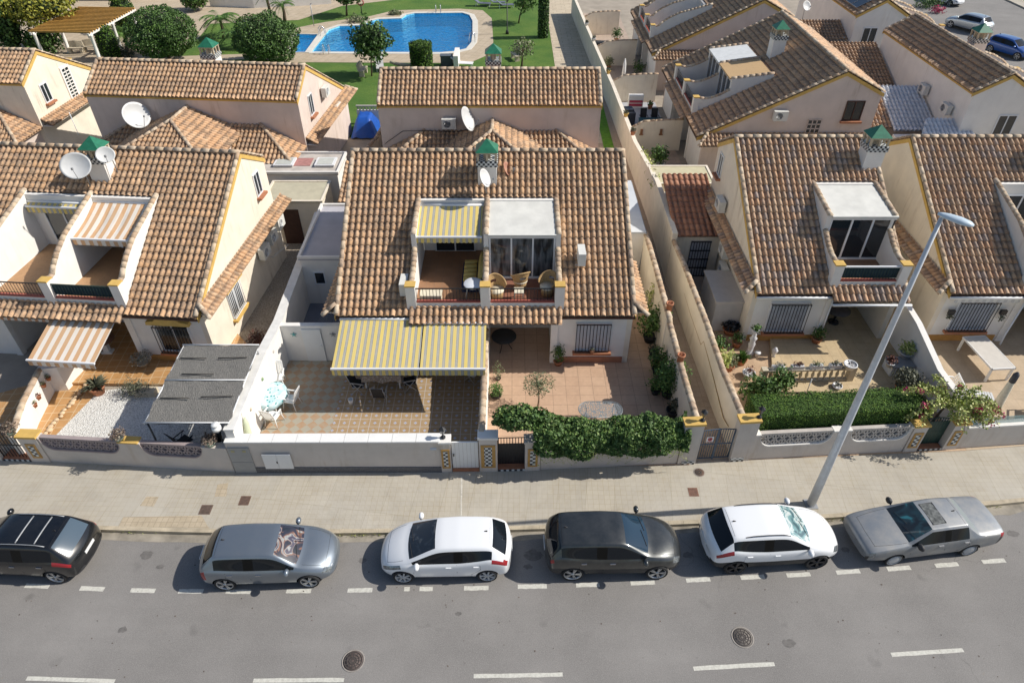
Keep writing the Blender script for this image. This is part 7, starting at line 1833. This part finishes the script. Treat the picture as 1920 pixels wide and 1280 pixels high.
# right hand patio
q = P(1845,665,.72); t_ = thing('garden_table', 'long white table standing in half shade on the right hand patio', 'table', (20.3, 22.05, .016), radians(4))
part('tabletop', MB().box(-.5,.5,-1.05,1.05,.70,.74), plain('pale_table_top', (.60,.56,.50), .5, .06, 4), t_)
for sx in (-1,1):
    for sy in (-1,1): part('leg', MB().box(sx*.46-.04,sx*.46+.04,sy*1.0-.04,sy*1.0+.04,0,.7), M_WPLAST, t_)
part('apron', MB().box(-.52,.52,-1.07,-1.02,.66,.745).box(-.52,.52,1.02,1.07,.66,.745).box(-.52,-.49,-1.07,1.07,.66,.745).box(.49,.52,-1.07,1.07,.66,.745), M_WPLAST, t_)
def slat_bench(label, loc, rz, L_=1.3, W_=.55, h_=.35, back=False, m_=None, name='garden_bench'):
    t_ = thing(name, label, 'bench' if name == 'garden_bench' else 'table', loc, rz, None); g = MB(); n = int(L_/.1)
    for k in range(n): g.box(-L_/2+k*L_/n, -L_/2+(k+.78)*L_/n, -W_/2, W_/2, h_, h_+.025)
    part('slats', g, m_ or M_WPLAST, t_); f = MB().box(-L_/2,L_/2,-W_/2,-W_/2+.04,h_-.05,h_).box(-L_/2,L_/2,W_/2-.04,W_/2,h_-.05,h_); part('frame', f, m_ or M_WPLAST, t_)
    for sx in (-1,1):
        for sy in (-1,1): part('leg', MB().box(sx*(L_/2-.05)-.025,sx*(L_/2-.05)+.025,sy*(W_/2-.04)-.025,sy*(W_/2-.04)+.025,0,h_), m_ or M_WPLAST, t_)
    if back:
        b_ = MB(); nb_ = int(L_/.12)
        for k in range(nb_): x = -L_/2+.04+k*(L_-.08)/(nb_-1); b_.slab([(x-.025,W_/2,h_),(x+.025,W_/2,h_),(x+.025,W_/2+.14,h_+.45),(x-.025,W_/2+.14,h_+.45)], (0,.02,0))
        b_.slab([(-L_/2,W_/2+.14,h_+.43),(L_/2,W_/2+.14,h_+.43),(L_/2,W_/2+.15,h_+.5),(-L_/2,W_/2+.15,h_+.5)], (0,.03,0)); part('backrest', b_, m_ or M_WPLAST, t_)
        for sx in (-1,1): part('armrest', MB().box(sx*L_/2-.03,sx*L_/2+.03,-W_/2,W_/2+.05,h_+.22,h_+.26).box(sx*L_/2-.02,sx*L_/2+.02,-W_/2,-W_/2+.04,h_,h_+.22), m_ or M_WPLAST, t_)
    return t_
slat_bench('pale grey slatted low table on the right hand patio', (18.75,19.75,.016), radians(-14), 1.25, .6, .4, name='low_table', m_=plain('pale_grey_slat', (.56,.57,.57), .6, .05, 6))
slat_bench('white slatted bench beside the sloping white wall', (17.7,20.0,.016), radians(-100), 1.3, .5, .4, True)
slat_bench('white slatted armchair at the right picture edge', (20.9,18.95,.016), radians(150), .8, .55, .4, True)
slat_bench('white slatted sunbed behind the glass screen', (19.8,18.25,.016), radians(8), 1.9, .6, .3)
t_ = thing('closed_parasol', 'closed cream parasol with a dark cap on the right hand patio', 'parasol', (18.95,18.9,.016)); part('canopy', MB().lathe([(.2,.45),(.17,.9),(.13,1.6),(.10,2.1),(.03,2.25)], 12), M_CREAMF, t_); part('cap', MB().lathe([(.12,1.95),(.115,2.3),(.05,2.42),(0,2.45)], 12), plain('dark_grey_cover', (.06,.06,.07), .7, .2, 9), t_); part('pole', MB().tube([(0,0,0),(0,0,.6)], .03, 8), M_WMETAL, t_); part('foot', MB().lathe([(.25,0),(.22,.06),(.05,.08),(0,.08)], 14), M_GREYMET, t_)
for k, (px, lb) in enumerate(((18.75+.3, 'little hanging lantern and plant left of the barred window at the right'), (18.75+2.55, 'hanging lantern right of the barred window at the right'))):
    t_ = thing('wall_planter', lb, 'wall planter', (px, 23.6, 1.5)); part('bracket', MB().box(-.13,.13,-.12,.0,.12,.34), M_BLACK, t_); part('plant', foliage(90, ell((0,-.12,.0), (.18,.12,.15), random.Random(k), .3, .9), .07, random.Random(k)), L_GREY, t_)
# porch furniture right house
q = P(1596,612,.1); t_ = thing('round_table', 'round table in the dark porch behind the lamp post', 'table', (14.9, 24.9, .13)); part('tabletop', MB().lathe([(.55,.7),(.55,.74),(0,.74)], 24), plain('brown_table', (.12,.10,.09), .6, .2, 6), t_); part('leg', MB().tube([(0,0,0),(0,0,.7)], .06, 8).lathe([(.25,0),(.22,.05),(0,.06)], 12), M_BLACK, t_)
chair('chair in the dark porch behind the lamp post', (14.0, 24.5, .13), radians(60), plain('grey_mesh', (.14,.14,.14), .7, .2, 6))
# clothes airers
def airer(label, loc, rz):
    t_ = thing('clothes_airer', label, 'clothes airer', loc, rz, None); g = MB()
    for s in (-1,1): g.tube([(-.5,s*.3,0),(.5,s*.1,.85)], .011, 5); g.tube([(.5,s*.3,0),(-.5,s*.1,.85)], .011, 5)
    for k in range(9): y = -.28+.07*k; g.tube([(-.85,y,.86),(.85,y,.86)], .005, 4)
    for x in (-.85,.85): g.tube([(x,-.3,.86),(x,.3,.86)], .01, 4)
    part('rack', g, M_GREYMET, t_)
airer('thin grey clothes airer in the lilac grey yard', (-8.3, 24.4, .02), radians(80))
q = P(518,508); t_ = thing('rotary_airer', 'small rotary clothes airer in the gravel side yard', 'clothes airer', q); g = MB(); g.tube([(0,0,0),(0,0,1.6)], .018, 6)
for k in range(4): a_ = k*pi/2+.4; g.tube([(0,0,.9),(.9*cos(a_),.9*sin(a_),1.35)], .009, 5)
for f_ in (.5,.75,1): g.tube([(.9*f_*cos(k*pi/2+.4),.9*f_*sin(k*pi/2+.4),.9+.45*f_) for k in range(5)], .004, 4)
part('frame', g, M_WMETAL, t_)

r = random.Random(77); mb = MB()
kc = [0]
for i in range(1, len(kl)): kc.append(kc[-1]+(kl[i]-kl[i-1]).length)
for k in range(330):
    px = r.choice((690, 660, 1590, 1840, 1880, 1560, 255, 720, 1850))+r.gauss(0, 26)
    y0 = 990; q = at(px, 990, 0); pt, d = along(kl, kc, s_at(kl, kc, q.x)); b0 = Vector((pt.x+r.uniform(-.02,.02), pt.y+r.uniform(-.06,.05), -.12)); n_ = rv(r)
    leaf(mb, b0, n_, Vector((r.uniform(-.6,.6), r.uniform(-.6,.2), .6)).normalized(), r.uniform(.04,.12), .012)
struct('kerb_weeds', mb, L_YEL, 'stuff')
mb = MB()
for k in range(150):
    q = at(r.uniform(-50,1970), r.uniform(1010,1270), -.125); rr = r.uniform(.008,.028); a0 = r.uniform(0,6); mb.add([(q.x+rr*cos(a0+i*1.26)*r.uniform(.6,1.3), q.y+rr*sin(a0+i*1.26)*r.uniform(.5,1.2), -.122) for i in range(5)], [(0,1,2,3,4)])
struct('road_litter', mb, plain('dry_leaf_crumbs', (.10,.07,.05), .9, .8, 9), 'stuff')

potted('mid sized leafy bush in a dark tub above the largest bush by the alley wall', P(1232,700), .26, .32, M_CHAR, .45, .5, L_TREE, 900, .09, 171)
potted('low leafy plant beside the largest bush on the salmon patio', P(1228,738), .2, .24, M_CHAR, .34, .28, L_LIGHT, 420, .08, 172)
potted('climbing plant reaching up the left alley wall near the lane corner', P(1222,600), .22, .3, M_TERRA, .4, .9, L_YEL, 650, .1, 173)
potted('green fern in the shade behind the bamboo plant', P(1345,660), .2, .25, M_TERRA, .4, .3, L_TREE, 420, .1, 174)
potted('leafy pot plant near the wall left of the statue', P(1366,694), .2, .25, M_TERRA, .3, .3, L_OLIVE, 380, .08, 175)
# ================================================================== BEYOND THE HOUSES
def pxm(px, py, z=0):   # pixels per metre for upright things standing at that ground pixel
    p = at(px, py, z); return F/(p.y*cos(TH)+(H-z)*sin(TH)), p
def ptree(label, base, cpx, hw, hh, lm, n, size, tr=.12, name='tree', seed=1, lump=.15, cat='tree', core_=True, asp=.45, fill=.3, group=None):
    s, p = pxm(*base); hgt = (base[1]-cpx[1])/s*1.06; dx = (cpx[0]-base[0])/s - (hgt*0.0)
    # upright things lean outwards in the picture; remove that drift from the offset
    lean = proj(Vector((p.x, p.y, hgt)))-proj(p); dx = (cpx[0]-base[0]-lean)/s
    return tree(name, label, (p.x, p.y, 0), hgt, (hw/s, hw/s*.95, hh/s), lm, n, size, tr, cat, group, core_, seed, lump, fill, asp=asp, tilt=(dx, 0))
ptree('broad dark clipped tree left of the pool, nearer the pergola', (318,113), (303,66), 62, 42, L_TREE, 13000, .135, .16, seed=1, lump=.10, fill=.16)
ptree('broad dark clipped tree right beside the paddling pool', (492,122), (498,78), 58, 42, L_TREE, 13000, .135, .16, seed=2, lump=.10, fill=.16)
ptree('round bushy tree on two stems in front of the pool', (697,143), (695,82), 32, 33, L_TREE, 2600, .20, .07, seed=3, lump=.3)
ptree('yellow green clipped crown over the pergola end at the top left', (88,95), (72,20), 58, 30, L_HEDGEY, 3800, .22, .15, seed=4, lump=.2)
ptree('dark tree at the top left corner', (18,100), (5,50), 34, 55, L_TREE, 2600, .24, .15, seed=5, lump=.35)
ptree('dark leafy tree behind the pergola columns', (60,100), (78,78), 30, 20, L_TREE, 1300, .22, .1, seed=6, lump=.35)
ptree('tree cut by the top edge above the pool path', (650,30), (650,-4), 26, 14, L_TREE, 1300, .22, .12, seed=7)
ptree('tree at the top edge over the sandy plaza', (365,20), (362,-2), 26, 18, L_TREE, 1300, .24, .12, seed=8)
ptree('gnarled little olive on the lawn by the promenade', (978,127), (980,92), 18, 14, L_OLIVE, 700, .17, .10, seed=9, lump=.35, core_=False, asp=.3)
ptree('feathery tree leaning at the top edge of the lawn', (972,44), (985,6), 20, 18, L_LIGHT, 1000, .3, .08, seed=10, lump=.4, core_=False, asp=.2)
def clipped(label, base, hw, h_px, lm, n, size, round_top=True, name='clipped_shrub', seed=1):
    s, p = pxm(*base); r_ = hw/s; h_ = h_px/s*1.05; t_ = thing(name, label, 'clipped shrub', (p.x, p.y, 0)); r = random.Random(seed)
    def f():
        a_ = 2*pi*r.random()
        if r.random() < .25: q = sqrt(r.random()); return Vector((q*r_*cos(a_), q*r_*sin(a_), h_*(1-.12*q*q))), Vector((0,0,1))
        z = r.random(); k = 1-.06*r.random()
        if not round_top: k *= 1-.75*max(0, z-.75)**1.2*2.2
        return Vector((r_*k*cos(a_), r_*k*sin(a_), .1+z*(h_*.92))), Vector((cos(a_), sin(a_), 0))
    part('leaves', foliage(n, f, size, r, asp=.4), lm, t_)
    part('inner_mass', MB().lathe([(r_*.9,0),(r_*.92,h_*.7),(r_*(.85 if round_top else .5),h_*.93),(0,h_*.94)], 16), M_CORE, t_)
clipped('drum shaped clipped shrub in front of the pool', (792,132), 21, 50, L_HEDGE, 2600, .12, seed=3)
clipped('tall dark cypress at the promenade edge', (1018,70), 10, 78, L_TREE, 1800, .16, False, 'cypress', 4)
clipped('leaning green cypress in front of the pergola', (212,112), 17, 58, L_HEDGE, 1800, .13, False, 'cypress', 5)
clipped('tall green shrub at the right end of the pergola', (243,60), 20, 62, L_HEDGE, 1500, .16, False, 'cypress', 6)
def palm(label, base, h_px, fr_px, seed, n=16, lm=None):
    s, p = pxm(*base); h_ = h_px/s*1.05; L_ = fr_px/s; r = random.Random(seed); t_ = thing('palm_tree', label, 'palm tree', (p.x, p.y, 0))
    part('trunk', MB().tube([(0,0,-.05),(.1,0,h_*.5),(.05,.0,h_)], [.2,.15,.13], 8), M_BARK, t_); mb = MB()
    for k in range(n):
        a_ = 2*pi*k/n+r.uniform(-.2,.2); el_ = r.uniform(-.1, 1.0); d = Vector((cos(a_), sin(a_), 0)); pts = [Vector((.05,0,h_))+d*(L_*q/6*cos(el_*.5))+Vector((0,0,L_*(sin(el_)*q/6-.75*(q/6)**2))) for q in range(7)]
        for q in range(30):
            s_ = q/30*5.9; i = int(s_); c_ = pts[i].lerp(pts[i+1], s_-i); sd = d.cross(Vector((0,0,1)))*(1 if q % 2 else -1)
            e_ = c_+(sd*.8+d*.6+Vector((0,0,-.35))).normalized()*L_*.32*(1-.5*abs(s_/6-.4)); w = d*.035*L_; mb.add([c_-w, c_+w, e_], [(0,1,2)])
    part('fronds', mb, lm or L_LIGHT, t_)
palm('bushy palm left of the clipped tree by the pool', (240,95), 30, 42, 1, 20); palm('palm with drooping fronds above the left clipped tree', (420,72), 34, 40, 2, 20); palm('low palm just left of the second clipped tree', (442,92), 26, 34, 3, 20, L_TREE)
palm('thin palm at the top edge, left one of two', (508,40), 42, 22, 4); palm('thin palm at the top edge, right one of two', (534,40), 28, 24, 5)
def pshrub(label, px, py, w, h_, lm, n=500, size=.14, seed=1, cat='shrub'):
    s, p = pxm(px, py); t_ = thing('shrub', label, cat, (p.x, p.y, 0)); r = random.Random(seed); part('foliage', foliage(n, ell((0,0,h_/s*.5), (w/s, w/s*.7, h_/s*.55), r, .3, .8, seed), size, r), lm, t_); part('stem', MB().tube([(0,0,0),(0,0,h_/s*.5)], .03, 5), M_BARK, t_)
pshrub('low flowering shrub at the pool corner', 669, 42, 17, 12, L_OLIVE, seed=3); pshrub('grey shrub in front of the pergola cypress', 240, 108, 16, 20, L_GREY, seed=4); pshrub('shrub beside the loungers at the top of the lawn', 742, 28, 12, 8, L_OLIVE, seed=5)
pshrub('dark shrub at the top left behind the house gable', 25, 110, 22, 26, L_TREE, 700, seed=6); pshrub('red flowering hedge at the side street wall', 1757, 25, 14, 12, L_PINK, 300, seed=7); pshrub('dark green hedge at the side street wall', 1738, 14, 28, 16, L_TREE, 900, seed=8)
# pergola
P0 = at(118,132); s, _ = pxm(118,120)
o0 = at(158,36,2.9); t_ = thing('pergola', 'wooden slatted pergola on white columns at the top left', 'pergola', (o0.x, o0.y, 0), radians(-4))
g = MB()
for k in range(19): y = -3.9+.42*k; g.box(-2.7, 2.7, y, y+.13, 2.82, 2.96)
part('slats', g, M_WOOD, t_); part('beam', MB().box(-2.6,-2.45,-4.0,4.0,2.62,2.82), M_WHITE, t_); part('beam', MB().box(2.45,2.6,-4.0,4.0,2.62,2.82), M_WHITE, t_)
for x in (-2.5, 2.5):
    for y in (-3.6, -.1, 3.5): part('column', MB().lathe([(.22,0),(.2,.1),(.15,.15),(.13,2.5),(.18,2.62),(.0,2.62)], 14, (x, y, 0)), M_WHITE, t_)
# villas beyond the plaza
def villa(label, x0, x1, y0, hgt, mat_, tm=M_TILE, doors=3):
    t_ = thing('villa', label, 'house', (x0, y0, 0)); w_ = x1-x0; part('wall', MB().box(0,w_,0,7,-.1,hgt), mat_, t_); tiles('roof', t_, (-.3,-.5,hgt), (1,0,0), Vector((0,1,.45)).normalized(), [rect(0,w_+.6,0,4.6)], tm, seed=int(abs(x0)))
    for k in range(doors): window(t_, w_*(k+.5)/doors, 0, .1 if k % 2 else .9, 0, 1.1, 2.0 if k % 2 else 1.1, sill=False, glass=M_GLASS)
villa('white villa beyond the plaza at the top edge, behind the palms', -38, -20, 86.5, 3.0, M_WHITE, doors=6); villa('cream villa at the top left beyond the pergola', -62, -41, 84, 3.2, M_CREAM, doors=5)
wall_thing('garden_wall', 'low curved white garden wall on the plaza at the top edge', [(-33,81,.9),(-28,80.3,.9),(-24,81,.9),(-20,82,.9)], .9, M_WHITE, 'none')
wall_thing('garden_wall', 'low white wall of the terrace at the upper left behind the gable', [(-40,56,1.4),(-30.5,55.2,1.4)], 1.2, M_WHITE, 'none')
# pool fittings
def ladder(label, px, py, rz=0):
    q = P(px, py, .05); t_ = thing('pool_ladder', label, 'pool ladder', q, rz); g = MB()
    for s in (-.25,.25): g.tube([(s,-.35,0),(s,-.32,.6),(s,-.1,.8),(s,.15,.7),(s,.25,.1),(s,.25,-.6)], .03, 6)
    for z in (-.1,-.35): g.box(-.25,.25,.22,.28,z,z+.03)
    part('rails', g, M_CHROME, t_)
ladder('curved steel ladder at the left lobe of the pool', 606, 66, radians(-60)); ladder('steel ladder at the near left edge of the pool', 613, 100); ladder('steel ladder at the right edge of the pool', 884, 78, radians(90)); ladder('steel ladder at the far edge of the pool', 822, 24, pi)
t_ = thing('lifebuoy_post', 'red and white lifebuoy on a black post behind the pool', 'lifebuoy', P(679,29)); part('post', MB().tube([(0,0,0),(0,0,1.1)], .05, 6), M_BLACK, t_); part('ring', MB().tube([(.3*cos(2*pi*k/20),0,1.25+.3*sin(2*pi*k/20)) for k in range(21)], .07, 8), plain('lifebuoy_red', (.5,.12,.1), .5, .4, 4), t_)
t_ = thing('shower_post', 'thin grey pole at the paddling pool', 'pole', P(589,50)); part('pole', MB().tube([(0,0,0),(0,0,2.1)], .04, 6).tube([(0,0,2.1),(.15,0,2.15)], .03, 5), M_GREYMET, t_)
t_ = thing('park_lamp', 'black lamp post on the lawn right of the pool', 'lamp post', P(951,64)); part('post', MB().lathe([(.18,0),(.12,.3),(.05,.4),(.045,2.9),(0,2.9)], 10), M_BLACK, t_); part('lantern', MB().lathe([(.1,2.9),(.2,3.3),(.24,3.32),(.05,3.5),(0,3.5)], 8), M_GREYMET, t_)
def stonebench(label, px, py, rz): 
    t_ = thing('stone_bench', label, 'bench', P(px,py), rz); part('seat', MB().box(-.7,.7,-.22,.22,.42,.5), M_STONE, t_); part('backrest', MB().slab([(-.7,.2,.5),(.7,.2,.5),(.6,.3,.95),(0,.3,1.02),(-.6,.3,.95)], (0,.08,0)), M_STONE, t_)
    for s in (-.5,.5): part('leg', MB().box(s-.1,s+.1,-.2,.2,0,.42), M_STONE, t_)
stonebench('carved cream stone bench on the lawn by the olive', 966, 112, radians(-70)); stonebench('pale stone bench at the foot of the two stemmed tree', 682, 140, radians(85)); stonebench('stone bench in front of the pergola, left', 145, 100, 0.1); stonebench('stone bench in front of the pergola, right', 172, 97, 0.1)
def lounger(label, px, py, rz, m_):
    t_ = thing('sun_lounger', label, 'sun lounger', P(px,py), rz, None); part('seat', MB().box(-.32,.32,-.9,.4,.3,.35), m_, t_); part('backrest', MB().slab([(-.32,.4,.33),(.32,.4,.33),(.32,1.0,.75),(-.32,1.0,.75)], (0,0,.05)), m_, t_)
    for sx in (-.28,.28):
        for sy in (-.8,.7): part('leg', MB().box(sx-.025,sx+.025,sy-.025,sy+.025,0,.32), M_WMETAL, t_)
for k, (px, py) in enumerate(((905,12),(932,10),(948,15))): lounger(('stacked dark lounger at the top of the lawn, left one','stacked dark lounger at the top of the lawn, middle one','stacked dark lounger by the lamp post at the top edge')[k], px, py, radians(80+k*8), plain('slate_blue_sling', (.12,.14,.18), .8, .2, 5))
lounger('striped deckchair on the lawn beside the two stemmed tree', 713, 130, radians(10), stripe_mat('blue_striped_sling', [(0,(.5,.5,.5)),(.5,(.1,.15,.3))], .2)); lounger('white lounger by the low pool wall', 868, 125, radians(80), M_WPLAST)
solo('grill_box', MB().box(-.5,.5,-.3,.3,0,.8).box(-.55,.55,-.35,.35,.8,.86), plain('dark_grey_box', (.10,.12,.14), .6, .2, 5), 'dark grey box beside the white lounger at the pool', 'box', P(838,122)); solo('low_pool_wall', MB().box(-.2,.2,-1.2,1.2,0,1.1), M_WHITE, 'short white wall end beside the white lounger', 'wall', P(857,122))
t_ = thing('rowing_boat_planter', 'white curved concrete trough on the lawn left of the drum shaped shrub', 'trough', P(758,127)); part('shell', MB().tube([(-1.2,0,.5),(-.6,.1,.25),(.1,.1,.15),(1.0,0,.15)], [.12,.16,.18,.16], 8), M_STONE, t_)
# between the two rear houses
q = at(684,222,1.0); q.z = 0; t_ = thing('covered_heap', 'bright blue tarpaulin over a heap between the two rear houses', 'tarpaulin', q)
r = random.Random(6); mb = MB(); K, J = 12, 9; vs = []
for j in range(J+1):
    for i in range(K+1):
        x, y = -.9+1.8*i/K, -1.3+2.6*j/J; e_ = max(abs(x)/.9, abs(y)/1.3); z = 1.25*(1-max(0, e_-.55)**1.3*2.6)+.12*noise.noise(Vector((x*3,y*3,1))); vs.append((x*(1-.15*(z/1.3)), y*(1-.12*z), max(.0, z)))
mb.add(vs, [(j*(K+1)+i, j*(K+1)+i+1, (j+1)*(K+1)+i+1, (j+1)*(K+1)+i) for j in range(J) for i in range(K)], 0, None, True); part('tarpaulin', mb, plain('blue_tarpaulin', (.015,.09,.42), .4, .15, 3), t_)
t_ = thing('garden_wall', 'white lattice topped wall between the rear houses and the lawn', 'wall', (-11.2, 48.4, 0)); part('wall_body', MB().box(0,3.4,0,.2,-.1,1.0), M_WHITE, t_); g = MB()
for k in range(14): x = .24*k; g.slab([(x,0,1.0),(x+.04,0,1.0),(x+.28,0,1.3),(x+.24,0,1.3)], (0,.1,0)); g.slab([(x+.24,0,1.0),(x+.28,0,1.0),(x+.04,0,1.3),(x,0,1.3)], (0,.1,0))
g.box(0,3.4,-.02,.12,1.3,1.36); part('lattice', g, M_LAT, t_)
wall_thing('garden_wall', 'dark tile coped wall left of the middle rear house', [(-9.2,38.6,1.9),(-8.6,41.5,1.9),(-8.2,46.5,1.9)], 1.9, M_CREAM)
solo('rubbish_bin', MB().lathe([(.22,0),(.28,.8),(.3,.82),(0,.86)], 14), M_CHAR, 'dark bin in the passage between the rear houses', 'bin', (-9.9, 37.4, 0))
# patios right of the alley
sheet('patio', [(7.95,27.5),(11,27.5),(11.3,78),(6.45,78),(6.9,66),(7.55,51),(7.8,41)], .018, floor_tile('rose_patio_tile', [(.40,.31,.25),(.43,.34,.27)], .4, (.3,.23,.18), 0, .02, .8))
sheet('patio', [(7.75,44.0),(11.0,44.0),(11.1,52.6),(7.55,52.6)], .024, plain('grey_patio', (.38,.39,.42), .8, .1, 2))
def ptable(label, loc, w_, d_, m_, h_=.72, rz=0, name='patio_table'):
    t_ = thing(name, label, 'table', loc, rz); part('tabletop', MB().box(-w_/2,w_/2,-d_/2,d_/2,h_-.04,h_), m_, t_)
    for sx in (-1,1):
        for sy in (-1,1): part('leg', MB().box(sx*(w_/2-.06)-.03,sx*(w_/2-.06)+.03,sy*(d_/2-.06)-.03,sy*(d_/2-.06)+.03,0,h_-.04), m_, t_)
TG = plain('dark_teal', (.02,.08,.09), .7, .1, 5)
ptable('dark teal dining table on the grey patio right of the alley', (9.9,47.3,.024), 1.7, .9, TG)
for k, (x, y, a_) in enumerate(((9.5,46.5,180),(10.3,46.5,180),(9.5,48.1,0),(10.3,48.1,0))):
    chair(('near left black chair at the dark teal table','near right black chair at the dark teal table','far left black chair at the dark teal table','far right black chair at the dark teal table')[k], (x,y,.024), radians(a_), M_CHAR, 'sling')
t_ = thing('covered_barbecue', 'barbecue under a black cover on the grey patio', 'barbecue', (8.4,48.3,.024), radians(8)); part('cover', MB().prism([(-.35,-.6),(.35,-.6),(.35,.6),(-.35,.6)], 0, 1.05).box(-.28,.28,-.35,.35,1.05,1.2), plain('black_cover', (.03,.035,.05), .5, .2, 5), t_); part('foot', MB().box(-.38,.38,-.62,.62,0,.12), M_CHAR, t_)
t_ = thing('patio_cabinet', 'low white cabinet with red shelves against the patio wall', 'cabinet', (9.4,51.6,.024)); part('body', MB().box(-.55,.55,-.22,.2,0,.95), M_WPLAST, t_); part('shelf', MB().box(-.5,.5,-.24,-.22,.15,.35).box(-.5,.5,-.24,-.22,.42,.6), plain('magenta_red', (.45,.05,.09), .5, .1, 5), t_)
potted('terracotta pot with a small green plant beside the white cabinet', (10.5,51.3,.024), .2, .3, M_TERRA, .2, .15, L_LIGHT, 120, .1, 81)
potted('tall bush in a big white pot on the rose patio', (9.3,40.6,.02), .38, .65, M_POTW, .55, .55, L_TREE, 900, .13, 82)
potted('dark leafy plant by the patio doors of the rosy house', (11.0,38.2,.02), .2, .2, M_CHAR, .5, .5, L_TREE, 600, .14, 83)
ptable('small square table on the rose patio', (10.7,36.9,.02), 1.2, .8, plain('tan_top', (.42,.34,.27), .7, .1, 5)); chair('dark chair beside the small square table on the rose patio', (9.75,36.7,.02), radians(90), M_CHAR, 'sling')
t_ = thing('closed_parasol', 'thin closed white parasol on the patio beyond the grey one', 'parasol', (8.9,55.4,.02)); part('canopy', MB().lathe([(.05,.8),(.16,1.2),(.12,2.0),(.04,2.4),(0,2.45)], 10), M_WPLAST, t_); part('pole', MB().tube([(0,0,0),(0,0,.9)], .03, 6), M_WMETAL, t_); part('foot', MB().lathe([(.3,0),(.25,.06),(0,.08)], 12), M_CHAR, t_)
ptable('dark table under the thin closed parasol', (9.6,55.0,.02), 1.3, .9, M_CHAR)
t_ = thing('covered_table_football', 'furniture under black covers on the far patio', 'covered furniture', (8.3,64.5,.02), radians(-10)); part('cover', MB().prism([(-.9,-.5),(.9,-.5),(.8,.5),(-.8,.5)], .1, 1.0), M_CHAR, t_); part('white_cloth', MB().box(1.0,2.2,-.4,.5,.1,.8), plain('pale_grey_cloth', (.42,.43,.46), .8, .1, 5), t_)
for k, (x, y, lb) in enumerate(((7.72,42.0,'first'),(7.66,45.0,'second'),(7.40,53.5,'third'),(7.04,61.8,'fourth'),(6.83,66.5,'fifth'))):
    potted('%s ornamental pot from the near end of the long alley wall' % lb, (x, y, 1.92), .18, .22, (M_TERRA, M_YELLOW, M_YELLOW, M_POTW, M_POTW)[k], .16, .12, L_GREY, 90, .1, 90+k)
t_ = thing('hanging_plants', 'trailing plants in white brackets along the cream wall of the rose patio', 'climbing plant', (7.9,34.6,0)); r = random.Random(9); lf = MB()
for k in range(5):
    m2 = foliage(170, ell((.1,1.1*k,2.3-.12*k), (.28,.42,.5), r, .4, .9, k), .11, r); lf.add(m2.v, m2.f)
part('foliage', lf, L_YEL, t_); part('bracket', MB().box(-.1,.25,.0,.06,1.9,1.95).box(-.1,.25,2.2,2.26,1.8,1.85).box(-.1,.25,4.3,4.36,1.7,1.75), M_WMETAL, t_)
for k, (px, lb) in enumerate(((8.6,'brown wall ornament on the near patio wall, left'), (9.9,'brown wall ornament on the near patio wall, right'))): solo('wall_ornament', MB().box(-.08,.08,-.06,0,0,.35).box(-.12,.12,-.1,0,-.05,.02), plain('rust_brown', (.25,.12,.06), .8, .2, 5), lb, 'wall ornament', (px, 43.75, 1.2))
# side street walls
wall_thing('garden_wall', 'bright white garden wall along the side street, above the white gabled house', [(36.2,51.5,1.3),(36.2,56.5,1.3),(36.2,62,1.6)], 1.4, M_WHITE, 'flat')
wall_thing('garden_wall', 'cream coped wall along the side street beside the green capped chimney', [(36.4,38,1.2),(36.4,51.2,1.2)], 1.2, M_CREAM, 'flat', copm=plain('cream_coping', (.66,.58,.42), .8, .1, 3))
wall_thing('garden_wall', 'white wall along the side street at the top edge', [(36.2,62.2,1.8),(36.2,80,1.8)], 1.6, M_WHITE, 'flat')
mb = MB().box(55.5,70,60,125,-.0,.14); struct('far_pavement', mb, M_PAVE)
# cables on the rear wall and alley wall
solo('cable', MB().tube([(-7.3,37.42,3.3),(-6.2,37.42,4.05),(-4.8,37.42,4.08),(-3.2,37.42,4.0),(-2.2,37.42,4.2)], .02, 5), M_BLACK, 'dark cable running along the rosy rear wall below the air conditioner', 'cable')
solo('cable', MB().tube([(8.10,17.6,.9),(8.08,18.2,.75),(8.02,20.0,1.2),(7.97,21.8,1.55),(7.96,22.0,1.2),(7.9,24,1.3),(7.83,26.5,1.6)], .018, 5), plain('ochre_cable', (.38,.25,.10), .8, .1, 5), 'ochre cable sagging along the right alley wall', 'cable')
# little roof aerials
for k, (loc, lb) in enumerate(((tuple(XF[A.name] @ Vector((5.95,5.9,7.8))), 'thin white aerial rod above the left chimney'), ((16.75,29.6,4.4), 'grid aerial on the wall behind the narrow house chimney'))):
    t_ = thing('tv_aerial', lb, 'aerial', loc); g = MB(); g.tube([(0,0,0),(0,0,1.0 if k == 0 else 1.3)], .015, 5)
    if k: 
        for q in range(7): g.tube([(-.25,0,.2+.15*q),(.25,0,.2+.15*q)], .01, 4)
    part('rod', g, M_WMETAL if k == 0 else M_CHAR, t_)

for k, (x, y, lm_, h_, lb) in enumerate(((10.6,58.5,L_TREE,.5,'dark bush on the patio behind the closed parasol'),(8.3,60.2,L_OLIVE,.4,'small bush by the wall behind the closed parasol'),(8.2,42.4,L_LIGHT,.35,'light green pot plant by the long wall on the rose patio'),(8.3,39.2,L_TREE,.5,'leafy pot plant left of the big white pot'),(10.8,45.0,L_TREE,.35,'pot plant by the patio doors near the teal table'),(9.9,68.0,L_TREE,.5,'bush on the farthest patio right of the alley'))):
    potted(lb, (x, y, .02), .22, .3, M_TERRA if k % 2 else M_CHAR, h_, h_, lm_, 380, .12, 180+k)
